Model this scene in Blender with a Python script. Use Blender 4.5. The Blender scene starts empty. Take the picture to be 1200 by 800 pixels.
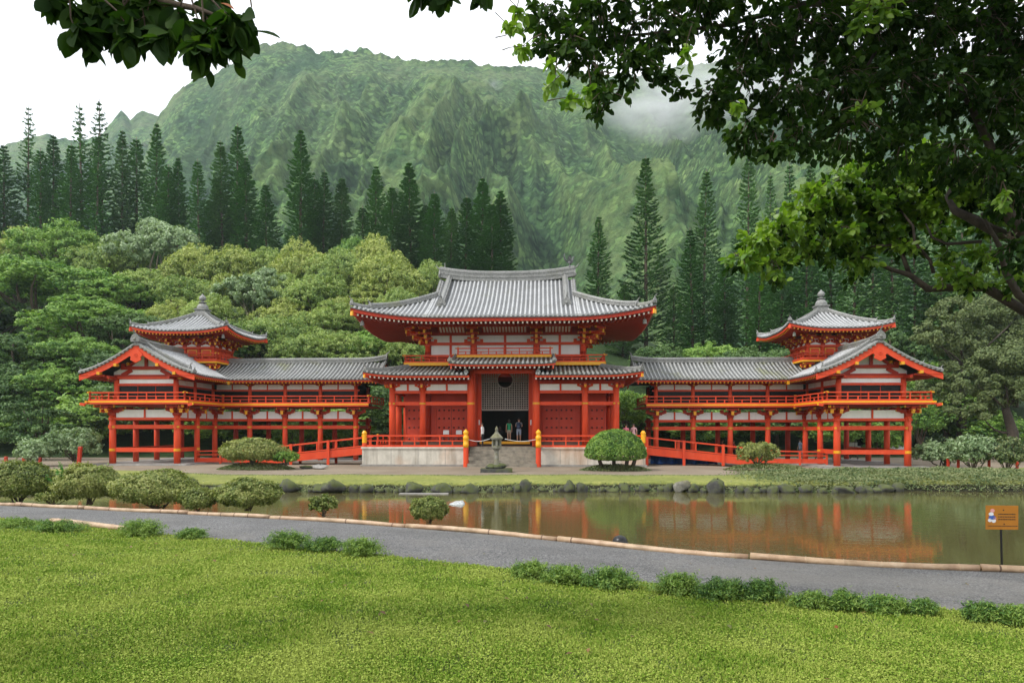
import bpy, math, random
import numpy as np
from mathutils import Vector, Matrix
random.seed(7)
R = math.radians
scene = bpy.context.scene
COL = scene.collection
EYE = 2.7            # camera height above the temple court
FPX = 800.0          # focal length in pixels of a 1200 px wide frame (24 mm lens)
HOR = 503.0          # horizon row
def at(px, py, Y):   # a photograph direction taken to a real distance
    return ((px - 600.0) * Y / FPX, Y, EYE - (py - HOR) * Y / FPX)

ORD = ("first second third fourth fifth sixth seventh eighth ninth tenth eleventh twelfth thirteenth fourteenth fifteenth "
       "sixteenth seventeenth eighteenth nineteenth twentieth").split()
_t = {2: 'twenty', 3: 'thirty', 4: 'forty', 5: 'fifty'}
_tt = {3: 'thirtieth', 4: 'fortieth', 5: 'fiftieth', 6: 'sixtieth'}
for _k in range(21, 61):
    ORD.append(_tt[_k // 10] if _k % 10 == 0 else _t[_k // 10] + '-' + ORD[_k % 10 - 1])

# ------------------------------------------------------------------ tags
def tag(o, label=None, cat=None, group=None, kind=None):
    if label: o['label'] = label
    if cat: o['category'] = cat
    if group: o['group'] = group
    if kind: o['kind'] = kind
    return o

def thing(name, label, cat, loc=(0, 0, 0), rotz=0.0, group=None):
    o = bpy.data.objects.new(name, None)
    o.empty_display_size = 0.2
    COL.objects.link(o)
    o.location = loc
    o.rotation_euler = (0, 0, rotz)
    return tag(o, label, cat, group)

# ------------------------------------------------------------------ mesh builder
class MB:
    org = (0.0, 0.0)
    mir = 1
    def __init__(s):
        s.v = []; s.f = []; s.m = []
    def add(s, vs, fs, mat=0):
        b = len(s.v)
        s.v.extend(vs)
        for f in fs:
            s.f.append(tuple(b + i for i in f)); s.m.append(mat)
    def hexa(s, p, mat=0):   # p: 8 points, bottom 4 ccw then top 4 ccw
        s.add(p, [(3, 2, 1, 0), (4, 5, 6, 7), (0, 1, 5, 4), (1, 2, 6, 5), (2, 3, 7, 6), (3, 0, 4, 7)], mat)
    def box(s, cx, cy, cz, sx, sy, sz, mat=0, rz=0.0):
        c, n = math.cos(rz), math.sin(rz)
        p = []
        for dz in (-.5, .5):
            for dx, dy in ((-.5, -.5), (.5, -.5), (.5, .5), (-.5, .5)):
                x, y = dx * sx, dy * sy
                p.append((cx + x * c - y * n, cy + x * n + y * c, cz + dz * sz))
        s.hexa(p, mat)
    def bx(s, x0, x1, y0, y1, z0, z1, mat=0):
        s.box((x0 + x1) / 2, (y0 + y1) / 2, (z0 + z1) / 2, abs(x1 - x0), abs(y1 - y0), abs(z1 - z0), mat)
    def beam(s, a, b, w, h, mat=0, w2=None, h2=None):
        a = Vector(a); b = Vector(b); d = (b - a)
        if d.length < 1e-6: return
        d.normalize()
        up = Vector((0, 0, 1)) if abs(d.z) < .95 else Vector((0, 1, 0))
        x = d.cross(up).normalized(); y = x.cross(d)
        w2 = w if w2 is None else w2; h2 = h if h2 is None else h2
        p = []
        for c, ww, hh in ((a, w, h), (b, w2, h2)):
            for sx, sy in ((-.5, -.5), (.5, -.5), (.5, .5), (-.5, .5)):
                p.append(tuple(c + x * (sx * ww) + y * (sy * hh)))
        s.hexa(p, mat)
    def tube(s, pts, rad, n=8, mat=0, cap=True):
        pts = [Vector(p) for p in pts]
        if not hasattr(rad, '__len__'): rad = [rad] * len(pts)
        rings = []
        b = len(s.v)
        prevx = None
        for i, p in enumerate(pts):
            d = (pts[min(i + 1, len(pts) - 1)] - pts[max(i - 1, 0)])
            if d.length < 1e-9: d = Vector((0, 0, 1))
            d.normalize()
            if prevx is None:
                ref = Vector((0, 0, 1)) if abs(d.z) < .9 else Vector((1, 0, 0))
                x = d.cross(ref).normalized()
            else:
                x = (prevx - d * prevx.dot(d))
                x = x.normalized() if x.length > 1e-6 else d.orthogonal().normalized()
            prevx = x
            y = d.cross(x)
            for k in range(n):
                a = 2 * math.pi * k / n
                s.v.append(tuple(p + (x * math.cos(a) + y * math.sin(a)) * rad[i]))
        for i in range(len(pts) - 1):
            for k in range(n):
                k2 = (k + 1) % n
                s.f.append((b + i * n + k, b + i * n + k2, b + (i + 1) * n + k2, b + (i + 1) * n + k)); s.m.append(mat)
        if cap:
            s.f.append(tuple(b + k for k in range(n))[::-1]); s.m.append(mat)
            e = b + (len(pts) - 1) * n
            s.f.append(tuple(e + k for k in range(n))); s.m.append(mat)
    def lathe(s, prof, c=(0, 0, 0), n=16, mat=0, sq=1.0):
        b = len(s.v)
        for r, z in prof:
            for k in range(n):
                a = 2 * math.pi * (k + .5) / n
                s.v.append((c[0] + r * math.cos(a), c[1] + r * math.sin(a) * sq, c[2] + z))
        for i in range(len(prof) - 1):
            for k in range(n):
                k2 = (k + 1) % n
                s.f.append((b + i * n + k, b + i * n + k2, b + (i + 1) * n + k2, b + (i + 1) * n + k)); s.m.append(mat)
        s.f.append(tuple(b + k for k in range(n))[::-1]); s.m.append(mat)
        e = b + (len(prof) - 1) * n
        s.f.append(tuple(e + k for k in range(n))); s.m.append(mat)
    def sheet(s, fn, nu, nv, mat=0):   # fn(i,j)->point on an nu x nv grid
        b = len(s.v)
        for i in range(nu):
            for j in range(nv):
                s.v.append(fn(i, j))
        for i in range(nu - 1):
            for j in range(nv - 1):
                s.f.append((b + i * nv + j, b + (i + 1) * nv + j, b + (i + 1) * nv + j + 1, b + i * nv + j + 1)); s.m.append(mat)
    def prism(s, poly, axis_pt, ext, mat=0):   # poly: list of 3D pts (planar), ext: extrusion vector
        n = len(poly); e = Vector(ext)
        vs = [tuple(p) for p in poly] + [tuple(Vector(p) + e) for p in poly]
        fs = [tuple(range(n))[::-1], tuple(range(n, 2 * n))]
        for k in range(n):
            fs.append((k, (k + 1) % n, n + (k + 1) % n, n + k))
        s.add(vs, fs, mat)
    def build(s, name, mats, parent=None, smooth=False, loc=None):
        ox, oy = MB.org
        me = bpy.data.meshes.new(name)
        if MB.mir > 0:
            vs = [(x - ox, y - oy, z) for x, y, z in s.v]; fs = s.f
        else:
            vs = [(-(x - ox), y - oy, z) for x, y, z in s.v]; fs = [f[::-1] for f in s.f]
        me.from_pydata(vs, [], fs)
        if not isinstance(mats, (list, tuple)): mats = [mats]
        for m in mats: me.materials.append(m)
        if len(mats) > 1: me.polygons.foreach_set('material_index', s.m)
        if smooth: me.polygons.foreach_set('use_smooth', [True] * len(me.polygons))
        me.update()
        o = bpy.data.objects.new(name, me)
        COL.objects.link(o)
        if parent: o.parent = parent
        if loc: o.location = loc
        return o

def np_mesh(name, verts, faces, mats, parent=None, smooth=False, attr=None):
    """verts (N,3), faces (M,k) all the same size"""
    me = bpy.data.meshes.new(name)
    n, (m, k) = len(verts), faces.shape
    me.vertices.add(n); me.vertices.foreach_set('co', np.asarray(verts, np.float32).ravel())
    me.loops.add(m * k); me.loops.foreach_set('vertex_index', faces.astype(np.int32).ravel())
    me.polygons.add(m); me.polygons.foreach_set('loop_start', np.arange(0, m * k, k, dtype=np.int32))
    if smooth: me.polygons.foreach_set('use_smooth', np.ones(m, bool))
    if not isinstance(mats, (list, tuple)): mats = [mats]
    for x in mats: me.materials.append(x)
    me.update(calc_edges=True)
    o = bpy.data.objects.new(name, me)
    COL.objects.link(o)
    if parent: o.parent = parent
    return o

def copy_tree(o, parent=None):
    c = o.copy(); COL.objects.link(c); c.parent = parent
    for ch in list(o.children): copy_tree(ch, c)
    return c

# ------------------------------------------------------------------ noise (numpy)
def _hash(ix, iy, seed):
    h = (ix.astype(np.int64) * 374761393 + iy.astype(np.int64) * 668265263 + seed * 974711) & 0x7fffffff
    h = ((h ^ (h >> 13)) * 1274126177) & 0x7fffffff
    h = h ^ (h >> 16)
    return (h & 0xffff) / 65535.0
def vnoise(x, y, seed=0):
    x = np.asarray(x, float); y = np.asarray(y, float)
    ix = np.floor(x); iy = np.floor(y)
    fx = x - ix; fy = y - iy
    fx = fx * fx * fx * (fx * (fx * 6 - 15) + 10); fy = fy * fy * fy * (fy * (fy * 6 - 15) + 10)
    a = _hash(ix, iy, seed); b = _hash(ix + 1, iy, seed); c = _hash(ix, iy + 1, seed); d = _hash(ix + 1, iy + 1, seed)
    return (a * (1 - fx) + b * fx) * (1 - fy) + (c * (1 - fx) + d * fx) * fy
def fbm(x, y, o=4, seed=0, gain=.5):
    r = 0; a = 1; t = 0
    for k in range(o):
        r = r + a * vnoise(np.asarray(x) * 2 ** k, np.asarray(y) * 2 ** k, seed + k); t += a; a *= gain
    return r / t
def ridged(x, y, o=4, seed=0):
    r = 0; a = 1; t = 0
    for k in range(o):
        n = 1 - np.abs(2 * vnoise(np.asarray(x) * 2 ** k, np.asarray(y) * 2 ** k, seed + k) - 1)
        r = r + a * n * n; t += a; a *= .5
    return r / t
def sstep(a, b, x):
    t = np.clip((np.asarray(x, float) - a) / (b - a), 0, 1); return t * t * (3 - 2 * t)

# ------------------------------------------------------------------ materials
def nt(name):
    m = bpy.data.materials.new(name); m.use_nodes = True
    t = m.node_tree; b = t.nodes['Principled BSDF']
    return m, t, b
def N(t, typ, **kw):
    n = t.nodes.new(typ)
    for k, v in kw.items(): setattr(n, k, v)
    return n
def ramp(t, fac, stops):
    r = N(t, 'ShaderNodeValToRGB')
    e = r.color_ramp.elements
    while len(e) < len(stops): e.new(.5)
    for i, (p, c) in enumerate(stops):
        e[i].position = p; e[i].color = (*c, 1)
    t.links.new(fac, r.inputs[0]); return r.outputs[0]
def noise(t, scale, detail=4, rough=.6, vec=None, dist=0.0):
    n = N(t, 'ShaderNodeTexNoise'); n.inputs['Scale'].default_value = scale
    n.inputs['Detail'].default_value = detail; n.inputs['Roughness'].default_value = rough
    n.inputs['Distortion'].default_value = dist
    if vec: t.links.new(vec, n.inputs['Vector'])
    return n.outputs[0]
def coord(t, scale=(1, 1, 1), which='Object'):
    c = N(t, 'ShaderNodeTexCoord'); m = N(t, 'ShaderNodeMapping'); m.inputs['Scale'].default_value = scale
    t.links.new(c.outputs[which], m.inputs[0]); return m.outputs[0]
def mix(t, fac, a, b, mode='MIX'):
    m = N(t, 'ShaderNodeMix', data_type='RGBA', blend_type=mode)
    for sock, v in ((m.inputs[0], fac), (m.inputs[6], a), (m.inputs[7], b)):
        if isinstance(v, (int, float)): sock.default_value = v
        elif isinstance(v, tuple): sock.default_value = (*v, 1)
        else: t.links.new(v, sock)
    return m.outputs[2]
def bump(t, b, h, strength=.4, dist=.02):
    n = N(t, 'ShaderNodeBump'); n.inputs['Strength'].default_value = strength; n.inputs['Distance'].default_value = dist
    t.links.new(h, n.inputs['Height']); t.links.new(n.outputs[0], b.inputs['Normal'])

def paint(name, c, c2, rough=.45, scale=1.4, streak=True, dirt=None, dirt_amt=.35, spec=.35):
    m, t, b = nt(name)
    v = coord(t, (1, 1, .25) if streak else (1, 1, 1))
    n1 = noise(t, scale, 5, .65, v)
    col = mix(t, ramp(t, n1, [(.35, (0, 0, 0)), (.7, (1, 1, 1))]), c, c2)
    if dirt:
        n2 = noise(t, scale * 3.1, 6, .7, v)
        col = mix(t, mix(t, dirt_amt, (0, 0, 0), ramp(t, n2, [(.5, (0, 0, 0)), (.78, (1, 1, 1))]), 'MULTIPLY') if False else ramp(t, n2, [(.52, (0, 0, 0)), (.85, (dirt_amt,) * 3)]), col, dirt)
    t.links.new(col, b.inputs['Base Color'])
    b.inputs['Roughness'].default_value = rough; b.inputs['Specular IOR Level'].default_value = spec
    n3 = noise(t, 18, 3, .6, coord(t))
    bump(t, b, n3, .15, .01)
    return m

M = {}
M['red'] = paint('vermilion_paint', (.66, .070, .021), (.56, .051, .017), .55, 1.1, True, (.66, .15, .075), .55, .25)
M['dred'] = paint('deep_red_and_shade_paint', (.42, .034, .011), (.33, .025, .010), .55, 1.0, True, (.22, .03, .018), .5, .25)  # also the vermilion's darker copy, painting shade on back and underside members
M['door'] = paint('red_door_paint', (.56, .052, .018), (.48, .040, .016), .5, .8, True, (.3, .03, .02), .4)
M['white'] = paint('white_plaster', (.84, .835, .82), (.76, .755, .73), .8, .9, True, (.5, .47, .42), .35)
M['yellow'] = paint('yellow_paint', (.82, .40, .015), (.74, .33, .012), .4, 2.0, False)
M['gold'] = paint('ochre_gold_fitting', (.72, .34, .015), (.6, .26, .01), .35, 5, False)
M['tip'] = paint('pale_rafter_tip', (.72, .66, .58), (.6, .52, .45), .7, 5, False)
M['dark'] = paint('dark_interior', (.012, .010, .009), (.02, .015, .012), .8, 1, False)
M['stud'] = paint('dark_iron_stud', (.13, .020, .012), (.16, .028, .015), .5, 3, False)
M['lattice'] = paint('greyed_lattice_wood', (.34, .32, .29), (.24, .22, .20), .7, 4, False)
M['board'] = paint('weathered_floor_board', (.16, .09, .06), (.10, .06, .045), .7, 2, False)

def tile_mat(name, light, mid, dark, lich, lich_amt):
    m, t, b = nt(name)
    v = coord(t, (1, 1, 1))
    n1 = noise(t, .9, 5, .7, v); n2 = noise(t, 9, 4, .7, v); n3 = noise(t, .35, 4, .6, v)
    c = ramp(t, n2, [(.28, dark), (.5, mid), (.74, light)])
    c = mix(t, ramp(t, n1, [(.42, (0, 0, 0)), (.75, (.55, .55, .55))]), c, dark)
    c = mix(t, ramp(t, mix(t, .5, n1, n3), [(.53, (0, 0, 0)), (.66, (lich_amt,) * 3)]), c, lich)
    t.links.new(c, b.inputs['Base Color'])
    b.inputs['Roughness'].default_value = .5
    bump(t, b, n2, .3, .015)
    return m
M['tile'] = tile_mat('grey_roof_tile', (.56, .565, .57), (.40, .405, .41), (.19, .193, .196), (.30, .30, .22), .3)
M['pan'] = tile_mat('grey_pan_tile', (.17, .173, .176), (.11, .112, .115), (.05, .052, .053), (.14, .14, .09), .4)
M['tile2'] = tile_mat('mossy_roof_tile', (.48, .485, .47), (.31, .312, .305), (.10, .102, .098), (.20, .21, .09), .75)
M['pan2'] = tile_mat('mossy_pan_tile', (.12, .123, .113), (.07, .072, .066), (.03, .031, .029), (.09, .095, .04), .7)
M['ridge'] = tile_mat('stacked_ridge_tile', (.33, .33, .315), (.21, .21, .20), (.085, .085, .08), (.22, .22, .12), .5)

def concrete():
    m, t, b = nt('stained_concrete')
    v = coord(t, (1, 1, 1)); vs = coord(t, (1.2, 1.2, .12))
    n1 = noise(t, 1.6, 6, .65, v); n2 = noise(t, 1.1, 5, .7, vs); n3 = noise(t, .28, 3, .5, v)
    c = ramp(t, n1, [(.3, (.42, .39, .33)), (.7, (.62, .58, .50))])
    c = mix(t, ramp(t, n2, [(.5, (0, 0, 0)), (.72, (.75, .75, .75))]), c, (.20, .17, .13))
    c = mix(t, ramp(t, n3, [(.48, (0, 0, 0)), (.68, (.6, .6, .6))]), c, (.55, .26, .12))
    t.links.new(c, b.inputs['Base Color']); b.inputs['Roughness'].default_value = .85
    bump(t, b, n1, .25, .02)
    return m
M['conc'] = concrete()
def stone(name, a, b_, moss=None, scale=2.2, amt=.8):
    m, t, b = nt(name)
    v = coord(t)
    n1 = noise(t, scale, 7, .7, v); n2 = noise(t, scale * .6, 4, .6, v)
    c = ramp(t, n1, [(.3, a), (.7, b_)])
    if moss:
        g = N(t, 'ShaderNodeNewGeometry'); sx = N(t, 'ShaderNodeSeparateXYZ'); t.links.new(g.outputs['Normal'], sx.inputs[0])
        mm = N(t, 'ShaderNodeMath', operation='MULTIPLY_ADD'); t.links.new(sx.outputs[2], mm.inputs[0]); mm.inputs[1].default_value = .25
        t.links.new(n2, mm.inputs[2])
        c = mix(t, ramp(t, mm.outputs[0], [(.5, (0, 0, 0)), (.66, (amt,) * 3)]), c, moss)
    t.links.new(c, b.inputs['Base Color']); b.inputs['Roughness'].default_value = .9
    bump(t, b, n1, .7, .06)
    return m
M['step'] = stone('worn_step_stone', (.13, .115, .09), (.32, .28, .22), None, 2)
M['stone'] = stone('grey_lantern_stone', (.10, .098, .082), (.27, .26, .225), (.13, .12, .045), 5, .7)
M['rock'] = stone('dark_mossy_rock', (.025, .025, .024), (.11, .11, .10), (.07, .085, .02), 2.4, .9)
M['palerock'] = stone('pale_rock', (.30, .30, .29), (.60, .60, .58), None, 4)
M['slab'] = stone('grey_slab_stone', (.16, .15, .14), (.34, .32, .29), None, 1.5)

def leaf_mat(name, cols, trans=.25, rough=.55, nscale=.35, spec=.3, hue2=None):
    """cols: dark..light base colours; varies leaf by leaf, clump by clump and tree by tree"""
    m, t, b = nt(name)
    g = N(t, 'ShaderNodeNewGeometry'); oi = N(t, 'ShaderNodeObjectInfo')
    n1 = noise(t, nscale, 3, .6, coord(t))
    a = N(t, 'ShaderNodeMath', operation='MULTIPLY_ADD'); t.links.new(g.outputs['Random Per Island'], a.inputs[0]); a.inputs[1].default_value = .45
    t.links.new(n1, a.inputs[2])
    k = N(t, 'ShaderNodeMath', operation='MULTIPLY_ADD'); t.links.new(oi.outputs['Random'], k.inputs[0]); k.inputs[1].default_value = .22
    t.links.new(a.outputs[0], k.inputs[2])
    st = [(.36 + .6 * i / (len(cols) - 1), c) for i, c in enumerate(cols)]
    c = ramp(t, k.outputs[0], st)
    t.links.new(c, b.inputs['Base Color'])
    b.inputs['Roughness'].default_value = rough; b.inputs['Specular IOR Level'].default_value = spec
    if trans > 0:
        tr = N(t, 'ShaderNodeBsdfTranslucent'); ms = N(t, 'ShaderNodeMixShader'); ms.inputs[0].default_value = trans
        c2 = mix(t, 1.0, c, (1.35, 1.5, .55), 'MULTIPLY'); t.links.new(c2, tr.inputs[0])
        t.links.new(b.outputs[0], ms.inputs[1]); t.links.new(tr.outputs[0], ms.inputs[2])
        t.links.new(ms.outputs[0], t.nodes['Material Output'].inputs[0])
    return m
M['bark'] = stone('brown_bark', (.05, .035, .024), (.14, .10, .07), None, 6)
M['palebark'] = stone('pale_bark', (.16, .13, .10), (.34, .29, .23), None, 6)
# ================================================================== TEMPLE
TH = R(-2.5)                       # the temple front is turned a little
P0 = Vector((-.64, 51.0, 0.0))     # centre of the hall's front column line
def TW(u, v, z=0.0):
    c, s_ = math.cos(TH), math.sin(TH)
    return (P0.x + u * c - v * s_, P0.y + u * s_ + v * c, z)

class Face:
    """one slope of a roof: s runs along the eave, t in from it"""
    def __init__(f, plan, La, z0, prof, lift=0.0, Lc=4.0):
        f.plan, f.La, f.z0, f.prof, f.lift, f.Lc = plan, La, z0, prof, lift, Lc
    def g(f, c): return max(0.0, 1 - c / f.Lc) ** 2.1 if c < f.Lc else 0.0
    def L(f, s, t): return f.lift * f.g(max(0, f.La - abs(s))) * f.g(max(0, t)) if f.lift else 0.0
    def P(f, s, t, dz=0.0):
        x, y = f.plan(s, t); return (x, y, f.z0 + f.prof(max(t, 0)) + f.L(s, t) + dz)
    def S(f, s, t, drop, slope):
        x, y = f.plan(s, t); return (x, y, f.z0 - drop + slope * t + f.L(s, t))

def hip_faces(cu, cv, A, B, z0, prof, lift=0.0, Lc=4.0):
    return dict(front=Face(lambda s, t: (cu + s, cv - B + t), A, z0, prof, lift, Lc),
                back=Face(lambda s, t: (cu - s, cv + B - t), A, z0, prof, lift, Lc),
                right=Face(lambda s, t: (cu + A - t, cv + s), B, z0, prof, lift, Lc),
                left=Face(lambda s, t: (cu - A + t, cv - s), B, z0, prof, lift, Lc))

def tiles(mb, F, t0f, t1f, spacing=.33, r=.080, course=.36, brk=()):
    n = max(2, round(2 * F.La / spacing))
    ss = sorted(set([round(-F.La + 2 * F.La * i / n, 4) for i in range(n + 1)] + list(brk)))
    for i in range(len(ss) - 1):
        a, b = ss[i], ss[i + 1]
        if b - a < .02: continue
        m = .5 * (a + b)
        ta0, ta1, tb0, tb1 = t0f(a, m), t1f(a, m), t0f(b, m), t1f(b, m)
        if ta1 - ta0 < .01 and tb1 - tb0 < .01: continue
        k = max(2, int(max(ta1 - ta0, tb1 - tb0) / .45))
        base = len(mb.v)
        for j in range(k + 1):
            q = j / k
            mb.v.append(F.P(a, ta0 + (ta1 - ta0) * q)); mb.v.append(F.P(b, tb0 + (tb1 - tb0) * q))
        for j in range(k):
            o = base + 2 * j
            mb.f.append((o, o + 1, o + 3, o + 2)); mb.m.append(0)
        if ta0 < .01:                                   # eave drip edge
            e = len(mb.v)
            mb.v.extend([F.P(a, 0), F.P(b, 0), F.P(b, 0, -.12), F.P(a, 0, -.12), F.P(b, .14, -.12), F.P(a, .14, -.12)])
            mb.f.append((e + 3, e + 2, e + 1, e)); mb.m.append(0)
            mb.f.append((e + 5, e + 4, e + 2, e + 3)); mb.m.append(0)
        # a round cover tile down the middle of the joint at a
        if i > 0:
            t0 = t0f(a, m); t1 = t1f(a, m)
            t0b = t0f(a, .5 * (ss[i - 1] + a)); t1b = t1f(a, .5 * (ss[i - 1] + a))
            t1 = max(t1, t1b); t0 = min(t0, t0b)
            if t1 - t0 > .15:
                kk = max(1, int((t1 - t0) / course)); base = len(mb.v); nr = 0
                if t0 < .01: t0 = -.05
                hp = [(-1, -.1), (-.72, .68), (0, 1), (.72, .68), (1, -.1)]
                jit = random.uniform(-.008, .008)
                for j in range(kk):
                    for q, rr in ((j / kk, r * 1.09), ((j + .93) / kk, r * .94)):
                        t = t0 + (t1 - t0) * q
                        for hx, hz in hp:
                            p = F.P(a + jit, t)
                            x, y = F.plan(a + jit + hx * rr, t)
                            mb.v.append((x, y, p[2] + hz * rr))
                        nr += 1
                for j in range(nr - 1):
                    for h in range(4):
                        o = base + 5 * j + h
                        mb.f.append((o, o + 1, o + 6, o + 5)); mb.m.append(1)
                if t0 < .01:                             # round end tile
                    e = len(mb.v); x0, y0, z0 = F.P(a, -.07)
                    for h in range(8):
                        an = 2 * math.pi * h / 8
                        x, y = F.plan(a + math.cos(an) * r * 1.2, -.07)
                        mb.v.append((x, y, z0 + .01 + math.sin(an) * r * 1.2))
                    mb.f.append(tuple(e + h for h in range(8))); mb.m.append(1)

def eaves(mb, F, drop, slope, run, inner=None, spacing=.33, corner=True, cut=None, w=.11, h=.13, start=.16, thick=.3):
    """fascia, soffit and rafters with painted tips; mats 0 dark red, 1 tips, 2 red"""
    La = F.La; n = max(2, round(2 * La / .6))
    ss = [-La + 2 * La * i / n for i in range(n + 1)]
    def tin(s):
        c = La - abs(s)
        r_ = min(run, c) if corner else run
        if cut: r_ = min(r_, cut(s))
        return max(r_, .02)
    for i in range(n):
        a, b = ss[i], ss[i + 1]
        if cut and (cut(a) <= .03 and cut(b) <= .03): continue
        e = len(mb.v)
        pa, pb = F.P(a, .06, -.12), F.P(b, .06, -.12)
        qa, qb = F.S(a, .06, drop - h, slope), F.S(b, .06, drop - h, slope)
        ra, rb = F.S(a, .3, drop - h, slope), F.S(b, .3, drop - h, slope)
        mb.v.extend([pa, pb, qb, qa]); mb.f.append((e + 3, e + 2, e + 1, e)); mb.m.append(2)
        ta, tb = tin(a), tin(b)
        e = len(mb.v)
        for q in (0, .5, 1):
            mb.v.append(F.S(a, .06 + (max(ta, .08) - .06) * q, drop - h, slope)); mb.v.append(F.S(b, .06 + (max(tb, .08) - .06) * q, drop - h, slope))
        for q in range(2):
            mb.f.append((e + 2 * q + 2, e + 2 * q + 3, e + 2 * q + 1, e + 2 * q)); mb.m.append(0)
    m = max(2, round(2 * La / spacing))
    for i in range(m):
        s = -La + 2 * La * (i + .5) / m
        t1 = tin(s)
        if t1 < start + .25: continue
        a = F.S(s, start, drop - h * .4, slope); b = F.S(s, t1, drop - h * .4, slope)
        mb.beam(a, b, w, h, 0)
        c = F.S(s, start - .012, drop - h * .4, slope)
        mb.beam(c, a, w * 1.02, h * 1.02, 1)

def ridge_path(mb, pts, w, h, mat=0, cap=True, layers=3):
    """stacked tile ridge along pts (bottom line), rounded top"""
    n = len(pts)
    for i in range(n - 1):
        a = Vector(pts[i]); b = Vector(pts[i + 1])
        for l in range(layers):
            ww = w * (1.0 if l % 2 == 0 else .86)
            z0 = h * l / layers; hh = h / layers
            d = (b - a).normalized() * .01
            mb.beam(a + Vector((0, 0, z0 + hh / 2)) - d, b + Vector((0, 0, z0 + hh / 2)) + d, ww, hh * .96, mat)
    if cap:
        mb.tube([Vector(p) + Vector((0, 0, h)) for p in pts], w * .32, 8, mat)

def onigawara(mb, p, d, s, mat=0):
    """ridge end ornament: shield with a raised horn"""
    p = Vector(p); d = Vector(d).normalized(); x = d.cross(Vector((0, 0, 1))).normalized()
    prof = [(-.5, 0), (-.56, .35), (-.36, .75), (-.14, .95), (0, 1.1), (.14, .95), (.36, .75), (.56, .35), (.5, 0)]
    poly = [p + x * (a * s) + Vector((0, 0, b * s)) for a, b in prof]
    mb.prism(poly, None, d * (.18 * s), mat)
    mb.tube([p + d * (.18 * s) + Vector((0, 0, .35 * s)), p + d * (.3 * s) + Vector((0, 0, .38 * s))], [.22 * s, .1 * s], 8, mat)
    mb.tube([p + Vector((0, 0, 1.0 * s)), p + d * (.35 * s) + Vector((0, 0, 1.25 * s)), p + d * (.62 * s) + Vector((0, 0, 1.62 * s))], [.12 * s, .085 * s, .02 * s], 6, mat)

def bracket(name, par, u, v, z, outs, lat, mats, sc=1.0, steps=1, cross=True):
    """bracket set on a column head: bearing block, cross arms, small blocks; outs: outward directions; yellow nosings"""
    mb = MB()
    mb.lathe([(.20 * sc, 0), (.30 * sc, .12 * sc), (.30 * sc, .26 * sc)], (u, v, z), 4, 0)
    z1 = z + .26 * sc
    for (lx, ly) in lat:
        L = .72 * sc
        for sg in (-1, 1):
            mb.beam((u, v, z1 + .10 * sc), (u + lx * L * sg * .6, v + ly * L * sg * .6, z1 + .11 * sc), .17 * sc, .24 * sc, 0)
            mb.beam((u + lx * L * sg * .6, v + ly * L * sg * .6, z1 + .13 * sc), (u + lx * L * sg, v + ly * L * sg, z1 + .17 * sc), .17 * sc, .18 * sc, 0, .17 * sc, .09 * sc)
            mb.box(u + lx * L * sg * .86, v + ly * L * sg * .86, z1 + .30 * sc, .24 * sc, .24 * sc, .16 * sc, 0)
            mb.beam((u + lx * L * sg, v + ly * L * sg, z1 + .17 * sc), (u + lx * (L + .03 * sc) * sg, v + ly * (L + .03 * sc) * sg, z1 + .172 * sc), .175 * sc, .11 * sc, 1)
        mb.box(u, v, z1 + .30 * sc, .24 * sc, .24 * sc, .16 * sc, 0)
    for (ox, oy) in outs:
        for st in range(steps):
            L = (.62 + .52 * st) * sc; zz = z1 + .11 * sc + st * .34 * sc
            dg = math.hypot(ox, oy)
            mb.beam((u, v, zz), (u + ox * L, v + oy * L, zz), .16 * sc, .20 * sc, 0)
            mb.beam((u + ox * L, v + oy * L, zz + .0), (u + ox * (L + .05 * sc), v + oy * (L + .05 * sc), zz), .19 * sc, .24 * sc, 1)
            mb.box(u + ox * L * .86, v + oy * L * .86, zz + .19 * sc, .24 * sc, .24 * sc, .16 * sc, 0)
            mb.box(u + ox * (L * .86), v + oy * (L * .86), zz + .125 * sc, .25 * sc, .25 * sc, .03 * sc, 1)
            if cross:
                cx, cy = (oy, ox) if dg < 1.2 else (oy, -ox)
                q = .42 * sc
                mb.beam((u + ox * L * .86 - cx * q, v + oy * L * .86 - cy * q, zz + .30 * sc), (u + ox * L * .86 + cx * q, v + oy * L * .86 + cy * q, zz + .30 * sc), .15 * sc, .15 * sc, 0)
                for sg in (-1, 1):
                    e0 = (u + ox * L * .86 + cx * q * sg, v + oy * L * .86 + cy * q * sg, zz + .30 * sc)
                    e1 = (u + ox * L * .86 + cx * (q + .04 * sc) * sg, v + oy * L * .86 + cy * (q + .04 * sc) * sg, zz + .30 * sc)
                    mb.beam(e0, e1, .16 * sc, .16 * sc, 1)
    return mb.build(name, mats, par)

def column(par, u, v, z0, z1, r, mat, fits=(), name='column', base=True):
    mb = MB()
    mb.lathe([(r, 0), (r, (z1 - z0) * .55), (r * .94, z1 - z0)], (u, v, z0), 16, 0)
    o = mb.build(name, mat, par, smooth=False)
    for p in o.data.polygons: p.use_smooth = len(p.vertices) == 4
    for z, h in fits:
        f = MB(); f.lathe([(r + .012, -h / 2), (r + .012, h / 2)], (u, v, z), 16)
        f.build('collar', M['gold'], o)
    return o

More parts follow.
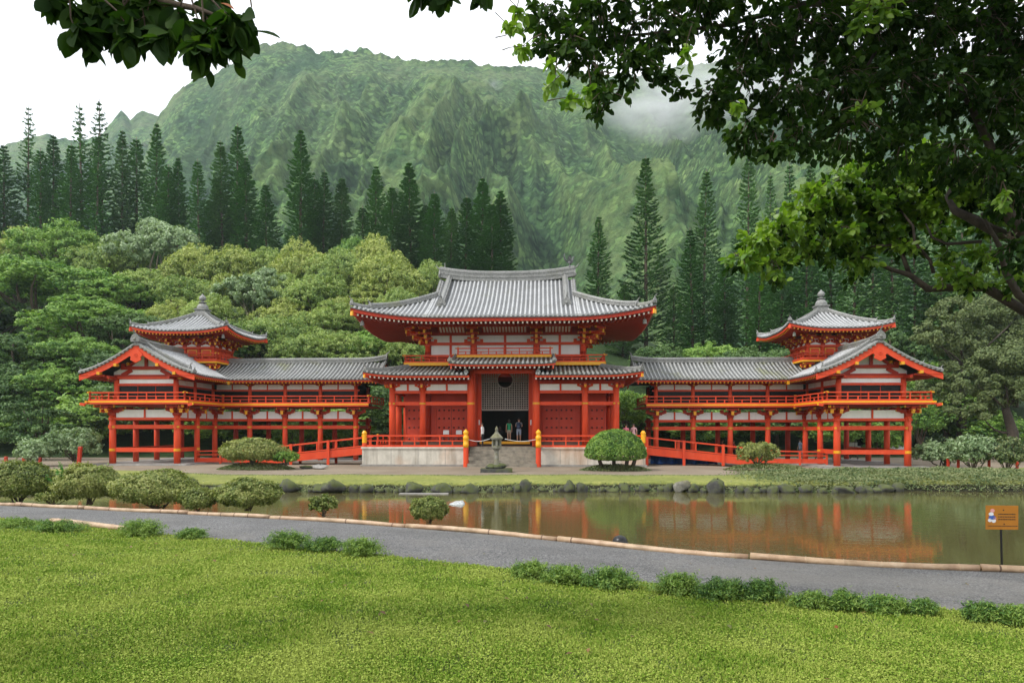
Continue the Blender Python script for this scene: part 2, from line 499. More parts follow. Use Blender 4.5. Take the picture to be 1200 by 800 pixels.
def railing(par, pts, z, h, closed=False, name='railing', mats=None, post=.82, low=True, ends=True, endcap=True, thick=1.0):
    """pts: plan points; three rails on short posts; gold caps on the rail ends and corner posts"""
    mb = MB(); mats = mats or [M['red'], M['gold']]
    k = thick
    for i in range(len(pts) - 1):
        a = Vector((*pts[i], 0)); b = Vector((*pts[i + 1], 0)); d = (b - a); L = d.length; d.normalize()
        ex = .16
        za = pts[i][2] if len(pts[i]) > 2 else 0
        def q(p, zz): return (p.x, p.y, z + zz)
        mb.beam(q(a - d * ex, h), q(b + d * ex, h), .085 * k, .085 * k, 0)
        mb.beam(q(a - d * .05, h * .55), q(b + d * .05, h * .55), .06 * k, .055 * k, 0)
        if low: mb.beam(q(a - d * .1, .06), q(b + d * .1, .06), .11 * k, .12 * k, 0)
        if endcap:
            for p, sg in ((a, -1), (b, 1)):
                e = p + d * (ex * sg)
                mb.beam(q(e, h), q(e + d * .05 * sg, h), .10 * k, .10 * k, 1)
        n = max(1, round(L / post))
        for j in range(n + 1):
            p = a + d * (L * j / n)
            full = (j in (0, n)) or j % 2 == 0
            mb.box(p.x, p.y, z + (h if full else h * .55) / 2, .075 * k, .075 * k, h if full else h * .55, 0)
            if j in (0, n) and ends:
                mb.box(p.x, p.y, z + h * .5, .11 * k, .11 * k, h, 0)
                mb.box(p.x, p.y, z + h + .07, .12 * k, .12 * k, .08, 1)
    return mb.build(name, mats, par)

def panel(par, u0, u1, v, z0, z1, axis='u', mat=None, name='wall_panel', th=.05):
    mb = MB()
    if axis == 'u': mb.bx(u0, u1, v - th / 2, v + th / 2, z0, z1)
    else: mb.bx(v - th / 2, v + th / 2, u0, u1, z0, z1)
    return mb.build(name, mat or M['white'], par)

def bar(par, a, b, w, h, mat, name='beam', yellow=False):
    mb = MB(); mb.beam(a, b, w, h, 0)
    return mb.build(name, mat, par)

# ------------------------------------------------------------------ the hall
def build_hall():
    t = thing('temple_hall', 'large red and white central hall with sweeping two-tier grey tiled roof', 'temple', TW(0, 4), TH)
    MB.org = (0, 4); MB.mir = 1
    rd, dr, wh, yl, gd = M['red'], M['dred'], M['white'], M['yellow'], M['gold']
    ZF = 1.45
    # podium: left and right blocks beside the stair, and the body behind
    p = MB()
    for s in (-1, 1):
        p.bx(s * 2.62, s * 10.35, -1.2, 11.8, .12, 1.28, 0)
        p.bx(s * 2.55, s * 10.45, -1.3, 11.9, -.1, .14, 1)      # plinth
        p.bx(s * 2.58, s * 10.42, -1.27, 11.87, 1.28, 1.42, 0)  # coping
        for k in range(4):
            x = s * (4.2 + 2.0 * k)
            p.bx(x - .015, x + .015, -1.206, -1.19, .16, 1.26, 1)
    p.bx(-2.6, 2.6, .3, 11.8, -.1, 1.41, 0)
    p.build('podium', [M['conc'], M['slab']], t)
    f = MB(); f.bx(-10.2, 10.2, .32, 11.6, 1.425, ZF, 0); f.bx(-10.2, -2.6, -1.05, .31, 1.425, ZF, 0); f.bx(2.6, 10.2, -1.05, .31, 1.425, ZF, 0)
    f.build('floor', M['board'], t)
    st = MB()
    for k in range(6):
        st.bx(-2.5, 2.5, -1.95 + .37 * k, .35, -.05 if k == 0 else .235 * k - .02, .235 * (k + 1), 0)
    st.build('stair', M['step'], t)
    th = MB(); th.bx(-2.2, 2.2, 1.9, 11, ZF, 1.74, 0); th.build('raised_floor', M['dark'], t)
    for s in (-1, 1): q_ = MB(); q_.bx(s * 2.32, s * 7.7, .85, 2.3, ZF, 1.742, 0); q_.build('raised_floor', M['board'], t)
    y = MB(); y.bx(-1.95, 1.95, 1.82, 1.9, 1.58, 1.78, 0); y.build('door_sill', yl, t)
    # columns: porch and core
    PU = [8.37, 6.07, 2.45]
    for s in (-1, 1):
        for u in PU:
            top = 6.05 if u != 2.45 else 7.05
            column(t, s * u, 0, ZF, top, .235 if u != 2.45 else .27, rd, [(4.64, .13)] if u != 2.45 else [(4.64, .16)])
        for v in (2.3, 5.3, 8.3, 10.6):
            column(t, s * 8.37, v, ZF, 6.05, .235, rd, [(4.64, .13)])
        for v in (2.3, 8.3):
            column(t, s * 6.07, v, ZF, 8.75, .26, dr, [])
        column(t, s * 2.45, 2.3, ZF, 8.75, .3, rd, [])
        for u in (6.07, 2.45):
            column(t, s * u, 10.6, ZF, 6.05, .235, rd)
    # tie beams and white frieze panels of the lower storey
    for s in (-1, 1):
        bar(t, (s * 2.45, 0, 4.64), (s * 8.62, 0, 4.64), .16, .26, rd, 'tie_beam')
        bar(t, (s * 2.45, 0, 5.50), (s * 8.55, 0, 5.50), .18, .22, rd, 'head_beam')
        bar(t, (s * 2.6, 0, 6.20), (s * 9.0, 0, 6.20), .22, .24, dr, 'purlin')
        bar(t, (s * 8.37, 0, 6.18), (s * 8.37, 10.6, 6.18), .2, .22, dr, 'purlin')
        bar(t, (s * 8.37, -.25, 4.62), (s * 8.37, 10.6, 4.62), .16, .26, rd, 'tie_beam')
        bar(t, (s * 8.37, 0, 5.48), (s * 8.37, 10.6, 5.48), .16, .2, rd, 'head_beam')
        edges = [2.72, 4.3, 5.85, 7.25, 8.14]
        for a, b in ((2.72, 4.18), (4.32, 5.78), (6.36, 7.12), (7.26, 8.12)):
            panel(t, min(s * a, s * b), max(s * a, s * b), .02, 5.61, 6.08)
        for u in (4.25, 7.19):
            m_ = MB(); m_.bx(s * u - .07, s * u + .07, -.06, .07, 5.61, 6.08); m_.build('strut', rd, t)
        for v0, v1 in ((.3, 2.0), (2.6, 5.0), (5.6, 8.0), (8.6, 10.3)):
            panel(t, v0, v1, s * 8.37, 5.6, 6.06, 'v')
        bracket('bracket', t, s * 6.07, 0, 5.62, [(0, -1)], [(1, 0)], [rd, yl], .8, 1, False)
        bracket('bracket', t, s * 8.37, 0, 5.62, [(0, -1), (s, 0)], [(1, 0), (0, 1)], [rd, yl], .8, 1, False)
        # red walls with studded doors at the back of the porch
        w = MB()
        w.bx(s * 2.7, s * 7.85, 2.3, 2.42, ZF, 6.6, 0)
        w.bx(s * 7.75, s * 7.85, 2.42, 10.2, ZF, 6.6, 0)
        w.build('wall', M['door'], t)
        for (a, b) in ((3.05, 5.35), (6.55, 7.72)):
            d = MB(); x0, x1 = sorted((s * a, s * b))
            d.bx(x0, x1, 2.2, 2.3, ZF + .1, 4.45, 0)
            xm = (x0 + x1) / 2
            if b - a > 2: d.bx(xm - .015, xm + .015, 2.192, 2.2, ZF + .12, 4.43, 1)
            d.bx(x0 - .12, x0 - .01, 2.17, 2.3, ZF, 4.6, 0); d.bx(x1 + .01, x1 + .12, 2.17, 2.3, ZF, 4.6, 0)
            d.bx(x0 - .12, x1 + .12, 2.16, 2.3, 4.47, 4.66, 0)
            nx = 6 if b - a > 2 else 3
            for iz in (1.95, 2.85, 3.55, 4.2):
                for ix in range(nx):
                    d.lathe([(.085, 0), (.085, .03), (.03, .07)], (0, 0, 0), 6, 1)
                    cx = x0 + (x1 - x0) * (ix + .5) / nx
                    for q in range(len(d.v) - 18, len(d.v)):
                        px, py, pz = d.v[q]; d.v[q] = (cx + px, 2.2 - pz, iz + py)
            d.build('door', [M['door'], M['stud']], t)
        # side cheeks of the tall central bay (open door leaves)
        c = MB(); c.bx(s * 1.84, s * 2.2, 2.2, 2.34, ZF, 7.3, 0); c.bx(s * 2.14, s * 2.26, .2, 2.3, ZF, 7.0, 0)
        c.build('door_leaf', rd, t)
        nb = MB(); nb.bx(s * 1.96, s * 2.06, 2.17, 2.2, 3.05, 3.45, 0); nb.build('notice', M['white'], t)
        # newel posts with gold caps at the stair foot
        n = MB(); n.lathe([(.19, 0), (.19, 1.5)], (s * 2.62, -1.75, -.02), 14)
        np_ = n.build('newel_post', rd, t)
        n = MB(); n.lathe([(.205, 1.42), (.205, 1.72), (.195, 1.73), (.195, 2.0), (.21, 2.02), (.21, 2.22), (.15, 2.26), (.13, 2.34), (.2, 2.46), (.19, 2.56), (.09, 2.66), (.02, 2.74)], (s * 2.62, -1.75, -.02), 14)
        n.build('cap', yl, np_, True)
        railing(t, [(s * 2.75, -1.1), (s * 10.2, -1.1)], ZF - .03, .82, post=.9, thick=1.25)
        railing(t, [(s * 2.75, -1.65), (s * 2.75, -1.1)], ZF - .03, .82, post=.9, endcap=False, thick=1.25)
        railing(t, [(s * 10.2, 3.0), (s * 10.2, 10.5)], ZF - .03, .82, post=.9, thick=1.25)
        e = MB(); e.lathe([(.16, 0), (.16, .3)], (s * 10.2, -1.1, 1.42), 10, 0); e.lathe([(.17, .3), (.17, .95), (.2, 1.02), (.08, 1.2)], (s * 10.2, -1.1, 1.42), 10, 1)
        e.build('corner_post', [rd, yl], t)
    # the lattice over the doorway with its round opening
    la = MB(); zc, rc = 6.55, .62
    z0, z1, x0, x1, yv = 4.25, 7.25, -1.82, 1.82, 2.32
    nx, nz = 20, 17
    def clip(lo, hi, c0, half):      # the part of lo..hi outside c0 +- half
        out = []
        if lo < c0 - half: out.append((lo, min(hi, c0 - half)))
        if hi > c0 + half: out.append((max(lo, c0 + half), hi))
        return out
    for i in range(nx + 1):
        x = x0 + (x1 - x0) * i / nx; hf = math.sqrt(max(0, rc * rc - x * x))
        for a, b in ([(z0, z1)] if hf == 0 else clip(z0, z1, zc, hf)): la.bx(x - .032, x + .032, yv - .03, yv + .0, a, b)
    for i in range(nz + 1):
        z = z0 + (z1 - z0) * i / nz; hf = math.sqrt(max(0, rc * rc - (z - zc) ** 2))
        for a, b in ([(x0, x1)] if hf == 0 else clip(x0, x1, 0, hf)): la.bx(a, b, yv + .003, yv + .03, z - .032, z + .032)
    la.bx(-.04, .04, yv - .06, yv - .032, z0, zc - rc); la.bx(x0, x1, yv - .07, yv - .032, z0 - .08, z0 + .06)
    k = 28
    for i in range(k):
        a, b = 2 * math.pi * i / k, 2 * math.pi * (i + 1) / k
        la.beam((rc * math.cos(a), yv - .05, zc + rc * math.sin(a)), (rc * math.cos(b), yv - .05, zc + rc * math.sin(b)), .06, .07)
    la.build('lattice_screen', M['lattice'], t)
    # dark room behind
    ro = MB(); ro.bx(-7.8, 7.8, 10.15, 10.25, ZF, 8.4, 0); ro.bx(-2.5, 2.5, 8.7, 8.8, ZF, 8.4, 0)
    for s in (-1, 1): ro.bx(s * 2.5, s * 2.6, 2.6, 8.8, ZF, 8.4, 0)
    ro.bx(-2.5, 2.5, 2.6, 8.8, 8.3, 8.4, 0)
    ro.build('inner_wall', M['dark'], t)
    # lintels across the central bay
    bar(t, (-2.7, 0, 7.0), (2.7, 0, 7.0), .24, .26, rd, 'lintel')
    bar(t, (-2.4, 2.28, 7.4), (2.4, 2.28, 7.4), .2, .3, rd, 'lintel')

    # ---------------- lower roof: two wings of the skirt roof and the raised centre
    prof = lambda d: .21 * d + .012 * d * d
    HF = hip_faces(0, 5.3, 10.15, 7.05, 6.72, prof, .26, 3.2)
    mb = MB()
    run = 3.3
    cap_t = lambda La: (lambda s, m: max(0., min(run, La - abs(s))))
    zero = lambda s, m: 0.0
    Ff = HF['front']
    tiles(mb, Ff, zero, lambda s, m: 0.0 if abs(m) < 2.5 else max(0., min(run, Ff.La - abs(s))), brk=(-2.5, 2.5))
    for k_ in ('left', 'right', 'back'):
        tiles(mb, HF[k_], zero, cap_t(HF[k_].La))
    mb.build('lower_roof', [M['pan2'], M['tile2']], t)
    mb = MB()
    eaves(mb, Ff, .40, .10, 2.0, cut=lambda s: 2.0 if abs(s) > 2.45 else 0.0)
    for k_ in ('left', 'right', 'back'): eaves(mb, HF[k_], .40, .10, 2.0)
    mb.build('lower_eave', [dr, M['tip'], rd], t)
    rg = MB()
    for s in (-1, 1):
        pts = [Ff.P(s * (Ff.La - c), c, .02) for c in (.15, .6, 1.2, 2.0, 2.9)]
        ridge_path(rg, pts, .26, .2, 0, True, 2)
        onigawara(rg, pts[0], (s, -1, 0), .34)
        # tile edge where each lower roof stops beside the raised centre
        pts = [Ff.P(s * 2.62, c, .02) for c in (.1, 1.2, 2.4, 3.2)]
        ridge_path(rg, pts, .22, .16, 0, True, 2)
        onigawara(rg, pts[0], (0, -1, 0), .3)
    rg.build('lower_ridge', M['ridge'], t)
    for s in (-1, 1):
        hb = MB(); a = Ff.S(s * (Ff.La - .1), .1, .36, .1); b = Ff.S(s * (Ff.La - 2.0), 2.0, .36, .1)
        hb.beam(a, b, .18, .24, 0); a2 = Vector(a) + (Vector(a) - Vector(b)).normalized() * .06; hb.beam(a2, a, .2, .26, 1)
        hb.build('hip_rafter', [rd, yl], t)
    # raised centre roof
    prof2 = lambda d: .19 * d + .012 * d * d
    CF = Face(lambda s, t_: (s, -2.05 + t_), 3.85, 7.48, prof2, .10, 1.6)
    mb = MB(); tiles(mb, CF, zero, lambda s, m: 3.5); mb.build('porch_roof', [M['pan2'], M['tile2']], t)
    mb = MB(); eaves(mb, CF, .38, .10, 2.3, corner=False); mb.build('porch_eave', [dr, M['tip'], rd], t)
    rg = MB()
    for s in (-1, 1):
        pts = [CF.P(s * 3.75, c, .02) for c in (.02, 1.2, 2.4, 3.4)]
        ridge_path(rg, pts, .24, .16, 0, True, 2); onigawara(rg, pts[0], (0, -1, 0), .32)
        w = MB(); w.prism([CF.P(s * 3.72, c, -.1) for c in (.1, 3.4)] + [CF.P(s * 3.72, c, -.5) for c in (3.4, .1)], None, (-s * .08, 0, 0)); w.build('bargeboard', rd, t)
        w = MB(); w.bx(s * 2.4, s * 3.6, -.02, .1, 6.5, 7.25); w.build('wall', rd, t)
    rg.build('porch_ridge', M['ridge'], t)
    bar(t, (-3.7, 0, 7.26), (3.7, 0, 7.26), .2, .2, dr, 'purlin')

    # ---------------- upper storey
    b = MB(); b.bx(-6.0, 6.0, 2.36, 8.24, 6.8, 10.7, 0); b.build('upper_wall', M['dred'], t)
    for s in (-1, 1):
        for u in (6.07, 2.45):
            column(t, s * u, 2.3, 7.4, 9.35, .21, rd, [], 'upper_column')
    bar(t, (-6.4, 2.22, 8.42), (6.4, 2.22, 8.42), .2, .2, rd, 'upper_beam')
    bar(t, (-6.3, 2.22, 9.38), (6.3, 2.22, 9.38), .18, .2, rd, 'upper_beam')
    bar(t, (-6.5, 2.2, 10.16), (6.5, 2.2, 10.16), .2, .22, dr, 'upper_beam')
    for s in (-1, 1):
        bar(t, (s * 6.02, 2.2, 9.38), (s * 6.02, 8.3, 9.38), .18, .2, rd, 'upper_beam')
        bar(t, (s * 6.02, 2.2, 10.16), (s * 6.02, 8.3, 10.16), .2, .22, dr, 'upper_beam')
    for zz0, zz1 in ((8.53, 9.28), (9.49, 10.04)):
        for a, c in ((-5.8, -4.35), (-4.17, -2.72), (-2.2, -.1), (.1, 2.2), (2.72, 4.17), (4.35, 5.8)):
            panel(t, a, c, 2.33, zz0, zz1)
        for s in (-1, 1):
            for a, c in ((2.6, 5.1), (5.4, 8.0)): panel(t, a, c, s * 6.02, zz0, zz1, 'v')
    for u in (-4.26, 0, 4.26):
        m_ = MB(); m_.bx(u - .09, u + .09, 2.24, 2.36, 8.5, 10.06); m_.build('strut', rd, t)
    for s in (-1, 1):
        for u in (2.45,):
            bracket('bracket', t, s * u, 2.3, 9.1, [(0, -1)], [(1, 0)], [rd, yl], 1.0, 3)
        bracket('bracket', t, s * 6.07, 2.3, 9.1, [(0, -1), (s, 0), (s * .85, -.85)], [(1, 0), (0, 1)], [rd, yl], 1.0, 3)
        bracket('bracket', t, s * 6.07, 5.3, 9.1, [(s, 0)], [(0, 1)], [rd, yl], 1.0, 3)
        bracket('bracket', t, s * 6.07, 8.3, 9.1, [(s, 0)], [(0, 1)], [rd, yl], 1.0, 3)
    # pale ribbed coving between wall and outer purlin
    for a, c in ((-5.1, -3.1), (-1.7, 1.7), (3.1, 5.1)):
        cv = MB(); nn = round((c - a) / .24)
        e = len(cv.v); cv.add([(a, 2.1, 10.25), (c, 2.1, 10.25), (c, 1.05, 10.72), (a, 1.05, 10.72)], [(3, 2, 1, 0)], 0)
        for k in range(nn + 1):
            x = a + (c - a) * k / nn
            cv.beam((x, 2.08, 10.24), (x, 1.04, 10.70), .085, .07, 1)
        cv.build('coving', [wh, dr], t)
    pu = MB(); pu.beam((-8.1, .85, 10.62), (8.1, .85, 10.62), .2, .24)
    for s in (-1, 1): pu.beam((s * 7.6, .6, 10.62), (s * 7.6, 10.0, 10.62), .2, .24)
    pu.build('outer_purlin', dr, t)
    # upper balconies
    mb = MB(); mb.bx(-7.65, 7.65, 1.05, 2.3, 7.70, 7.80, 0); mb.bx(-7.7, 7.7, .98, 1.05, 7.58, 7.82, 1)
    for s in (-1, 1): mb.bx(s * 6.1, s * 7.65, 2.3, 9.5, 7.70, 7.80, 0); mb.bx(s * 7.65, s * 7.72, .98, 9.5, 7.58, 7.82, 1)
    bal = mb.build('balcony', [rd, yl], t)
    for s in (-1, 1):
        railing(bal, [(s * 3.9, 1.08), (s * 7.6, 1.08)], 7.8, .55, post=.6)
        railing(bal, [(s * 7.6, 1.08), (s * 7.6, 9.4)], 7.8, .55, post=.6)
    mb = MB(); mb.bx(-3.55, 3.55, .72, 2.2, 8.22, 8.32, 0); mb.bx(-3.6, 3.6, .66, .72, 8.16, 8.34, 1)
    bal = mb.build('balcony', [rd, yl], t)
    railing(bal, [(-3.5, .76), (3.5, .76)], 8.3, .55, post=.6)
    # ---------------- upper roof (hip and gable)
    prof = lambda d: .372 * d + .0245 * d * d
    A, B, ZE, AG, KH = 10.95, 7.5, 10.82, 5.5, .84
    UF = hip_faces(0, 5.3, A, B, ZE, prof, .78, 6.5)
    for k_ in ('left', 'right'): UF[k_].prof = lambda d: prof(d * KH)
    mb = MB(); Ff = UF['front']
    def t1front(s, m): return B if abs(m) < AG else max(0., min(B, KH * (A - abs(s))))
    for k_ in ('front', 'back'): tiles(mb, UF[k_], zero, t1front, brk=(-AG, AG))
    for k_ in ('left', 'right'): tiles(mb, UF[k_], zero, lambda s, m: max(0., min(5.5, (B - abs(s)) / KH)))
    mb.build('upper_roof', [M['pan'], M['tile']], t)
    mb = MB()
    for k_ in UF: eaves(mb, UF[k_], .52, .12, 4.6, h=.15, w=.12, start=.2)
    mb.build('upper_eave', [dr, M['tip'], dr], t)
    for s in (-1, 1):
        hb = MB(); a = Ff.S(s * (A - .12), .12, .46, .12); b = Ff.S(s * (A - 4.6), 4.6, .46, .12)
        hb.beam(a, b, .24, .32, 0); a2 = Vector(a) + (Vector(a) - Vector(b)).normalized() * .1; hb.beam(a2, a, .26, .34, 1)
        hb.build('hip_rafter', [rd, yl], t)
        bl = MB(); p = Ff.S(s * (A - .7), .7, .55, .12)
        bl.tube([(p[0], p[1], p[2]), (p[0], p[1], p[2] - .2)], .015, 6); bl.lathe([(.04, -.2), (.12, -.24), (.15, -.5), (.17, -.55)], p, 10)
        bl.build('wind_bell', M['ridge'], t)
    zr = ZE + prof(B)
    rg = MB()
    pts = [(u, 5.3, zr - .16 + .42 * (abs(u) / 5.55) ** 2.6) for u in np.linspace(-5.55, 5.55, 15)]
    ridge_path(rg, pts, .46, .78, 0, True, 5)
    mr = rg.build('main_ridge', M['ridge'], t)
    for s in (-1, 1):
        o = MB(); onigawara(o, (s * 5.5, 5.3, zr + .25), (s, 0, 0), .66); o.build('ridge_end_tile', M['ridge'], mr)
        dg = MB()
        for sg in (-1, 1):                                  # front and back descending ridges
            F_ = UF['front'] if sg < 0 else UF['back']
            pts = [F_.P((s if sg < 0 else -s) * 4.75, q, 0) for q in np.linspace(2.75, B - .1, 9)]
            ridge_path(dg, pts, .42, .42, 0, True, 3)
            onigawara(dg, pts[0], (0, sg, 0), .62)
            # verge tiles outside it
            pv = [F_.P((s if sg < 0 else -s) * (AG - .05), q, .0) for q in np.linspace(4.6, B, 7)]
            dg.tube([Vector(p) + Vector((0, 0, .06)) for p in pv], .1, 8)
            for q in np.linspace(4.7, B - .1, 10):
                p = Vector(F_.P((s if sg < 0 else -s) * AG, q, .02)); dg.beam(p - Vector((s * .25, 0, 0)), p + Vector((s * .12, 0, -.02)), .17, .12)
        dg.build('descending_ridge', M['ridge'], t)
        for sg in (-1, 1):
            hg = MB()
            F_ = UF['front'] if sg < 0 else UF['back']; ss_ = s if sg < 0 else -s
            cs = np.linspace(.1, 5.6, 11)
            pts = [F_.P(ss_ * (A - c), c * KH, .02 + .10 * max(0, 1 - c / .9) ** 2) for c in cs]
            ridge_path(hg, pts[2:], .34, .30, 0, True, 3)
            onigawara(hg, pts[2], (s, sg, 0), .42)
            ridge_path(hg, pts[:4], .28, .16, 0, True, 2)
            onigawara(hg, pts[0], (s, sg, .1), .4)
            hg.build('hip_ridge', M['ridge'], t)
        # gable wall under the verge
        gw = MB()
        poly = [(s * 5.25, 5.3 - B + q, ZE + prof(q) - .12) for q in np.linspace(4.4, B, 6)] + [(s * 5.25, 5.3 + B - q, ZE + prof(q) - .12) for q in np.linspace(B, 4.4, 6)[1:]]
        gw.prism(poly, None, (-s * .1, 0, 0)); gw.build('gable', rd, t)
    # phoenix standing on the right end of the ridge, a bare stub on the left
    ph = MB(); zc = zr + 1.0
    ph.lathe([(.16, 0), (.12, .1), (.05, .14), (.05, .3)], (5.15, 5.3, zc), 8)
    ph.tube([(5.0, 5.3, zc + .42), (5.15, 5.3, zc + .36), (5.34, 5.3, zc + .5), (5.4, 5.3, zc + .72), (5.46, 5.3, zc + .86), (5.58, 5.3, zc + .84)], [.05, .13, .12, .06, .06, .012], 8)
    for sg in (-1, 1):
        ph.prism([(5.15, 5.3 + sg * .08, zc + .45), (5.3, 5.3 + sg * .08, zc + .5), (5.2, 5.3 + sg * .3, zc + .95), (5.02, 5.3 + sg * .34, zc + .85), (4.98, 5.3 + sg * .25, zc + .6)], None, (.02, 0, .02))
        ph.tube([(5.15, 5.3 + sg * .05, zc + .36), (5.15, 5.3 + sg * .06, zc + .12)], .03, 6)
    for q in range(3):
        ph.tube([(5.02, 5.3, zc + .42), (4.8, 5.3 + (q - 1) * .08, zc + .62), (4.68, 5.3 + (q - 1) * .16, zc + .98 - .1 * abs(q - 1)), (4.74, 5.3 + (q - 1) * .2, zc + 1.12)], [.06, .06, .05, .02], 6)
    pho = ph.build('phoenix_statue', M['pan'], t, True)
    sb = MB(); sb.lathe([(.14, -.2), (.12, .1), (.04, .14), (.03, .5)], (-5.15, 5.3, zc), 8); sb.build('ridge_spike', M['ridge'], t)
    MB.org = (0, 0)
    return t
hall = build_hall()

# ------------------------------------------------------------------ a wing: corridor, corner turret and gabled pavilion
def build_wing(s):
    lab = {1: 'red raised wing right of the hall, with gabled pavilion and corner turret',
           -1: 'red raised wing left of the hall, with gabled pavilion and corner turret'}[s]
    CU, CV = 27.45, 8.0
    DZ = .15 if s > 0 else .05; DU = .5 if s > 0 else 0.0
    t = thing('temple_wing', lab, 'temple wing', TW(s * (CU - DU), CV, -DZ), TH, 'wings of the temple')
    MB.org = (CU, CV); MB.mir = s
    rd, dr, wh, yl, gd = M['red'], M['dred'], M['white'], M['yellow'], M['gold']
    ZB = .2
    bs = MB(); bs.bx(11.2, 31.2, 4.9, 11.0, -.1, .12 + DZ, 0); bs.bx(23.7, 31.3, -1.0, 4.88, -.3, .16 if s < 0 else DZ + .03, 0); bs.bx(23.4, 31.6, -1.3, 4.87, -.3, .08 if s < 0 else DZ - .04, 0)
    bs.build('plinth', M['slab'], t)
    CO = [12.8, 15.83, 18.86, 21.9]
    UI, UO = 24.93, 29.98
    inner = [(u, v) for u in CO for v in (6.0, 10.0)]
    outer = [(u, v) for u in (UI, UO) for v in (0., 3., 6., 10.)]
    for u, v in inner + outer:
        big = v == 0
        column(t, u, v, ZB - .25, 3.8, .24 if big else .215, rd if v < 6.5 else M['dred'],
               [(2.95, .16)] + ([(1.2, .2)] if (u >= UI and v <= 3) else []))  # back rows take the red darkened for shade
    # brackets carrying the balcony
    for u in CO: bracket('bracket', t, u, 6.0, 3.74, [(0, -1)], [(1, 0)], [dr, yl], 1.12, 1)
    bracket('bracket', t, UI, 0, 3.74, [(0, -1), (-1, 0), (-.8, -.8)], [(1, 0), (0, 1)], [dr, yl], 1.15, 1)
    bracket('bracket', t, UO, 0, 3.74, [(0, -1), (1, 0), (.8, -.8)], [(1, 0), (0, 1)], [dr, yl], 1.15, 1)
    for v in (3., 6.):
        bracket('bracket', t, UI, v, 3.74, [(-1, 0)], [(0, 1)], [dr, yl], 1.12, 1)
        bracket('bracket', t, UO, v, 3.74, [(1, 0)], [(0, 1)], [dr, yl], 1.12, 1)
    # beams
    def B_(a, b, w, h, nm='tie_beam', m=rd): bar(t, a, b, w, h, m, nm)
    for z, h, nm in ((2.94, .30, 'tie_beam'), (3.55, .19, 'head_beam')):
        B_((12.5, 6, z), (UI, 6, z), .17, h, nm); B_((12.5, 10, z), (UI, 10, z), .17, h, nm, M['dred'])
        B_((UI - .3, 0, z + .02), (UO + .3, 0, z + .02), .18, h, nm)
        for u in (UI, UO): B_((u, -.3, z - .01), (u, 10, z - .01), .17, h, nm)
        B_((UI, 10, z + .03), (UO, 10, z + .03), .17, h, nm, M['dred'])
    B_((UI, 0, 1.2), (UO, 0, 1.2), .17, .32, 'low_beam')
    for u in (UI, UO): B_((u, 0, 1.2), (u, 3, 1.2), .17, .32, 'low_beam')
    B_((UO, 3, 1.2), (UO, 10, 1.2), .16, .3, 'low_beam')
    for k in range(4):
        u = CO[k]
        if k < 3: B_((u, 6, 2.95), (u, 10, 2.95), .16, .26, 'cross_beam', M['dred'])
    # white frieze
    def fr(a, b, v, axis='u', m=wh):
        mid = (a + b) / 2
        panel(t, a + .26, mid - .06, v + (.04 if axis == 'u' else 0), 3.65, 4.26, axis, m); panel(t, mid + .06, b - .26, v + (.04 if axis == 'u' else 0), 3.65, 4.26, axis, m)
        q = MB()
        if axis == 'u': q.bx(mid - .06, mid + .06, v - .06, v + .06, 3.64, 4.3)
        else: q.bx(v - .06, v + .06, mid - .06, mid + .06, 3.64, 4.3)
        q.build('strut', rd, t)
    us = CO + [UI]
    for a, b in zip(us[:-1], us[1:]): fr(a, b, 6.0)
    fr(UI, UO, 0.0)
    for u in (UI, UO):
        for a, b in ((0, 3.), (3., 6.)): fr(a, b, u, 'v')
    fr(6., 10., UO, 'v'); fr(UI, UO, 10.0)
    # floor slab and balcony
    fl = MB(); fl.bx(11.6, UI, 6.1, 10.6, 4.62, 4.74, 0); fl.bx(UI - .1, UO + .1, -.1, 10.6, 4.6, 4.73, 0)
    fl.build('upper_floor', M['dred'], t)
    OV = 1.0
    bl = MB()
    zt, zb = 4.90, 4.76
    u0, vf = 11.45 + DU * .8, -1.1
    ui, uo = UI - 1.2, UO + 1.15
    bl.bx(u0, ui + .2, 6 - OV, 6.1, zb, zt, 0)
    bl.bx(ui, UI - .1, vf, 6.1, zb + .002, zt - .002, 0); bl.bx(ui, uo, vf + .01, 0, zb - .002, zt, 0); bl.bx(UO + .1, uo, vf + .02, 10.5, zb, zt - .003, 0)
    bal = bl.build('balcony', M['board'], t)
    ed = MB()
    def edge(a, b):
        ed.beam((*a, 4.83), (*b, 4.83), .09, .12, 0)
        ed.beam((*a, 4.70), (*b, 4.70), .13, .10, 1)
        L = math.hypot(b[0] - a[0], b[1] - a[1]); n = round(L / .22); d = ((b[0] - a[0]) / L, (b[1] - a[1]) / L)
    edge((u0, 6 - OV - .04), (ui - .05, 6 - OV - .04)); edge((ui - .04, 6 - OV - .1), (ui - .04, vf)); edge((ui - .25, vf - .04), (uo + .25, vf - .04)); edge((uo + .04, vf - .25), (uo + .04, 10.4))
    for (a, b) in (((ui - .25, vf - .04), -1), ((uo + .25, vf - .04), 1)):
        ed.beam((a[0], a[1], 4.60), (a[0] + b * .35, a[1], 4.66), .14, .2, 1); ed.beam((a[0] + b * .35, a[1], 4.66), (a[0] + b * .4, a[1], 4.665), .15, .16, 0)
    eb = ed.build('edge_beam', [yl, rd], bal)
    jo = MB()
    for u in np.arange(u0 + .2, ui, .3): jo.bx(u - .04, u + .04, 6 - OV + .02, 6, 4.64, 4.75)
    for u in np.arange(ui + .2, uo, .3): jo.bx(u - .04, u + .04, vf + .05, 0, 4.64, 4.75)
    for v in np.arange(vf + .2, 4.6, .3): jo.bx(ui + .02, UI, v - .04, v + .04, 4.64, 4.75)
    jo.build('joists', M['dred'], bal)
    cor = MB(); cor.bx(ui - .12, ui + .05, 6 - OV - .15, 6 - OV + .02, 4.52, 4.68); cor.build('corner_cap', gd, bal)
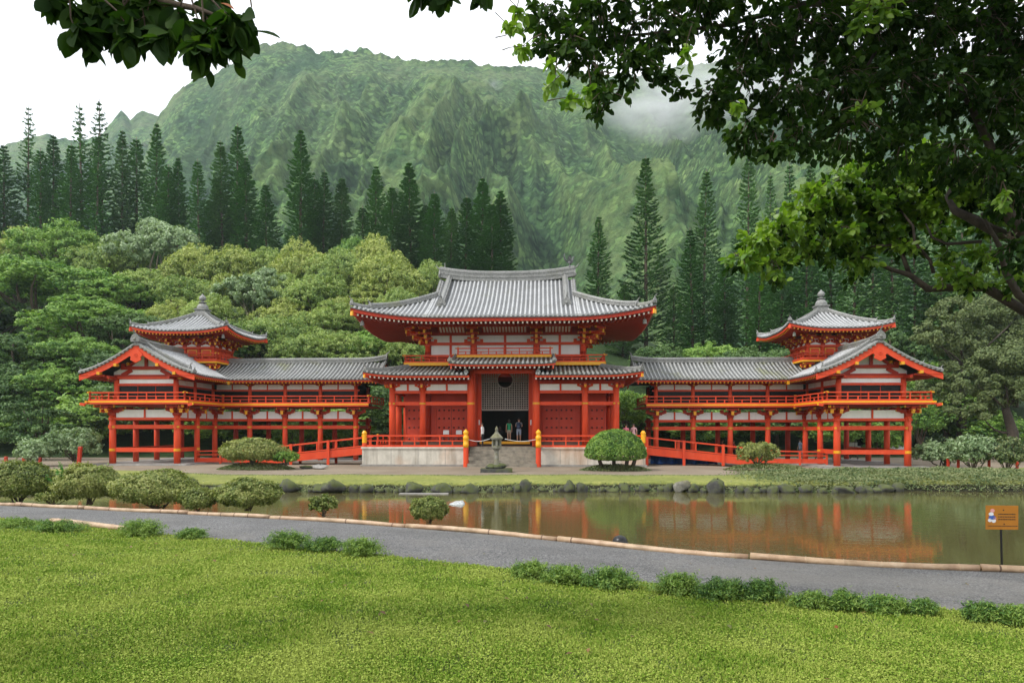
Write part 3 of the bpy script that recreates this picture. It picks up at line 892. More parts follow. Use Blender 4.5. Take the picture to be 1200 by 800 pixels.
    railing(bal, [(u0, 6 - OV + .06), (ui + .02, 6 - OV + .06)], 4.9, .62, post=.72)
    railing(bal, [(ui + .06, 6 - OV + .06), (ui + .06, vf + .06)], 4.9, .62, post=.72)
    railing(bal, [(ui + .06, vf + .06), (uo - .06, vf + .06)], 4.9, .62, post=.72)
    railing(bal, [(uo - .06, vf + .06), (uo - .06, 10.4)], 4.9, .62, post=.72)
    railing(bal, [(u0 + .04, 6 - OV + .06), (u0 + .04, 10.4)], 4.9, .62, post=.72)
    # upper storey
    ins = .2
    for u in CO:
        column(t, u, 6.05, 4.74, 6.62, .15, rd, [], 'upper_column'); column(t, u, 9.95, 4.74, 6.62, .15, dr, [], 'upper_column')
    for u in (UI + ins, UO - ins):
        for v in (ins, 3., 6., 10.): column(t, u, v, 4.74, 6.55, .19 if v == ins else .16, rd, [], 'upper_column')
    B_((12.5, 6.05, 6.05), (UI, 6.05, 6.05), .14, .14, 'upper_beam'); B_((12.3, 6.05, 6.64), (UI, 6.05, 6.64), .16, .18, 'upper_beam', dr)
    B_((UI, ins, 6.18), (UO, ins, 6.18), .16, .18, 'upper_beam'); B_((UI - .5, ins, 6.72), (UO + .5, ins, 6.72), .2, .22, 'upper_beam')
    for u in (UI + ins, UO - ins): B_((u, -.9, 6.66), (u, 10.6, 6.66), .18, .2, 'purlin', dr); B_((u, ins, 6.1), (u, 10, 6.1), .14, .14, 'upper_beam')
    for a, b in zip(us[:-1], us[1:]):
        m_ = (a + b) / 2
        panel(t, a + .16, m_ - .05, 6.05, 6.13, 6.54); panel(t, m_ + .05, b - .16, 6.05, 6.13, 6.54)
        q = MB(); q.bx(m_ - .05, m_ + .05, 5.99, 6.09, 6.12, 6.56); q.build('strut', rd, t)
        w = MB(); w.bx(a + .16, b - .16, 6.12, 6.15, 4.95, 5.98, 0); w.build('window', M['pane'], t)
        bracket('bracket', t, a, 6.05, 6.28, [(0, -1)], [(1, 0)], [dr, yl], .55, 1, False)
    panel(t, UI + ins + .2, UO - ins - .2, ins + .02, 6.28, 6.6)
    for a, b in ((.4, 2.8), (3.2, 5.8)):
        m_ = (a + b) / 2
        for u in (UI + ins, UO - ins):
            panel(t, a, m_ - .05, u, 6.18, 6.55, 'v'); panel(t, m_ + .05, b, u, 6.18, 6.55, 'v')
            w = MB(); w.bx(u - .015, u + .015, a, b, 4.95, 6.02, 0); w.build('window', M['pane'], t)
    w = MB(); w.bx(UI + .42, UO - .42, ins + .06, ins + .09, 4.95, 6.08, 0); wo = w.build('window', M['pane'], t)
    q = MB()
    for k in (1, 2): x = UI + .42 + (UO - UI - .84) * k / 3; q.bx(x - .02, x + .02, ins + .03, ins + .058, 4.95, 6.08)
    q.build('mullion', dr, wo)
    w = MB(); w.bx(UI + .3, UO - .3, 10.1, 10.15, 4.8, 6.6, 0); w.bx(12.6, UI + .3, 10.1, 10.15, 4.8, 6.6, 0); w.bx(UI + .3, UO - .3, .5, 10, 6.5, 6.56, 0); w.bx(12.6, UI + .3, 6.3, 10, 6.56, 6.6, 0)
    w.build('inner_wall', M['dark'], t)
    # ---------------- roofs
    prof = lambda d: .33 * d + .042 * d * d
    ZE = 6.92
    zero = lambda a, m: 0.0
    HC, HP = 3.5, 4.4
    u_end = 10.6 + DU * .8
    PUI, PUO = CU - HP, CU + HP         # pavilion eaves
    Lc = (CU - u_end) / 2; cu = (CU + u_end) / 2
    lift_end = lambda u: .0
    CFf = Face(lambda a, d: (cu + a, CV - HC + d), Lc, ZE, prof)
    CFb = Face(lambda a, d: (cu - a, CV + HC - d), Lc, ZE, prof)
    mb = MB()
    def lim(sgn):       # stop the corridor slope in the valley where the pavilion roof begins: u - PUI <= d
        def t0(a, m):
            u = cu + sgn * a
            return min(HC, max(0., u - PUI))
        return t0
    tiles(mb, CFf, lim(1), lambda a, m: HC if cu + a < PUI + HC else 0.)
    tiles(mb, CFb, lim(-1), lambda a, m: HC if cu - a < PUI + HC else 0.)
    mb.build('corridor_roof', [M['pan2'], M['tile2']], t)
    v0, v1 = -1.15, CV + HC + 1.0
    Lp = (v1 - v0) / 2; cv = (v0 + v1) / 2
    PFi = Face(lambda a, d: (PUI + d, cv - a), Lp, ZE, prof, .12, 2.0)
    PFo = Face(lambda a, d: (PUO - d, cv + a), Lp, ZE, prof, .12, 2.0)
    mb = MB()
    def t0i(a, m):
        v = cv - a; d = HC - abs(v - CV)
        return max(0., min(d, HP))
    tiles(mb, PFi, t0i, lambda a, m: HP)
    tiles(mb, PFo, zero, lambda a, m: HP)
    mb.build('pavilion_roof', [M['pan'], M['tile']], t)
    mb = MB()
    eaves(mb, CFf, .36, .10, 1.7, corner=False, cut=lambda a: 1.7 if cu + a < PUI + .02 else max(.0, 0.), h=.11, w=.09, spacing=.3, start=.14)
    mb.build('corridor_eave', [dr, yl, rd], t)
    mb = MB()
    eaves(mb, PFi, .36, .10, 1.9, corner=False, cut=lambda a: 1.9 if (cv - a < CV - HC - .02) else 0., h=.11, w=.09, spacing=.3, start=.14)
    mb.build('pavilion_eave', [dr, yl, rd], t); mb = MB()
    eaves(mb, PFo, .36, .10, 1.9, corner=False, h=.11, w=.09, spacing=.3, start=.14)
    mb.build('pavilion_eave', [dr, yl, rd], t)
    cp = MB(); cp.bx(PUI - .12, PUI + .06, CV - HC - .1, CV - HC + .08, ZE - .48, ZE - .2); cp.build('valley_cap', gd, t)
    rg = MB()
    pts = [(u, CV, ZE + prof(HC) - .05 + .30 * max(0, (13.2 - u) / 2.6) ** 2) for u in np.concatenate([np.linspace(u_end + .05, 13.2, 6), np.linspace(14.5, CU - 2.2, 5)])]
    ridge_path(rg, pts, .36, .34, 0, True, 3); onigawara(rg, (u_end + .05, CV, ZE + prof(HC) + .2), (-1, 0, 0), .5)
    for sg in (-1, 1):                      # corridor end verge
        F_ = CFf if sg < 0 else CFb
        pts = [F_.P((-Lc + .1) if sg < 0 else (Lc - .1), d, .03) for d in np.linspace(.05, HC, 6)]
        ridge_path(rg, pts, .22, .12, 0, True, 1)
    rg.build('corridor_ridge', M['ridge'], t)
    eb = MB()
    for sg in (-1, 1):
        poly = [(u_end + .1, CV + sg * (HC - d), ZE + prof(d) - .1) for d in np.linspace(0, HC, 6)] + [(u_end + .1, CV + sg * (HC - d), ZE + prof(d) - .42) for d in np.linspace(HC, 0, 6)]
        eb.prism(poly, None, (.09, 0, 0))
    eb.build('end_bargeboard', rd, t)
    rg = MB()
    zr = ZE + prof(HP)
    pts = [(CU, v, zr - .06 + .22 * max(0, (1.2 - v) / 2.4) ** 2) for v in (-1.2, -.6, 0, .6, 1.2, 2.4, 4., 5.4)]
    ridge_path(rg, pts, .38, .36, 0, True, 3); onigawara(rg, (CU, -1.22, zr + .1), (0, -1, 0), .62)
    rg.build('pavilion_ridge', M['ridge'], t); rg = MB()
    pts = [(CU, v, zr - .06) for v in (10.6, 11.8, v1)]; ridge_path(rg, pts, .38, .36, 0, True, 3)
    rg.build('pavilion_ridge', M['ridge'], t)
    dgo = MB()
    for F_, sg in ((PFi, 1), (PFo, -1)):     # inner descending ridges near the gable, and the verge tiles
        a_ = sg * (Lp - 1.15)
        pts = [F_.P(a_, d, 0) for d in np.linspace(.9, HP - .1, 8)]
        ridge_path(dgo, pts, .32, .28, 0, True, 2); onigawara(dgo, pts[0], (-1 if sg > 0 else 1, 0, 0), .42)
        a2 = sg * (Lp - .02)
        pts = [F_.P(a2, d, .05) for d in np.linspace(.02, HP, 9)]
        dgo.tube(pts, .10, 8)
        pts = [F_.P(sg * (Lp - .36), d, .05) for d in np.linspace(.02, HP, 9)]
        dgo.tube(pts, .10, 8)
        for d in np.linspace(.1, HP - .1, 15):
            p = Vector(F_.P(a2, d, -.02)); dgo.beam(p + Vector((0, .5, .04)), p + Vector((0, -.09, .0)), .2, .15)
        onigawara(dgo, F_.P(sg * (Lp - .2), .05, .02), (-1 if sg > 0 else 1, -.6, 0), .26)
    dgo.build('verge_tile', M['ridge'], t)
    # bargeboards, pendant and gable wall
    bb = MB()
    for sg in (-1, 1):
        ds = np.linspace(-.02, HP, 11)
        top = [(CU + sg * (HP - d), v0 + .03, ZE + prof(max(d, 0)) - .10) for d in ds]
        bot = [(CU + sg * (HP - d), v0 + .03, ZE + prof(max(d, 0)) - .50 - .10 * (d / HP)) for d in ds][::-1]
        for i in range(len(ds) - 1):
            a, b = top[i], top[i + 1]; c, d_ = bot[len(ds) - 2 - i], bot[len(ds) - 1 - i]
            bb.prism([a, b, c, d_], None, (0, .1, 0))
    bbo = bb.build('bargeboard', rd, t)
    gm = MB()
    zp = zr - .62
    gm.prism([(CU + x, v0 - .07, zp + z) for x, z in [(-.16, .15), (-.46, -.1), (-.5, -.3), (-.36, -.42), (-.42, -.62), (-.22, -.72), (0, -.84), (.22, -.72), (.42, -.62), (.36, -.42), (.5, -.3), (.46, -.1), (.16, .15)]], None, (0, .09, 0), 0)
    for k in range(6):
        a = math.pi * k / 3; gm.lathe([(.05, 0)] * 1 + [(.05, .03)], (0, 0, 0), 6, 0)
        for q in range(len(gm.v) - 12, len(gm.v)):
            x, y, z = gm.v[q]; gm.v[q] = (CU + x + .1 * math.cos(a), v0 - .07 - z, zp - .26 + y + .1 * math.sin(a))
    gm.build('gable_pendant', M['red'], bbo)
    for d in (1.15, 2.45):                   # gold purlin ends on the bargeboards
        for sg in (-1, 1):
            g = MB(); g.box(CU + sg * (HP - d - .35), v0 + .12, ZE + prof(d) - .40, .22, .36, .22); g.build('purlin_end', gd, t)
    gw = MB(); gv = ins + .05
    for i in range(10):
        ua, ub = CU - 2.6 + 5.2 * i / 10, CU - 2.6 + 5.2 * (i + 1) / 10
        za, zb_ = ZE + prof(HP - abs(ua - CU)) - .5, ZE + prof(HP - abs(ub - CU)) - .5
        gw.prism([(ua, gv, 6.8), (ub, gv, 6.8), (ub, gv, zb_), (ua, gv, za)], None, (0, .08, 0))
    gw.build('gable_wall', wh, t)
    gt = MB()
    gt.beam((CU - 2.5, gv - .08, 6.86), (CU + 2.5, gv - .08, 6.86), .16, .16); gt.beam((CU - 1.95, gv - .08, 7.46), (CU + 1.95, gv - .08, 7.46), .2, .24)
    gt.beam((CU, gv - .07, 7.5), (CU, gv - .07, 8.6), .2, .2)
    for sg in (-1, 1):
        gt.beam((CU + sg * 1.9, gv - .07, 6.9), (CU + sg * 1.15, gv - .07, 7.3), .14, .26); gt.beam((CU + sg * 1.5, gv - .06, 7.5), (CU + sg * .5, gv - .06, 8.2), .14, .2)
        gt.box(CU + sg * 1.75, gv - .1, 7.68, .3, .26, .24)
    gt.build('gable_truss', dr, t)
    br = MB()
    for sg in (-1, 1):
        br.box(CU + sg * 2.75, gv - .2, 6.72, .25, .3, .3, 0); br.box(CU + sg * 1.35, gv - .18, 7.78, .2, .2, .2, 0)
    br.build('nosing', gd, t)
    # ---------------- corner turret
    CU = CU - .45
    tw = MB(); tw.bx(CU - 1.75, CU + 1.75, CV - 1.75, CV + 1.75, 7.2, 10.6, 0); two = tw.build('turret_wall', M['red'], t)
    for sx in (-1, -.34, .34, 1):
        column(t, CU + sx * 1.8, CV - 1.8, 8.55, 9.75, .12, rd, [], 'turret_column')
        column(t, CU - 1.8, CV + (sx * 1.8 if sx > -1 else 1.8), 8.55, 9.75, .12, rd, [], 'turret_column')
    bal2 = MB(); bal2.bx(CU - 2.45, CU + 2.45, CV - 2.45, CV + 2.45, 8.50, 8.60, 0); bal2.bx(CU - 2.52, CU + 2.52, CV - 2.52, CV + 2.52, 8.36, 8.49, 1)
    tb = bal2.build('turret_balcony', [rd, yl], t)
    q = 2.4
    for a, b in (((-q, -q), (q, -q)), ((-q, -q), (-q, q)), ((q, -q), (q, q))):
        railing(tb, [(CU + a[0], CV + a[1]), (CU + b[0], CV + b[1])], 8.6, .58, post=.6)
    for x, y_, outs in ((-1.8, -1.8, [(0, -1), (-1, 0), (-.7, -.7)]), (1.8, -1.8, [(0, -1), (1, 0), (.7, -.7)]), (0, -1.8, [(0, -1)]), (-1.8, 0, [(-1, 0)]), (-1.8, 1.8, [(-1, 0)])):
        bracket('turret_bracket', t, CU + x, CV + y_, 7.72, outs, [(1, 0)] if abs(outs[0][1]) > .5 else [(0, 1)], [M['red'], yl], .8, 1)
    for sx in (-1.22, 0, 1.22):
        p = MB(); p.prism([(CU + sx - .5, CV - 1.84, 9.78), (CU + sx + .5, CV - 1.84, 9.78), (CU + sx + .5, CV - 1.84, 9.95), (CU + sx + .28, CV - 1.84, 10.12), (CU + sx + .22, CV - 1.84, 10.3), (CU + sx - .22, CV - 1.84, 10.3), (CU + sx - .28, CV - 1.84, 10.12), (CU + sx - .5, CV - 1.84, 9.95)], None, (0, .05, 0)); p.build('turret_panel', wh, t)
        p = MB(); p.prism([(CU - 1.84, CV + sx - .5, 9.78), (CU - 1.84, CV + sx + .5, 9.78), (CU - 1.84, CV + sx + .5, 9.95), (CU - 1.84, CV + sx + .28, 10.12), (CU - 1.84, CV + sx + .22, 10.3), (CU - 1.84, CV + sx - .22, 10.3), (CU - 1.84, CV + sx - .28, 10.12), (CU - 1.84, CV + sx - .5, 9.95)], None, (.05, 0, 0)); p.build('turret_panel', wh, t)
        for lo in ((CU + sx, CV - 1.8, [(0, -1)], [(1, 0)]), (CU - 1.8, CV + sx, [(-1, 0)], [(0, 1)])) if sx else ():
            pass
        w = MB(); w.bx(CU + sx - .42, CU + sx + .42, CV - 1.80, CV - 1.752, 9.05, 9.55, 1); w.bx(CU + sx - .32, CU + sx + .32, CV - 1.825, CV - 1.802, 9.12, 9.48, 0)
        w.build('shutter', [rd, gd], t)
    for sx in (-1.8, -.61, .61, 1.8):
        corner = abs(sx) > 1
        bracket('turret_bracket', t, CU + sx, CV - 1.8, 9.72, [(0, -1)] + ([(math.copysign(.75, sx), -.75)] if corner else []), [(1, 0)], [dr, yl], .78, 2)
        if sx > -1.7: bracket('turret_bracket', t, CU - 1.8, CV + sx, 9.72, [(-1, 0)], [(0, 1)], [dr, yl], .78, 2)
    for z, h in ((9.72, .14), (9.0, .12), (10.36, .16)):
        r_ = MB(); q = 1.86
        for a, b in (((-q - .1, -q), (q + .1, -q)), ((-q, -q - .09), (-q, q)), ((q, -q - .09), (q, q))): r_.beam((CU + a[0], CV + a[1], z), (CU + b[0], CV + b[1], z), .16, h)
        r_.build('turret_beam', rd, t)
    prof = lambda d: .30 * d + .050 * d * d
    TA = 4.1
    TF = hip_faces(CU, CV, TA, TA, 10.93, prof, .46, 3.4)
    mb = MB()
    for k_ in TF: tiles(mb, TF[k_], zero, lambda a, m: max(0., min(TA - .35, TA - abs(a))))
    mb.build('turret_roof', [M['pan'], M['tile']], t)
    mb = MB()
    for k_ in TF: eaves(mb, TF[k_], .42, .10, 2.3, h=.11, w=.09, spacing=.29, start=.15)
    mb.build('turret_eave', [dr, yl, rd], t)
    hg = MB(); hb = MB()
    for sx in (-1, 1):
        for sy in (-1, 1):
            F_ = TF['front'] if sy < 0 else TF['back']; ss_ = sx if sy < 0 else -sx
            cs = np.linspace(.08, TA - .3, 9)
            pts = [F_.P(ss_ * (TA - c), c, .02 + .08 * max(0, 1 - c / .7) ** 2) for c in cs]
            ridge_path(hg, pts[2:], .26, .22, 0, True, 2); onigawara(hg, pts[2], (sx, sy, 0), .3)
            ridge_path(hg, pts[:4], .22, .12, 0, True, 1); onigawara(hg, pts[0], (sx, sy, .1), .3)
            a = F_.S(ss_ * (TA - .06), .06, .38, .1); b = F_.S(ss_ * (TA - 2.3), 2.3, .38, .1)
            hb.beam(a, b, .18, .24, 0); a2 = Vector(a) + (Vector(a) - Vector(b)).normalized() * .08; hb.beam(a2, a, .2, .26, 1)
    hg.build('turret_hip_ridge', M['ridge'], t); hb.build('turret_hip_rafter', [rd, M['red']], t)
    if True:
        p = TF['front'].S(-(TA - .6), .6, .45, .1); bl = MB()
        bl.lathe([(.03, -.1), (.1, -.16), (.13, -.4), (.15, -.45)], p, 10); bl.build('wind_bell', M['ridge'], t)
    fi = MB(); zf = 12.78
    fi.lathe([(.80, -.12), (.80, .12), (.68, .14), (.64, .40), (.76, .44), (.76, .54), (.6, .56)], (CU, CV, zf), 4)
    fi.lathe([(.50, .54), (.47, .76), (.34, .96), (.2, 1.06), (.34, 1.1), (.34, 1.16), (.14, 1.2), (.12, 1.3), (.26, 1.34), (.3, 1.5), (.24, 1.66), (.1, 1.78), (.03, 1.9)], (CU, CV, zf), 16)
    fi.build('finial', M['ridge'], t)
    MB.org = (0, 0); MB.mir = 1
    return t

def pane():
    m, t, b = nt('dark_window_glass')
    b.inputs['Base Color'].default_value = (.010, .009, .008, 1); b.inputs['Roughness'].default_value = .3
    b.inputs['Specular IOR Level'].default_value = .15
    return m
M['pane'] = pane()
wingR = build_wing(1)
wingL = build_wing(-1)

# ------------------------------------------------------------------ ramps down to the wings
def build_ramp(s):
    t = thing('wheelchair_ramp', {1: 'long red railed ramp sloping down right from the hall podium, blue cloth below',
                       -1: 'long red railed ramp sloping down left from the hall podium, behind clipped bush'}[s], 'ramp', TW(s * 10.6, .9), TH, 'ramps beside the hall')
    MB.org = (10.6, .9); MB.mir = s
    rd = M['red']
    ua, ub, za, zb = 10.5, 20.4, 1.42, .42
    z = lambda u: za + (zb - za) * (u - ua) / (ub - ua)
    d = MB(); d.hexa([(ua, .9, za - .1), (ub, .9, zb - .1), (ub, 2.6, zb - .1), (ua, 2.6, za - .1), (ua, .9, za), (ub, .9, zb), (ub, 2.6, zb), (ua, 2.6, za)])
    d.build('deck', M['board'], t)
    for v in (.84, 2.66):
        b = MB(); b.beam((ua, v, za - .32), (ub, v, zb - .32), .12, .56); b.build('stringer', rd, t)
        h = MB(); h.beam((ua, v, za + .70), (ub, v, zb + .66), .10, .10); h.build('handrail', rd, t)
        h = MB(); h.beam((ua, v, za + .05), (ub, v, zb + .03), .08, .09); h.build('kickrail', rd, t)
    for k, u in enumerate((10.75, 13.5, 16.4, 19.3)):
        p = MB(); p.bx(u - .1, u + .1, .68, .78, -.02, z(u) + .76); p.build('post', rd, t)
        p = MB(); p.bx(u - .1, u + .1, 2.72, 2.82, -.02, z(u) + .76); p.build('post', rd, t)
    for u in (12.9, 14.4, 17.9):
        p = MB(); p.bx(u - .05, u + .05, .80, .88, z(u), z(u) + .66); p.build('baluster', rd, t)
    # level run on towards the pavilion
    b = MB(); b.bx(20.4, 24.6, 2.0, 2.1, .12, .46); b.build('stringer', rd, t)
    h = MB(); h.beam((20.4, 2.05, 1.06), (24.6, 2.05, .98), .09, .1); h.beam((20.4, 2.05, .74), (24.6, 2.05, .7), .07, .08); h.build('handrail', rd, t)
    for u in (20.5, 22.5, 24.5):
        p = MB(); p.bx(u - .07, u + .07, 1.9, 1.99, 0, 1.08); p.build('post', rd, t)
    MB.org = (0, 0); MB.mir = 1
    return t
build_ramp(1); build_ramp(-1)
# ================================================================== GROUND, WATER, MOUNTAIN
def interp(x, pts):
    xs, ys = zip(*pts); return np.interp(x, xs, ys)
def smooth_curve(pts):
    """dense, softened copy of a control polyline y(x)"""
    xs = np.linspace(-70, 70, 561); ys = np.interp(xs, *zip(*pts))
    k = np.hanning(19); k /= k.sum()
    yp = np.pad(ys, 9, mode='edge'); ys = np.convolve(yp, k, 'valid')
    return lambda x: np.interp(x, xs, ys)
far_edge = smooth_curve([(-70, 26), (-30, 23.5), (-14.8, 19.8), (-8.97, 17.9), (-4.6, 16.4), (0, 14.15), (1.6, 12.95), (2.99, 12.05), (5.25, 11.05), (7.82, 10.48), (10, 10.2), (30, 9.5), (70, 9)])
near_edge = smooth_curve([(-70, 24), (-30, 21), (-11.25, 15.0), (-8.56, 13.65), (-6.3, 12.6), (-3.95, 11.5), (-2, 10.55), (0, 9.45), (1.6, 8.6), (3, 8.05), (3.84, 7.7), (5.3, 7.1), (10, 6.1), (30, 3.5), (70, 1)])
bank_w = lambda x: interp(x, [(-70, 6), (-20, 5), (-12, 3.4), (-8, 2.4), (-4, 1.3), (0, .9), (7.6, .75), (9.2, 1.6), (11, 4.6), (14, 7), (20, 7), (70, 7)])
shore = lambda x: far_edge(x) + bank_w(x)
y_far = lambda x: 35.9 + .35 * np.sin(np.asarray(x) * .33) + .25 * np.sin(np.asarray(x) * .9 + 1) + .2 * (fbm(np.asarray(x) * .8, 0 * np.asarray(x) + 3, 3, 5) - .5)
WZ = -.6

def strip(name, mat, xs, y0, y1, ny, zf, kind='structure', thick=None):
    """a sheet between two curves y0(x) and y1(x); zf(x, y, q) with q 0..1 across"""
    xs = np.asarray(xs, float)
    q = np.linspace(0, 1, ny)
    X = np.repeat(xs[:, None], ny, 1)
    Y0 = np.asarray(y0(xs), float) + 0 * xs; Y1 = np.asarray(y1(xs), float) + 0 * xs
    Y = Y0[:, None] * (1 - q) + Y1[:, None] * q
    Z = zf(X, Y, np.repeat(q[None, :], len(xs), 0))
    V = np.stack([X, Y, Z], -1).reshape(-1, 3)
    i, j = np.meshgrid(np.arange(len(xs) - 1), np.arange(ny - 1), indexing='ij')
    a = (i * ny + j).ravel()
    F = np.stack([a, a + ny, a + ny + 1, a + 1], 1)
    o = np_mesh(name, V, F, mat, smooth=True)
    if kind: o['kind'] = kind
    return o

def ground_mat(name, cols, scale, bs=.4, bd=.03, rough=.95, extra=None, big=.25):
    m, t, b = nt(name)
    v = coord(t)
    n1 = noise(t, scale, 6, .7, v); n2 = noise(t, big, 4, .6, v)
    mm = N(t, 'ShaderNodeMath', operation='MULTIPLY_ADD'); t.links.new(n2, mm.inputs[0]); mm.inputs[1].default_value = .6
    t.links.new(n1, mm.inputs[2])
    c = ramp(t, mm.outputs[0], [(.5 + .6 * i / (len(cols) - 1), c) for i, c in enumerate(cols)])
    if extra: c = extra(t, c, v)
    t.links.new(c, b.inputs['Base Color']); b.inputs['Roughness'].default_value = rough
    b.inputs['Specular IOR Level'].default_value = .2
    bump(t, b, n1, bs, bd)
    return m
M['soil'] = ground_mat('lawn_soil', [(.035, .045, .012), (.06, .085, .02), (.10, .13, .03)], 14, .6, .02)
def bank_shade(t, c, v):  # darkens the low bank face: its shade painted into the colour
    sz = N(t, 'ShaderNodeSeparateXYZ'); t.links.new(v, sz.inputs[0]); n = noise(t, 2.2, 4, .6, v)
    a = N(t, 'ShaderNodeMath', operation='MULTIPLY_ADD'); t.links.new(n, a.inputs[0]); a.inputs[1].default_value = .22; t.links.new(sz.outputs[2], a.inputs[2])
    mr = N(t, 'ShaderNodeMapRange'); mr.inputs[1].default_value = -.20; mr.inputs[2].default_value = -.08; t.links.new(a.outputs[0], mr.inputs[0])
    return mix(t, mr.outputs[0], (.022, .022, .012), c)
M['mown'] = ground_mat('mown_grass', [(.095, .115, .026), (.18, .20, .05), (.28, .275, .085)], 6, .6, .04, extra=bank_shade)
M['bankgrass'] = ground_mat('bank_grass', [(.03, .05, .012), (.07, .10, .02), (.14, .15, .04)], 5, .7, .05)
M['court'] = ground_mat('court_gravel', [(.13, .10, .072), (.21, .17, .125), (.30, .25, .19)], 30, .5, .01)
M['bed'] = ground_mat('pond_mud', [(.04, .035, .015), (.08, .07, .03)], 3)
M['wild'] = ground_mat('hillside_undergrowth', [(.010, .022, .006), (.022, .045, .012), (.045, .075, .02)], 1.2, 1, .3)

def path_mat():
    m, t, b = nt('grey_path_gravel')
    v = coord(t)
    vo = N(t, 'ShaderNodeTexVoronoi'); vo.inputs['Scale'].default_value = 55; t.links.new(v, vo.inputs['Vector'])
    n2 = noise(t, .7, 5, .65, v); n1 = noise(t, 26, 4, .7, v)
    sp = N(t, 'ShaderNodeSeparateColor'); t.links.new(vo.outputs['Color'], sp.inputs[0])
    c = ramp(t, sp.outputs[0], [(.05, (.05, .05, .053)), (.5, (.125, .124, .126)), (.95, (.29, .285, .28))])
    n6 = noise(t, .33, 6, .7, v, .6)
    c = mix(t, ramp(t, n2, [(.35, (.0, .0, .0)), (.7, (.6, .6, .6))]), c, (.075, .073, .07))
    c = mix(t, ramp(t, n6, [(.50, (.0, .0, .0)), (.62, (.55, .55, .55))]), c, (.19, .18, .165))
    c = mix(t, ramp(t, n1, [(.6, (0, 0, 0)), (.75, (.6, .6, .6))]), c, (.08, .07, .055))
    t.links.new(c, b.inputs['Base Color']); b.inputs['Roughness'].default_value = .9
    bump(t, b, vo.outputs['Distance'], .8, .02)
    return m
M['path'] = path_mat()

def water_mat():
    m, t, b = nt('murky_pond_water')
    b.inputs['Base Color'].default_value = (.085, .078, .030, 1)
    b.inputs['Roughness'].default_value = .02; b.inputs['IOR'].default_value = 1.38
    v = coord(t, (1, 1.9, 1)); v2 = coord(t, (.22, .5, 1))
    n1 = noise(t, 2.0, 3, .55, v, .3); n2 = noise(t, .5, 2, .5, v2, .3); n4 = noise(t, 7.0, 2, .5, v)
    n3 = noise(t, .09, 2, .5, coord(t))
    a = N(t, 'ShaderNodeMath', operation='MULTIPLY'); t.links.new(n1, a.inputs[0])
    t.links.new(ramp(t, n3, [(.38, (.25, .25, .25)), (.62, (1, 1, 1))]), a.inputs[1])
    c = N(t, 'ShaderNodeMath', operation='MULTIPLY_ADD'); t.links.new(n4, c.inputs[0]); c.inputs[1].default_value = .10; t.links.new(a.outputs[0], c.inputs[2])
    s_ = N(t, 'ShaderNodeMath', operation='MULTIPLY_ADD'); t.links.new(n2, s_.inputs[0]); s_.inputs[1].default_value = .6; t.links.new(c.outputs[0], s_.inputs[2])
    bump(t, b, s_.outputs[0], .13, .06)
    return m
M['water'] = water_mat()

XS = np.unique(np.concatenate([np.linspace(-60, -22, 60), np.linspace(-22, 22, 221), np.linspace(22, 60, 60)]))
lawn_z = lambda X, Y: .75 + .22 * sstep(0, 4.5, near_edge(X) - Y) + .05 * (fbm(X * .35, Y * .35, 3, 11) - .5) * sstep(0, 1.2, near_edge(X) - Y)
strip('lawn_ground', M['soil'], XS, lambda x: -30 + 0 * x, near_edge, 90, lambda X, Y, q: lawn_z(X, Y))
path_z = lambda q: .75 - .25 * q
strip('path', M['path'], XS, near_edge, far_edge, 14, lambda X, Y, q: path_z(q) + .02 * np.sin(q * math.pi) + .012 * (fbm(X * 2, Y * 2, 2, 3) - .5) * np.sin(q * math.pi))
def bank_z(X, Y, q):
    return .50 - 1.22 * sstep(0, 1, q ** 1.25) + .12 * (fbm(X * 1.3, Y * 1.3, 3, 9) - .5) * np.sin(q * math.pi)
strip('near_bank', M['bankgrass'], XS, far_edge, shore, 16, bank_z)
strip('pond_bed', M['bed'], XS, shore, y_far, 12, lambda X, Y, q: -.72 - .9 * np.sin(q * math.pi))
w_ = strip('pond_water', M['water'], np.linspace(-60, 60, 25), lambda x: shore(x) - 1.2, lambda x: 36.8 + 0 * x, 12, lambda X, Y, q: WZ + 0 * X)
G0 = 40.6
g_edge = lambda x: G0 + .25 * np.sin(np.asarray(x) * .5) + .2 * np.sin(np.asarray(x) * 1.3 + 2) + interp(x, [(-60, 0), (14, 0), (18, 4), (22, 9), (60, 10)]) + interp(x, [(-60, 7), (-28, 6), (-20, 1.2), (-14, 0), (60, 0)])
def fbz(X, Y, q):
    rise = sstep(0, .22, (Y - y_far(X)) / 3.5)
    mound = .26 * sstep(13, 17, X) * np.exp(-((Y - 40.2) / 2.6) ** 2) * sstep(0, 2.0, Y - y_far(X))
    return -.72 + rise * .62 + .10 * sstep(.1, 1, q) + mound - .10 * sstep(13, 18, X) * sstep(.3, 1, q) + .08 * (fbm(X * .8, Y * .8, 3, 21) - .5) * np.sin(np.clip(q, 0, 1) * math.pi)
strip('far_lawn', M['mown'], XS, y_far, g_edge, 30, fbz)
strip('court', M['court'], XS, g_edge, lambda x: 66 + 0 * x, 24, lambda X, Y, q: -.10 * sstep(13, 18, X) * (1 - sstep(.5, 1, q)) + .02 * (fbm(X * .6, Y * .6, 2, 2) - .5) * np.sin(q * math.pi))
def hill(X, Y):
    X = np.asarray(X, float); Y = np.asarray(Y, float)
    sl = .42 - .24 * sstep(0, 55, X)
    h = sl * np.clip(Y - 66, 0, None) * sstep(58, 84, Y)
    h = h * (1 - .0 * Y)
    cap = 46
    h = cap * np.tanh(h / cap)
    return h + (1.6 * (fbm(X * .06, Y * .06, 3, 31) - .5)) * sstep(66, 80, Y)
gx = np.linspace(-320, 320, 161)
strip('ground', M['wild'], gx, lambda x: 66 + 0 * x, lambda x: 330 + 0 * x, 90, lambda X, Y, q: hill(X, Y) - .004)
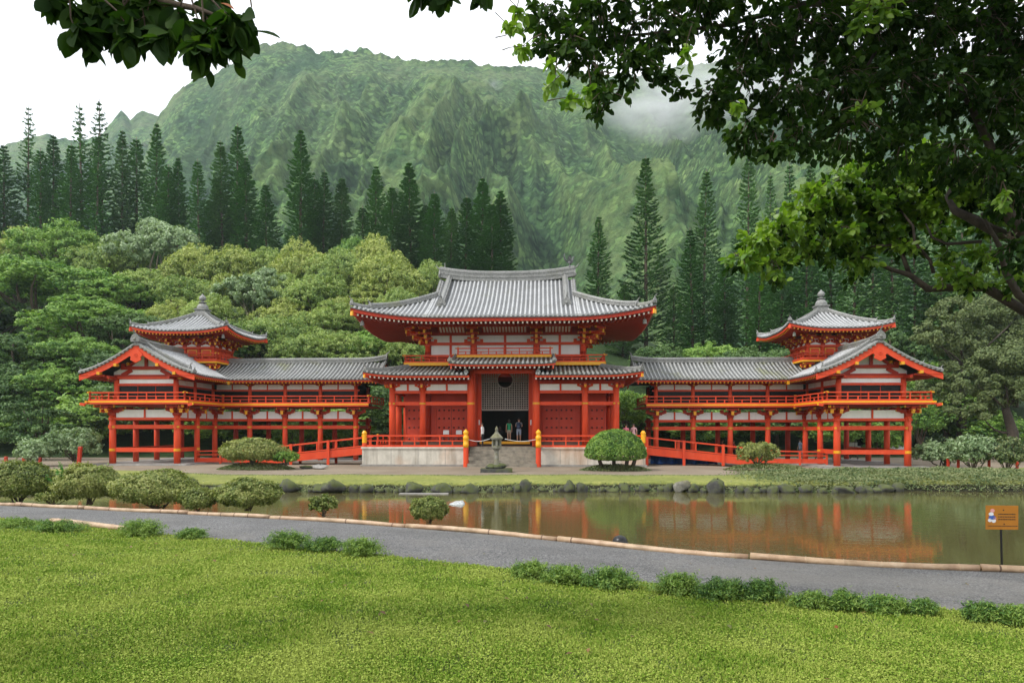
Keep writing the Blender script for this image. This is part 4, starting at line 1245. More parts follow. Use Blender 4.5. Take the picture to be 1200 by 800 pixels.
for s in (-1, 1):
    strip('ground', M['wild'], np.linspace(60, 320, 14) if s > 0 else np.linspace(-320, -60, 14), lambda x: -30 + 0 * x, lambda x: 66 + 0 * x, 14, lambda X, Y, q: 0 * X - .0)
strip('ground', M['soil'], np.linspace(-320, 320, 20), lambda x: -260 + 0 * x, lambda x: -30 + 0 * x, 6, lambda X, Y, q: 0 * X + .95)

# mountain ------------------------------------------------------------------
def mountain_mat():
    m, t, b = nt('forested_cliff')
    v = coord(t)
    n1 = noise(t, .030, 7, .70, v); n2 = noise(t, .012, 5, .6, v); n3 = noise(t, .16, 6, .75, v)
    vo = N(t, 'ShaderNodeTexVoronoi'); vo.inputs['Scale'].default_value = .27; vo.inputs['Randomness'].default_value = 1
    dv = N(t, 'ShaderNodeVectorMath', operation='ADD'); t.links.new(v, dv.inputs[0])
    ns = N(t, 'ShaderNodeTexNoise'); ns.inputs['Scale'].default_value = .2; t.links.new(v, ns.inputs['Vector'])
    sc = N(t, 'ShaderNodeVectorMath', operation='SCALE'); sc.inputs['Scale'].default_value = 3.5; t.links.new(ns.outputs['Color'], sc.inputs[0]); t.links.new(sc.outputs[0], dv.inputs[1])
    t.links.new(dv.outputs[0], vo.inputs['Vector'])
    sx = N(t, 'ShaderNodeSeparateXYZ'); t.links.new(v, sx.inputs[0])
    c = ramp(t, n1, [(.34, (.030, .068, .032)), (.46, (.056, .118, .046)), (.55, (.088, .165, .056)), (.68, (.145, .22, .082))])
    # single tree crowns: each its own tone, dark gaps between them
    sp = N(t, 'ShaderNodeSeparateColor'); t.links.new(vo.outputs['Color'], sp.inputs[0])
    c = mix(t, 1.0, c, ramp(t, sp.outputs[0], [(0, (.34, .40, .34)), (.55, (.95, .95, .95)), (1, (1.75, 1.65, 1.5))]), 'MULTIPLY')
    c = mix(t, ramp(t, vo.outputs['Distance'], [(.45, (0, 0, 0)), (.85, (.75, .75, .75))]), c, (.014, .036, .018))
    at_ = N(t, 'ShaderNodeAttribute', attribute_name='ridge'); lg = noise(t, .05, 5, .7, v)
    ka = N(t, 'ShaderNodeMath', operation='MULTIPLY'); t.links.new(ramp(t, at_.outputs['Fac'], [(.52, (0, 0, 0)), (.80, (1, 1, 1))]), ka.inputs[0]); t.links.new(ramp(t, lg, [(.38, (0, 0, 0)), (.62, (.75, .75, .75))]), ka.inputs[1])
    c = mix(t, ka.outputs[0], c, (.155, .215, .08))
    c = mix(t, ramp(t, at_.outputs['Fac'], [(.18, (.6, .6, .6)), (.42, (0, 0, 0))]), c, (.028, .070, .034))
    c = mix(t, ramp(t, n3, [(.32, (.6, .6, .6)), (.46, (0, 0, 0))]), c, (.016, .042, .020))
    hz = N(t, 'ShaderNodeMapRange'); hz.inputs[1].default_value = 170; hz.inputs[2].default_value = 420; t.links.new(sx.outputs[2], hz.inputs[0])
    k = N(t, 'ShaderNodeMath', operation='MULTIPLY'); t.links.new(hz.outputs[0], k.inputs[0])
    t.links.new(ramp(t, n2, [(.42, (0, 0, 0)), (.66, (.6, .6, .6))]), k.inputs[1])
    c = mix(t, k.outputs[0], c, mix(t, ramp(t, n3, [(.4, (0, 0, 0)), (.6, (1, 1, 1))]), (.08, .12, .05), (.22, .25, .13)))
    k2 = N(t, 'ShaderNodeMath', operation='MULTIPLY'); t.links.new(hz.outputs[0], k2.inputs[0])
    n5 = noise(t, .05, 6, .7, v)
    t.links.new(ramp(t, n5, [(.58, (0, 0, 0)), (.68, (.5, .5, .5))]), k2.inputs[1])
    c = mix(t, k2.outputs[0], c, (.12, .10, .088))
    t.links.new(c, b.inputs['Base Color']); b.inputs['Roughness'].default_value = .95; b.inputs['Specular IOR Level'].default_value = .1
    hh = N(t, 'ShaderNodeMath', operation='MULTIPLY_ADD'); t.links.new(vo.outputs['Distance'], hh.inputs[0]); hh.inputs[1].default_value = -.14; t.links.new(n3, hh.inputs[2])
    bump(t, b, hh.outputs[0], .8, 5.0)
    return m
M['mount'] = mountain_mat()
def mountain(name, sil, Y0, Y1, z0, na, nt_, seed, amp, a_rng, power, texture=3.2):
    """terrain from a foot at Y0 up to a crest line at Y1; crest height from the skyline, slopes cut by gullies"""
    az = np.linspace(*a_rng, na)                       # x / y of the column
    px = 600 + 800 * az
    ys = np.interp(px, *zip(*sil))
    crest = EYE + (HOR - ys) * Y1 / FPX
    crest = crest + 7 * (fbm(az * 60, 0 * az, 4, seed + 3) - .5)
    q = np.concatenate([np.linspace(0, 1, nt_), np.linspace(1.02, 1.35, 12)])
    A, Q = np.meshgrid(az, q, indexing='ij')
    Cz = np.repeat(crest[:, None], len(q), 1)
    Yd = Y0 + (Y1 - Y0) * Q
    X = A * Yd
    f = np.where(Q <= 1, Q ** power, 1 - (Q - 1) * 1.6)
    # spurs run down from the crest and wander sideways
    w = X / 120 + .75 * (fbm(X / 130, Yd / 130, 3, seed) - .5) * 2
    spur = ridged(w, Q * .9 + .3, 2, seed + 1) - .45
    sp2 = ridged(X / 40 + .9 * fbm(X / 90, Yd / 90, 2, seed + 8), Yd / 260, 2, seed + 2) - .45
    sp3 = ridged(X / 15 + .8 * fbm(X / 40, Yd / 60, 2, seed + 9), Yd / 150, 2, seed + 4) - .45
    env = np.sin(np.clip(Q, 0, 1) * math.pi) ** .6 * np.clip(1.0 - Q, 0, 1) ** .55 * 1.35
    env = np.where(Q > 1, 0, env)
    Z = z0 + (Cz - z0) * f + env * (amp * spur + amp * .46 * sp2 + amp * .13 * sp3)
    Z += texture * 2.0 * (fbm(X / 5, Yd / 5, 3, seed + 5) - .5) * np.clip(Q * 6, 0, 1)
    Z += texture * 3 * (fbm(X / 28, Yd / 28, 3, seed + 6) - .5) * env
    # the spurs also push the face towards the viewer
    Yd = Yd - env * (amp * 1.1 * spur + amp * .40 * sp2 + amp * .12 * sp3)
    top_ = EYE + (Cz - EYE) * (Yd / Y1) * (1 - .035 * np.clip(1 - Q, 0, 1) ** .5) - 2.0 * np.clip((1 - Q) * 12, 0, 1)
    over = Z - top_; Z = np.where(Q < 1, np.where(over > -25, top_ - 7 * np.log1p(np.exp(-np.clip(over, -60, 200) / 7)), Z), Z)     # spurs stay under the crest
    V = np.stack([X, Yd, Z], -1).reshape(-1, 3); n = len(q)
    i, j = np.meshgrid(np.arange(na - 1), np.arange(n - 1), indexing='ij'); a = (i * n + j).ravel()
    o = np_mesh(name, V, np.stack([a, a + n, a + n + 1, a + 1], 1), M['mount'], smooth=True)
    rd_ = np.clip(.5 + .45 * spur + .55 * sp2 + .3 * sp3, 0, 1).astype(np.float32).ravel()      # paler dry grass on spurs; gullies darkened to paint in their shade
    o.data.attributes.new('ridge', 'FLOAT', 'POINT').data.foreach_set('value', rd_)
    o['kind'] = 'structure'
    return o
SIL = [(-400, 420), (60, 330), (130, 265), (165, 200), (180, 148), (187, 138), (205, 110), (215, 100), (240, 90), (265, 80), (283, 64), (300, 55), (325, 49), (350, 53), (370, 60), (388, 64), (400, 62), (420, 57), (440, 64), (465, 68), (490, 71), (515, 72), (540, 70), (555, 75), (580, 79), (605, 74), (640, 80), (700, 90), (760, 86), (850, 70), (950, 60), (1100, 75), (1250, 60), (1700, 40)]
SIL2 = [(-700, 260), (-300, 190), (-60, 176), (0, 172), (30, 163), (55, 158), (90, 165), (118, 160), (133, 140), (141, 130), (147, 134), (152, 141), (158, 134), (165, 131), (176, 133), (186, 137), (205, 128), (300, 110), (700, 110)]
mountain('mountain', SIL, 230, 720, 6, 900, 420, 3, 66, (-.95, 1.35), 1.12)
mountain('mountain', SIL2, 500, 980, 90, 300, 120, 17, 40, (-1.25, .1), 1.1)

# a bank of mist lying on the mountainside --------------------------------------
def mist():
    m = bpy.data.materials.new('drifting_mist'); m.use_nodes = True; t = m.node_tree; t.nodes.clear()
    out = N(t, 'ShaderNodeOutputMaterial'); v = N(t, 'ShaderNodeVolumePrincipled')
    v.inputs['Color'].default_value = (.97, .98, 1, 1); v.inputs['Anisotropy'].default_value = .2
    c = N(t, 'ShaderNodeTexCoord')
    ln = N(t, 'ShaderNodeVectorMath', operation='LENGTH'); t.links.new(c.outputs['Object'], ln.inputs[0])
    n = noise(t, 1.7, 4, .6, c.outputs['Object'], .3)
    fall = N(t, 'ShaderNodeMapRange'); fall.inputs[1].default_value = 1.0; fall.inputs[2].default_value = .15; t.links.new(ln.outputs['Value'], fall.inputs[0])
    a = N(t, 'ShaderNodeMath', operation='MULTIPLY'); t.links.new(fall.outputs[0], a.inputs[0])
    t.links.new(ramp(t, n, [(.40, (0, 0, 0)), (.68, (1, 1, 1))]), a.inputs[1])
    d = N(t, 'ShaderNodeMath', operation='MULTIPLY'); t.links.new(a.outputs[0], d.inputs[0]); d.inputs[1].default_value = .06
    t.links.new(d.outputs[0], v.inputs['Density']); t.links.new(v.outputs[0], out.inputs['Volume'])
    return m
mm_ = mist()
for px, py, Y, rx, ry, rz in ((785, 118, 520, 62, 50, 30), (905, 95, 560, 80, 50, 34), (576, 101, 610, 12, 10, 7)):
    x, y, z = at(px, py, Y)
    mb = MB(); prof = [(math.sin(math.pi * k / 12), -math.cos(math.pi * k / 12)) for k in range(1, 12)]
    mb.lathe(prof, (0, 0, 0), 24); o = mb.build('mist', mm_, None, True)
    o.location = (x, y, z); o.scale = (rx, ry, rz); o['kind'] = 'stuff'

# the air --------------------------------------------------------------------------
def haze():
    m = bpy.data.materials.new('damp_air'); m.use_nodes = True; t = m.node_tree; t.nodes.clear()
    out = N(t, 'ShaderNodeOutputMaterial'); v = N(t, 'ShaderNodeVolumePrincipled')
    v.inputs['Color'].default_value = (.78, .92, 1, 1); v.inputs['Density'].default_value = HAZE_D; v.inputs['Anisotropy'].default_value = .1
    t.links.new(v.outputs[0], out.inputs['Volume'])
    mb = MB(); mb.bx(-1400, 1400, -280, 1500, -4, 640); o = mb.build('haze', m); o['kind'] = 'stuff'
HAZE_D = .00015
haze()

# ================================================================== LIGHT, SKY, CAMERA
w = bpy.data.worlds.new('World'); scene.world = w; w.use_nodes = True
t = w.node_tree; bg = t.nodes['Background']
SUN_EL, SUN_AZ = R(48), R(243)       # azimuth clockwise from +Y (north): behind the camera, to the left
sky = N(t, 'ShaderNodeTexSky', sky_type='NISHITA'); sky.sun_disc = False
sky.sun_elevation = SUN_EL; sky.sun_rotation = SUN_AZ; sky.air_density = 1.0; sky.dust_density = 4.0; sky.ozone_density = 1.0
tc = N(t, 'ShaderNodeTexCoord')
nz = noise(t, 1.6, 5, .6, tc.outputs['Generated'])
cloud = ramp(t, nz, [(.3, (.86, .87, .90)), (.7, (1, 1, 1))])
cl = N(t, 'ShaderNodeMix', data_type='RGBA', blend_type='MULTIPLY'); cl.inputs[0].default_value = 1
t.links.new(cloud, cl.inputs[6]); cl.inputs[7].default_value = (12.6, 12.8, 13.0, 1)
mx = mix(t, .88, sky.outputs[0], cl.outputs[2])
t.links.new(mx, bg.inputs[0]); bg.inputs[1].default_value = .10
sd = bpy.data.lights.new('sun', 'SUN'); sd.energy = 2.5; sd.angle = R(10); sd.color = (1, .965, .90)
so = bpy.data.objects.new('sun', sd); COL.objects.link(so)
dirv = Vector((math.sin(SUN_AZ) * math.cos(SUN_EL), math.cos(SUN_AZ) * math.cos(SUN_EL), math.sin(SUN_EL)))
so.rotation_euler = dirv.to_track_quat('Z', 'Y').to_euler(); so.location = (-20, -20, 60)

cd = bpy.data.cameras.new('camera'); cam = bpy.data.objects.new('camera', cd); COL.objects.link(cam)
cam.location = (0, 0, EYE); cam.rotation_euler = (R(90), 0, 0)
cd.sensor_width = 36; cd.lens = 24; cd.shift_y = (HOR - 400) / 1200; cd.clip_end = 5000; cd.clip_start = .05
scene.camera = cam
scene.view_settings.view_transform = 'Standard'; scene.view_settings.look = 'None'; scene.view_settings.gamma = 1
scene.view_settings.exposure = .50; scene.view_settings.use_curve_mapping = False
scene.render.engine = 'CYCLES'
c_ = scene.cycles
c_.use_denoising = True
try: c_.denoiser = 'OPENIMAGEDENOISE'; c_.denoising_input_passes = 'RGB_ALBEDO_NORMAL'; c_.denoising_prefilter = 'ACCURATE'
except Exception: pass
c_.max_bounces = 6; c_.diffuse_bounces = 3; c_.glossy_bounces = 3; c_.transmission_bounces = 3; c_.volume_bounces = 1; c_.transparent_max_bounces = 4
c_.sample_clamp_indirect = 6
c_.caustics_reflective = False; c_.caustics_refractive = False
# ================================================================== VEGETATION
rng = np.random.default_rng(5)
def unit(n, r=rng):
    v = r.normal(size=(n, 3)); return v / np.linalg.norm(v, axis=1, keepdims=True)

def leaf_cloud(P, Nrm, size, r, aspect=.55, jitter=.8, fold=.0):
    """one rhombic leaf-clump face per point, facing roughly along Nrm; returns verts, quads"""
    n = len(P)
    nn = Nrm + jitter * unit(n, r); nn /= np.linalg.norm(nn, axis=1, keepdims=True)
    a = np.cross(nn, unit(n, r)); a /= np.linalg.norm(a, axis=1, keepdims=True) + 1e-9
    b = np.cross(nn, a)
    s = (size * r.uniform(.6, 1.35, n))[:, None] if np.isscalar(size) else (size * r.uniform(.7, 1.3, n))[:, None]
    w = s * aspect
    V = np.stack([P - a * s, P - b * w + nn * s * fold, P + a * s, P + b * w + nn * s * fold], 1).reshape(-1, 3)
    return V, np.arange(4 * n).reshape(n, 4)

def clump_points(lobes, n, r, clumps=26, spread=.30, under=.35):
    """points gathered in leaf clumps on and inside a set of ellipsoid lobes (x, y, z, rx, ry, rz)"""
    lobes = np.asarray(lobes, float)
    area = (lobes[:, 3] * lobes[:, 5]); pick = r.choice(len(lobes), size=len(lobes) * clumps, p=area / area.sum())
    d = unit(len(pick), r); d[:, 2] = np.where(d[:, 2] < -.25, -d[:, 2] * r.choice([1, -under], len(pick)), d[:, 2])
    rad = r.uniform(.70, 1.02, len(pick)) ** .5
    C = lobes[pick, :3] + d * lobes[pick, 3:] * rad[:, None]
    cs = lobes[pick, 3:].mean(1) * spread * r.uniform(.6, 1.4, len(pick))
    k = r.integers(0, len(pick), n)
    e = unit(n, r) * (r.uniform(0, 1, n) ** .45)[:, None]
    e[:, 2] *= .8
    P = C[k] + e * cs[k][:, None]
    Nn = e * np.array([.9, .9, 1.2]) + d[k] * .7 + np.array([0, 0, .25])
    Nn /= np.linalg.norm(Nn, axis=1, keepdims=True) + 1e-9
    return P, Nn, C

def limb(mb, p, q, r0, r1, bend, r, n=5, sides=7):
    p = np.array(p, float); q = np.array(q, float); off = r.normal(size=3) * bend * np.linalg.norm(q - p)
    pts = [p + (q - p) * t + off * math.sin(math.pi * t) for t in np.linspace(0, 1, n)]
    mb.tube(pts, list(np.linspace(r0, r1, n)), sides)

# ---- leaf materials
M['L_olive'] = leaf_mat('olive_green_leaves', [(0.0283, 0.0606, 0.0195), (0.0885, 0.1609, 0.0442), (0.1944, 0.2932, 0.0784), (0.3357, 0.4162, 0.1226)], .22)
M['L_yellow'] = leaf_mat('yellow_green_leaves', [(0.0477, 0.0837, 0.0244), (0.1348, 0.2005, 0.0487), (0.2616, 0.3312, 0.0856), (0.4124, 0.4534, 0.1344)], .22)
M['L_mid'] = leaf_mat('mid_green_leaves', [(0.0209, 0.0614, 0.015), (0.0667, 0.1639, 0.0338), (0.1564, 0.2868, 0.0563), (0.2708, 0.4099, 0.0939)], .22)
M['L_dark'] = leaf_mat('dark_green_leaves', [(0.01, 0.0281, 0.01), (0.0281, 0.0725, 0.0201), (0.0644, 0.1369, 0.0363), (0.1208, 0.2013, 0.0604)], .15)
M['L_pale'] = leaf_mat('silvery_pale_leaves', [(0.0298, 0.0593, 0.0218), (0.0994, 0.1615, 0.0696), (0.1987, 0.2906, 0.1391), (0.318, 0.4091, 0.2384)], .2)
M['L_pine'] = leaf_mat('dark_conifer_needles', [(0.0161, 0.0508, 0.0153), (0.0378, 0.116, 0.0306), (0.0754, 0.1994, 0.048), (0.1213, 0.2828, 0.0655)], .08, .6, .12)
M['L_pine2'] = leaf_mat('grey_green_conifer_needles', [(0.0259, 0.0706, 0.0218), (0.0562, 0.147, 0.0436), (0.108, 0.2293, 0.069), (0.1728, 0.3234, 0.0999)], .08, .6, .12)
M['L_grey'] = leaf_mat('grey_green_tree_leaves', [(0.0176, 0.033, 0.0099), (0.044, 0.0726, 0.022), (0.088, 0.1265, 0.0396), (0.143, 0.1815, 0.066)], .15)
M['L_azalea'] = leaf_mat('bronzed_bush_leaves', [(0.022, 0.0352, 0.0097), (0.073, 0.1098, 0.0219), (0.1704, 0.2198, 0.0486), (0.2921, 0.3076, 0.0972)], .2, .5, 1.6)
M['L_top'] = leaf_mat('clipped_bright_leaves', [(0.0172, 0.0517, 0.0092), (0.0575, 0.138, 0.0207), (0.138, 0.253, 0.0403), (0.253, 0.368, 0.069)], .25, .5, 1.2)
M['L_juni'] = leaf_mat('juniper_sprays', [(0.0156, 0.0474, 0.0124), (0.0466, 0.1185, 0.0274), (0.1086, 0.2134, 0.0436), (0.2173, 0.3162, 0.0621)], .2, .5, 1.5)
M['L_cover'] = leaf_mat('ground_cover_leaves', [(0.021, 0.0459, 0.0156), (0.06, 0.1013, 0.0338), (0.12, 0.162, 0.0585), (0.21, 0.2295, 0.104)], .15, .6, .8)
M['L_bright'] = leaf_mat('bright_shoot_leaves', [(.02, .09, .012), (.05, .17, .02), (.10, .26, .04)], .35, .4, 2)

def foliage(name, lobes, n, size, mat, parent, r, clumps=26, spread=.30, aspect=.6, jitter=.7, under=.35):
    P, Nn, C = clump_points(lobes, n, r, clumps, spread, under)
    V, F = leaf_cloud(P, Nn, size, r, aspect, jitter, .15)
    return np_mesh(name, V, F, mat, parent), C

def round_tree_proto(seed, kind, h=11.0, w=9.0, mat='L_olive', n=15000, leaf=.20, dome=.5, trunk_mat='bark', nl=9):
    """a broadleaf tree: trunk, limbs and a crown of many leaf clumps; returns (trunk mesh, crown mesh)"""
    r = np.random.default_rng(seed)
    lobes = []
    for k in range(nl):
        a = 2 * math.pi * (k + r.uniform(-.3, .3)) / nl * 1.618 * 2; rr = w * .5 * math.sqrt(r.uniform(.05, .62)) * (1 if k else .1)
        zz = h * (.62 + .22 * (1 - (rr / (w * .5)) ** 2) * r.uniform(.5, 1.1) - .18 * (rr / (w * .5)))
        s_ = w * r.uniform(.13, .235)
        lobes.append((rr * math.cos(a), rr * math.sin(a), zz, s_, s_, s_ * r.uniform(.8, 1.0)))
    for k in range(nl // 2):                        # lower skirts
        a = r.uniform(0, 6.28); rr = w * r.uniform(.28, .44); s_ = w * r.uniform(.12, .18)
        lobes.append((rr * math.cos(a), rr * math.sin(a), h * r.uniform(.30, .52), s_, s_, s_ * .75))
    lobes = np.array(lobes); top = (lobes[:, 2] + lobes[:, 5]).max(); lobes[:, 2] += h - top
    cr, C = foliage('crown', lobes, n, leaf, M[mat], None, r, 44, .20)
    mb = MB(); fork = h * .30
    mb.tube([(0, 0, -.8), (r.normal() * .1, r.normal() * .1, fork * .5), (0, 0, fork)], [w * .040, w * .032, w * .028], 9)
    for l in lobes[:nl]:
        limb(mb, (0, 0, fork * r.uniform(.7, 1)), l[:3] + np.array([0, 0, l[5] * .3]), w * .016, w * .004, .1, r)
    tr = mb.build('trunk', M[trunk_mat], None, True)
    return tr, cr

def place(proto, name, label, cat, loc, sc=1.0, rot=0.0, group=None, mats=None, szz=None):
    """a thing made of the meshes of a prototype (shared data), the first time and every time after"""
    t = thing(name, label, cat, loc, rot, group)
    t.scale = (sc, sc, szz or sc)
    for o, nm in proto:
        c = bpy.data.objects.new(nm, o); COL.objects.link(c); c.parent = t
    return t
def take(*objs):
    """keep the meshes of freshly built prototype objects, drop the objects"""
    out = []
    for o in objs:
        out.append((o.data, o.name.split('.')[0])); bpy.data.objects.remove(o)
    return out

# ---- conifers: straight mast, tiers of short upswept branches
def pine_proto(seed, h=36.0, w=6.5, mat='L_pine', sparse=0.0, full=1.0):
    r = np.random.default_rng(seed)
    mb = MB(); mb.tube([(0, 0, -2), (0, 0, h * .5), (0, 0, h)], [h * .0095, h * .006, .04], 8)
    tr = mb.build('trunk', M['bark'], None, True)
    Ps, Ns, Ss = [], [], []
    z = h * .10; tm = MB()
    while z < h * .985:
        q = z / h
        rad = (1.25 if sparse > .5 and q > .66 else 1.0) * w * .5 * min(1.0, ((1 - q) / .68) ** .72) * (.88 + .12 * math.sin(q * 9 + seed)) + .22
        gap = (sparse > .5 and q > .66)
        nb = 9 if not gap else 6
        a0 = r.uniform(0, 6.28)
        for k in range(nb):
            if r.uniform() < .10 + sparse * .15: continue
            a = a0 + 2 * math.pi * k / nb + r.normal() * .14; L = rad * r.uniform(.7, 1.12)
            m = max(8, int((L + .5) * (20 if not gap else 17) * full))
            t = np.sqrt(r.uniform(.02, 1, m)) if not gap else r.uniform(.15, 1, m)
            droop = -.10 * L * np.sin(t * math.pi) + .20 * L * t ** 2.2 - .08 * L * (q < .5)
            side = r.normal(size=m) * .13 * (1 - .55 * t) * min(1, L)
            P = np.stack([math.cos(a) * t * L - math.sin(a) * side, math.sin(a) * t * L + math.cos(a) * side, z + droop + r.normal(size=m) * .06], 1)
            Ps.append(P); Ns.append(np.tile([math.cos(a) * .15, math.sin(a) * .15, 1], (m, 1))); Ss.append(np.full(m, .20 + .05 * (1 - q)))
            if k % 3 == 0: tm.beam((0, 0, z), (math.cos(a) * L * .8, math.sin(a) * L * .8, z + .05 * L), .05, .05, 0, .02, .02)
        z += (h * .016 + .12) * (1.0 if not gap else 1.25) * r.uniform(.85, 1.15)
    P = np.concatenate(Ps); Nn = np.concatenate(Ns); S = np.concatenate(Ss)
    V, F = leaf_cloud(P, Nn, S, r, .5, .55, .1)
    cr = np_mesh('crown', V, F, M[mat])
    return take(tr, cr)
pines = [pine_proto(1, 36, 6.6, 'L_pine'), pine_proto(2, 36, 7.4, 'L_pine'), pine_proto(3, 36, 6.0, 'L_pine', .9, .85), pine_proto(4, 36, 8.2, 'L_pine2', .35, .9), pine_proto(5, 36, 6.8, 'L_pine', .3, .8), pine_proto(6, 36, 7.0, 'L_pine2', .2, 1.1)]

def set_tree(proto, px, ytop, Y, hproto, name, label, cat, group, rot=None, wpx=None, wproto=None, z0=None, lean=0.0):
    x, y, z = at(px, ytop, Y)
    zg = float(hill(x, y)) if z0 is None else z0
    H = max(2.0, z - zg); s_ = H / hproto
    sx = s_ if wpx is None else wpx * Y / FPX / wproto
    t = place(proto, name, label, cat, (x, y, zg - .5), sx, rot if rot is not None else random.uniform(0, 6.28), group, szz=s_)
    if lean: t.rotation_euler.x = random.gauss(0, lean); t.rotation_euler.y = random.gauss(0, lean)
    return t

PL = [(5, 165, 150), (32, 118, 150), (48, 170, 142), (62, 155, 148), (82, 165, 140), (98, 118, 146), (111, 150, 138), (122, 116, 150), (143, 150, 146), (160, 158, 150), (183, 142, 144), (196, 190, 140), (210, 180, 140),
      (234, 184, 138), (252, 205, 146), (262, 165, 142), (277, 142, 146), (290, 182, 138), (312, 212, 132), (352, 150, 132), (367, 205, 138), (378, 197, 136), (400, 205, 134), (425, 238, 130), (440, 190, 130), (462, 215, 128), (482, 185, 128),
      (497, 235, 130), (508, 222, 126), (528, 240, 124), (545, 225, 122), (565, 205, 120), (577, 235, 116), (588, 218, 122), (-30, 140, 150), (-14, 120, 146)]
PL.sort()
for i, (px, yt, Y) in enumerate(PL):
    v = 2 if px in (32, 98, 122) else (0, 4, 1, 5, 4, 0, 1)[i % 7]
    set_tree(pines[v], px, yt, Y, 36, 'conifer_tree', f'{ORD[i]} from the left of the tall dark conifers above the left-hand woodland', 'conifer', 'conifers on the hillside left of the hall', wpx=58 if px in (352, 565, 482) else random.uniform(42, 56), wproto=7.0, lean=.012)
PR = [(700, 248, 112, 46), (757, 178, 112, 66), (823, 195, 118, 56), (813, 262, 92, 58), (875, 172, 118, 56), (902, 200, 130, 40), (927, 188, 124, 46), (952, 180, 120, 50), (850, 300, 96, 60), (890, 280, 92, 60),
      (915, 268, 100, 60), (945, 262, 92, 64), (975, 240, 96, 66), (1000, 255, 88, 64), (1025, 235, 96, 66), (1048, 250, 86, 70), (1075, 225, 92, 70), (1100, 240, 88, 72), (1130, 220, 98, 70), (1160, 235, 92, 74), (1190, 215, 98, 74), (1225, 230, 94, 76), (730, 330, 104, 44), (790, 330, 100, 50)]
PR.sort()
for i, (px, yt, Y, wp) in enumerate(PR):
    set_tree(pines[3] if px in (757, 823, 875, 902, 1000, 1100) else pines[(1, 5, 0, 4)[i % 4]], px, yt, Y, 36, 'conifer_tree', f'{ORD[i]} from the left of the tall conifers behind the right-hand wing', 'conifer', 'conifers right of the hall', wpx=wp, wproto=8.0, lean=.012)

# ---- broadleaf woodland
W = {}
W['olive'] = [take(*round_tree_proto(s_, 'o', 11, 9.5, 'L_olive', 40000, .098, nl=17)) for s_ in (11, 12, 13)]
W['yellow'] = [take(*round_tree_proto(s_, 'o', 11, 9.5, 'L_yellow', 40000, .098, nl=17)) for s_ in (14, 15)]
W['mid'] = [take(*round_tree_proto(s_, 'o', 12, 10, 'L_mid', 40000, .115, nl=16)) for s_ in (16, 17)]
W['dark'] = [take(*round_tree_proto(s_, 'o', 11, 10, 'L_dark', 34000, .125, nl=14)) for s_ in (18, 19)]
W['pale'] = [take(*round_tree_proto(s_, 'o', 11, 10, 'L_pale', 34000, .115, trunk_mat='palebark', nl=9)) for s_ in (20,)]
WN = {'olive': 'olive green', 'yellow': 'yellow-green', 'mid': 'fresh green', 'dark': 'dark green', 'pale': 'silvery pale'}
WOOD = [  # px, top row, width px, depth, kind
    (-20, 290, 110, 118, 'mid'), (28, 262, 84, 122, 'yellow'), (78, 258, 95, 120, 'mid'), (130, 275, 80, 118, 'olive'), (188, 250, 100, 120, 'pale'), (232, 280, 80, 112, 'yellow'), (275, 282, 86, 110, 'yellow'), (318, 290, 76, 112, 'olive'), (352, 276, 78, 108, 'yellow'),
    (398, 288, 80, 104, 'olive'), (440, 268, 66, 108, 'yellow'), (455, 288, 96, 98, 'yellow'), (420, 272, 60, 112, 'mid'), (500, 300, 60, 104, 'olive'),
    (55, 300, 150, 98, 'mid'), (-25, 340, 110, 94, 'dark'), (130, 318, 110, 100, 'mid'), (178, 312, 92, 102, 'olive'), (225, 322, 88, 98, 'olive'), (268, 318, 70, 100, 'yellow'), (300, 310, 84, 96, 'pale'), (340, 316, 80, 98, 'olive'), (378, 318, 90, 94, 'olive'), (425, 330, 86, 92, 'yellow'), (468, 335, 70, 90, 'olive'), (500, 350, 60, 88, 'mid'),
    (110, 345, 120, 88, 'mid'), (205, 345, 70, 90, 'yellow'), (250, 342, 70, 90, 'olive'), (160, 362, 90, 86, 'dark'),
    (28, 390, 120, 78, 'dark'), (90, 385, 100, 80, 'mid'), (285, 372, 90, 82, 'dark'), (325, 362, 96, 82, 'olive'), (365, 378, 90, 80, 'olive'), (405, 385, 84, 80, 'olive'), (440, 378, 74, 82, 'mid'), (385, 350, 80, 88, 'olive'), (345, 345, 80, 90, 'yellow'), (480, 385, 60, 80, 'olive'),
    (62, 420, 90, 74, 'mid'), (130, 405, 80, 76, 'dark'), (10, 430, 90, 72, 'dark'), (180, 400, 70, 77, 'dark'), (235, 410, 80, 76, 'dark'), (300, 420, 70, 75, 'mid')]
WOOD += [(-75, 300, 100, 112, 'olive'), (-90, 345, 120, 98, 'mid'), (-110, 395, 120, 82, 'dark'), (-150, 330, 120, 110, 'mid'), (-170, 380, 120, 92, 'olive'), (-60, 420, 90, 76, 'mid'), (-180, 430, 120, 78, 'dark'), (-240, 350, 130, 110, 'dark'), (-260, 400, 130, 90, 'mid')]
WOOD.sort()
cnt = {}
for i, (px, yt, wp, Y, kd) in enumerate(WOOD):
    cnt[kd] = cnt.get(kd, 0) + 1
tot = dict(cnt); cnt = {}
for i, (px, yt, wp, Y, kd) in enumerate(WOOD):
    k = cnt[kd] = cnt.get(kd, 0) + 1
    pr = W[kd][i % len(W[kd])]
    set_tree(pr, px, yt, Y, 11 if kd != 'mid' else 12, 'broadleaf_tree', f'{ORD[k - 1]} from the left of the {WN[kd]} round-crowned trees in the left woodland', 'tree', 'broadleaf trees left of the hall', wpx=wp * 1.15, wproto=10.0)
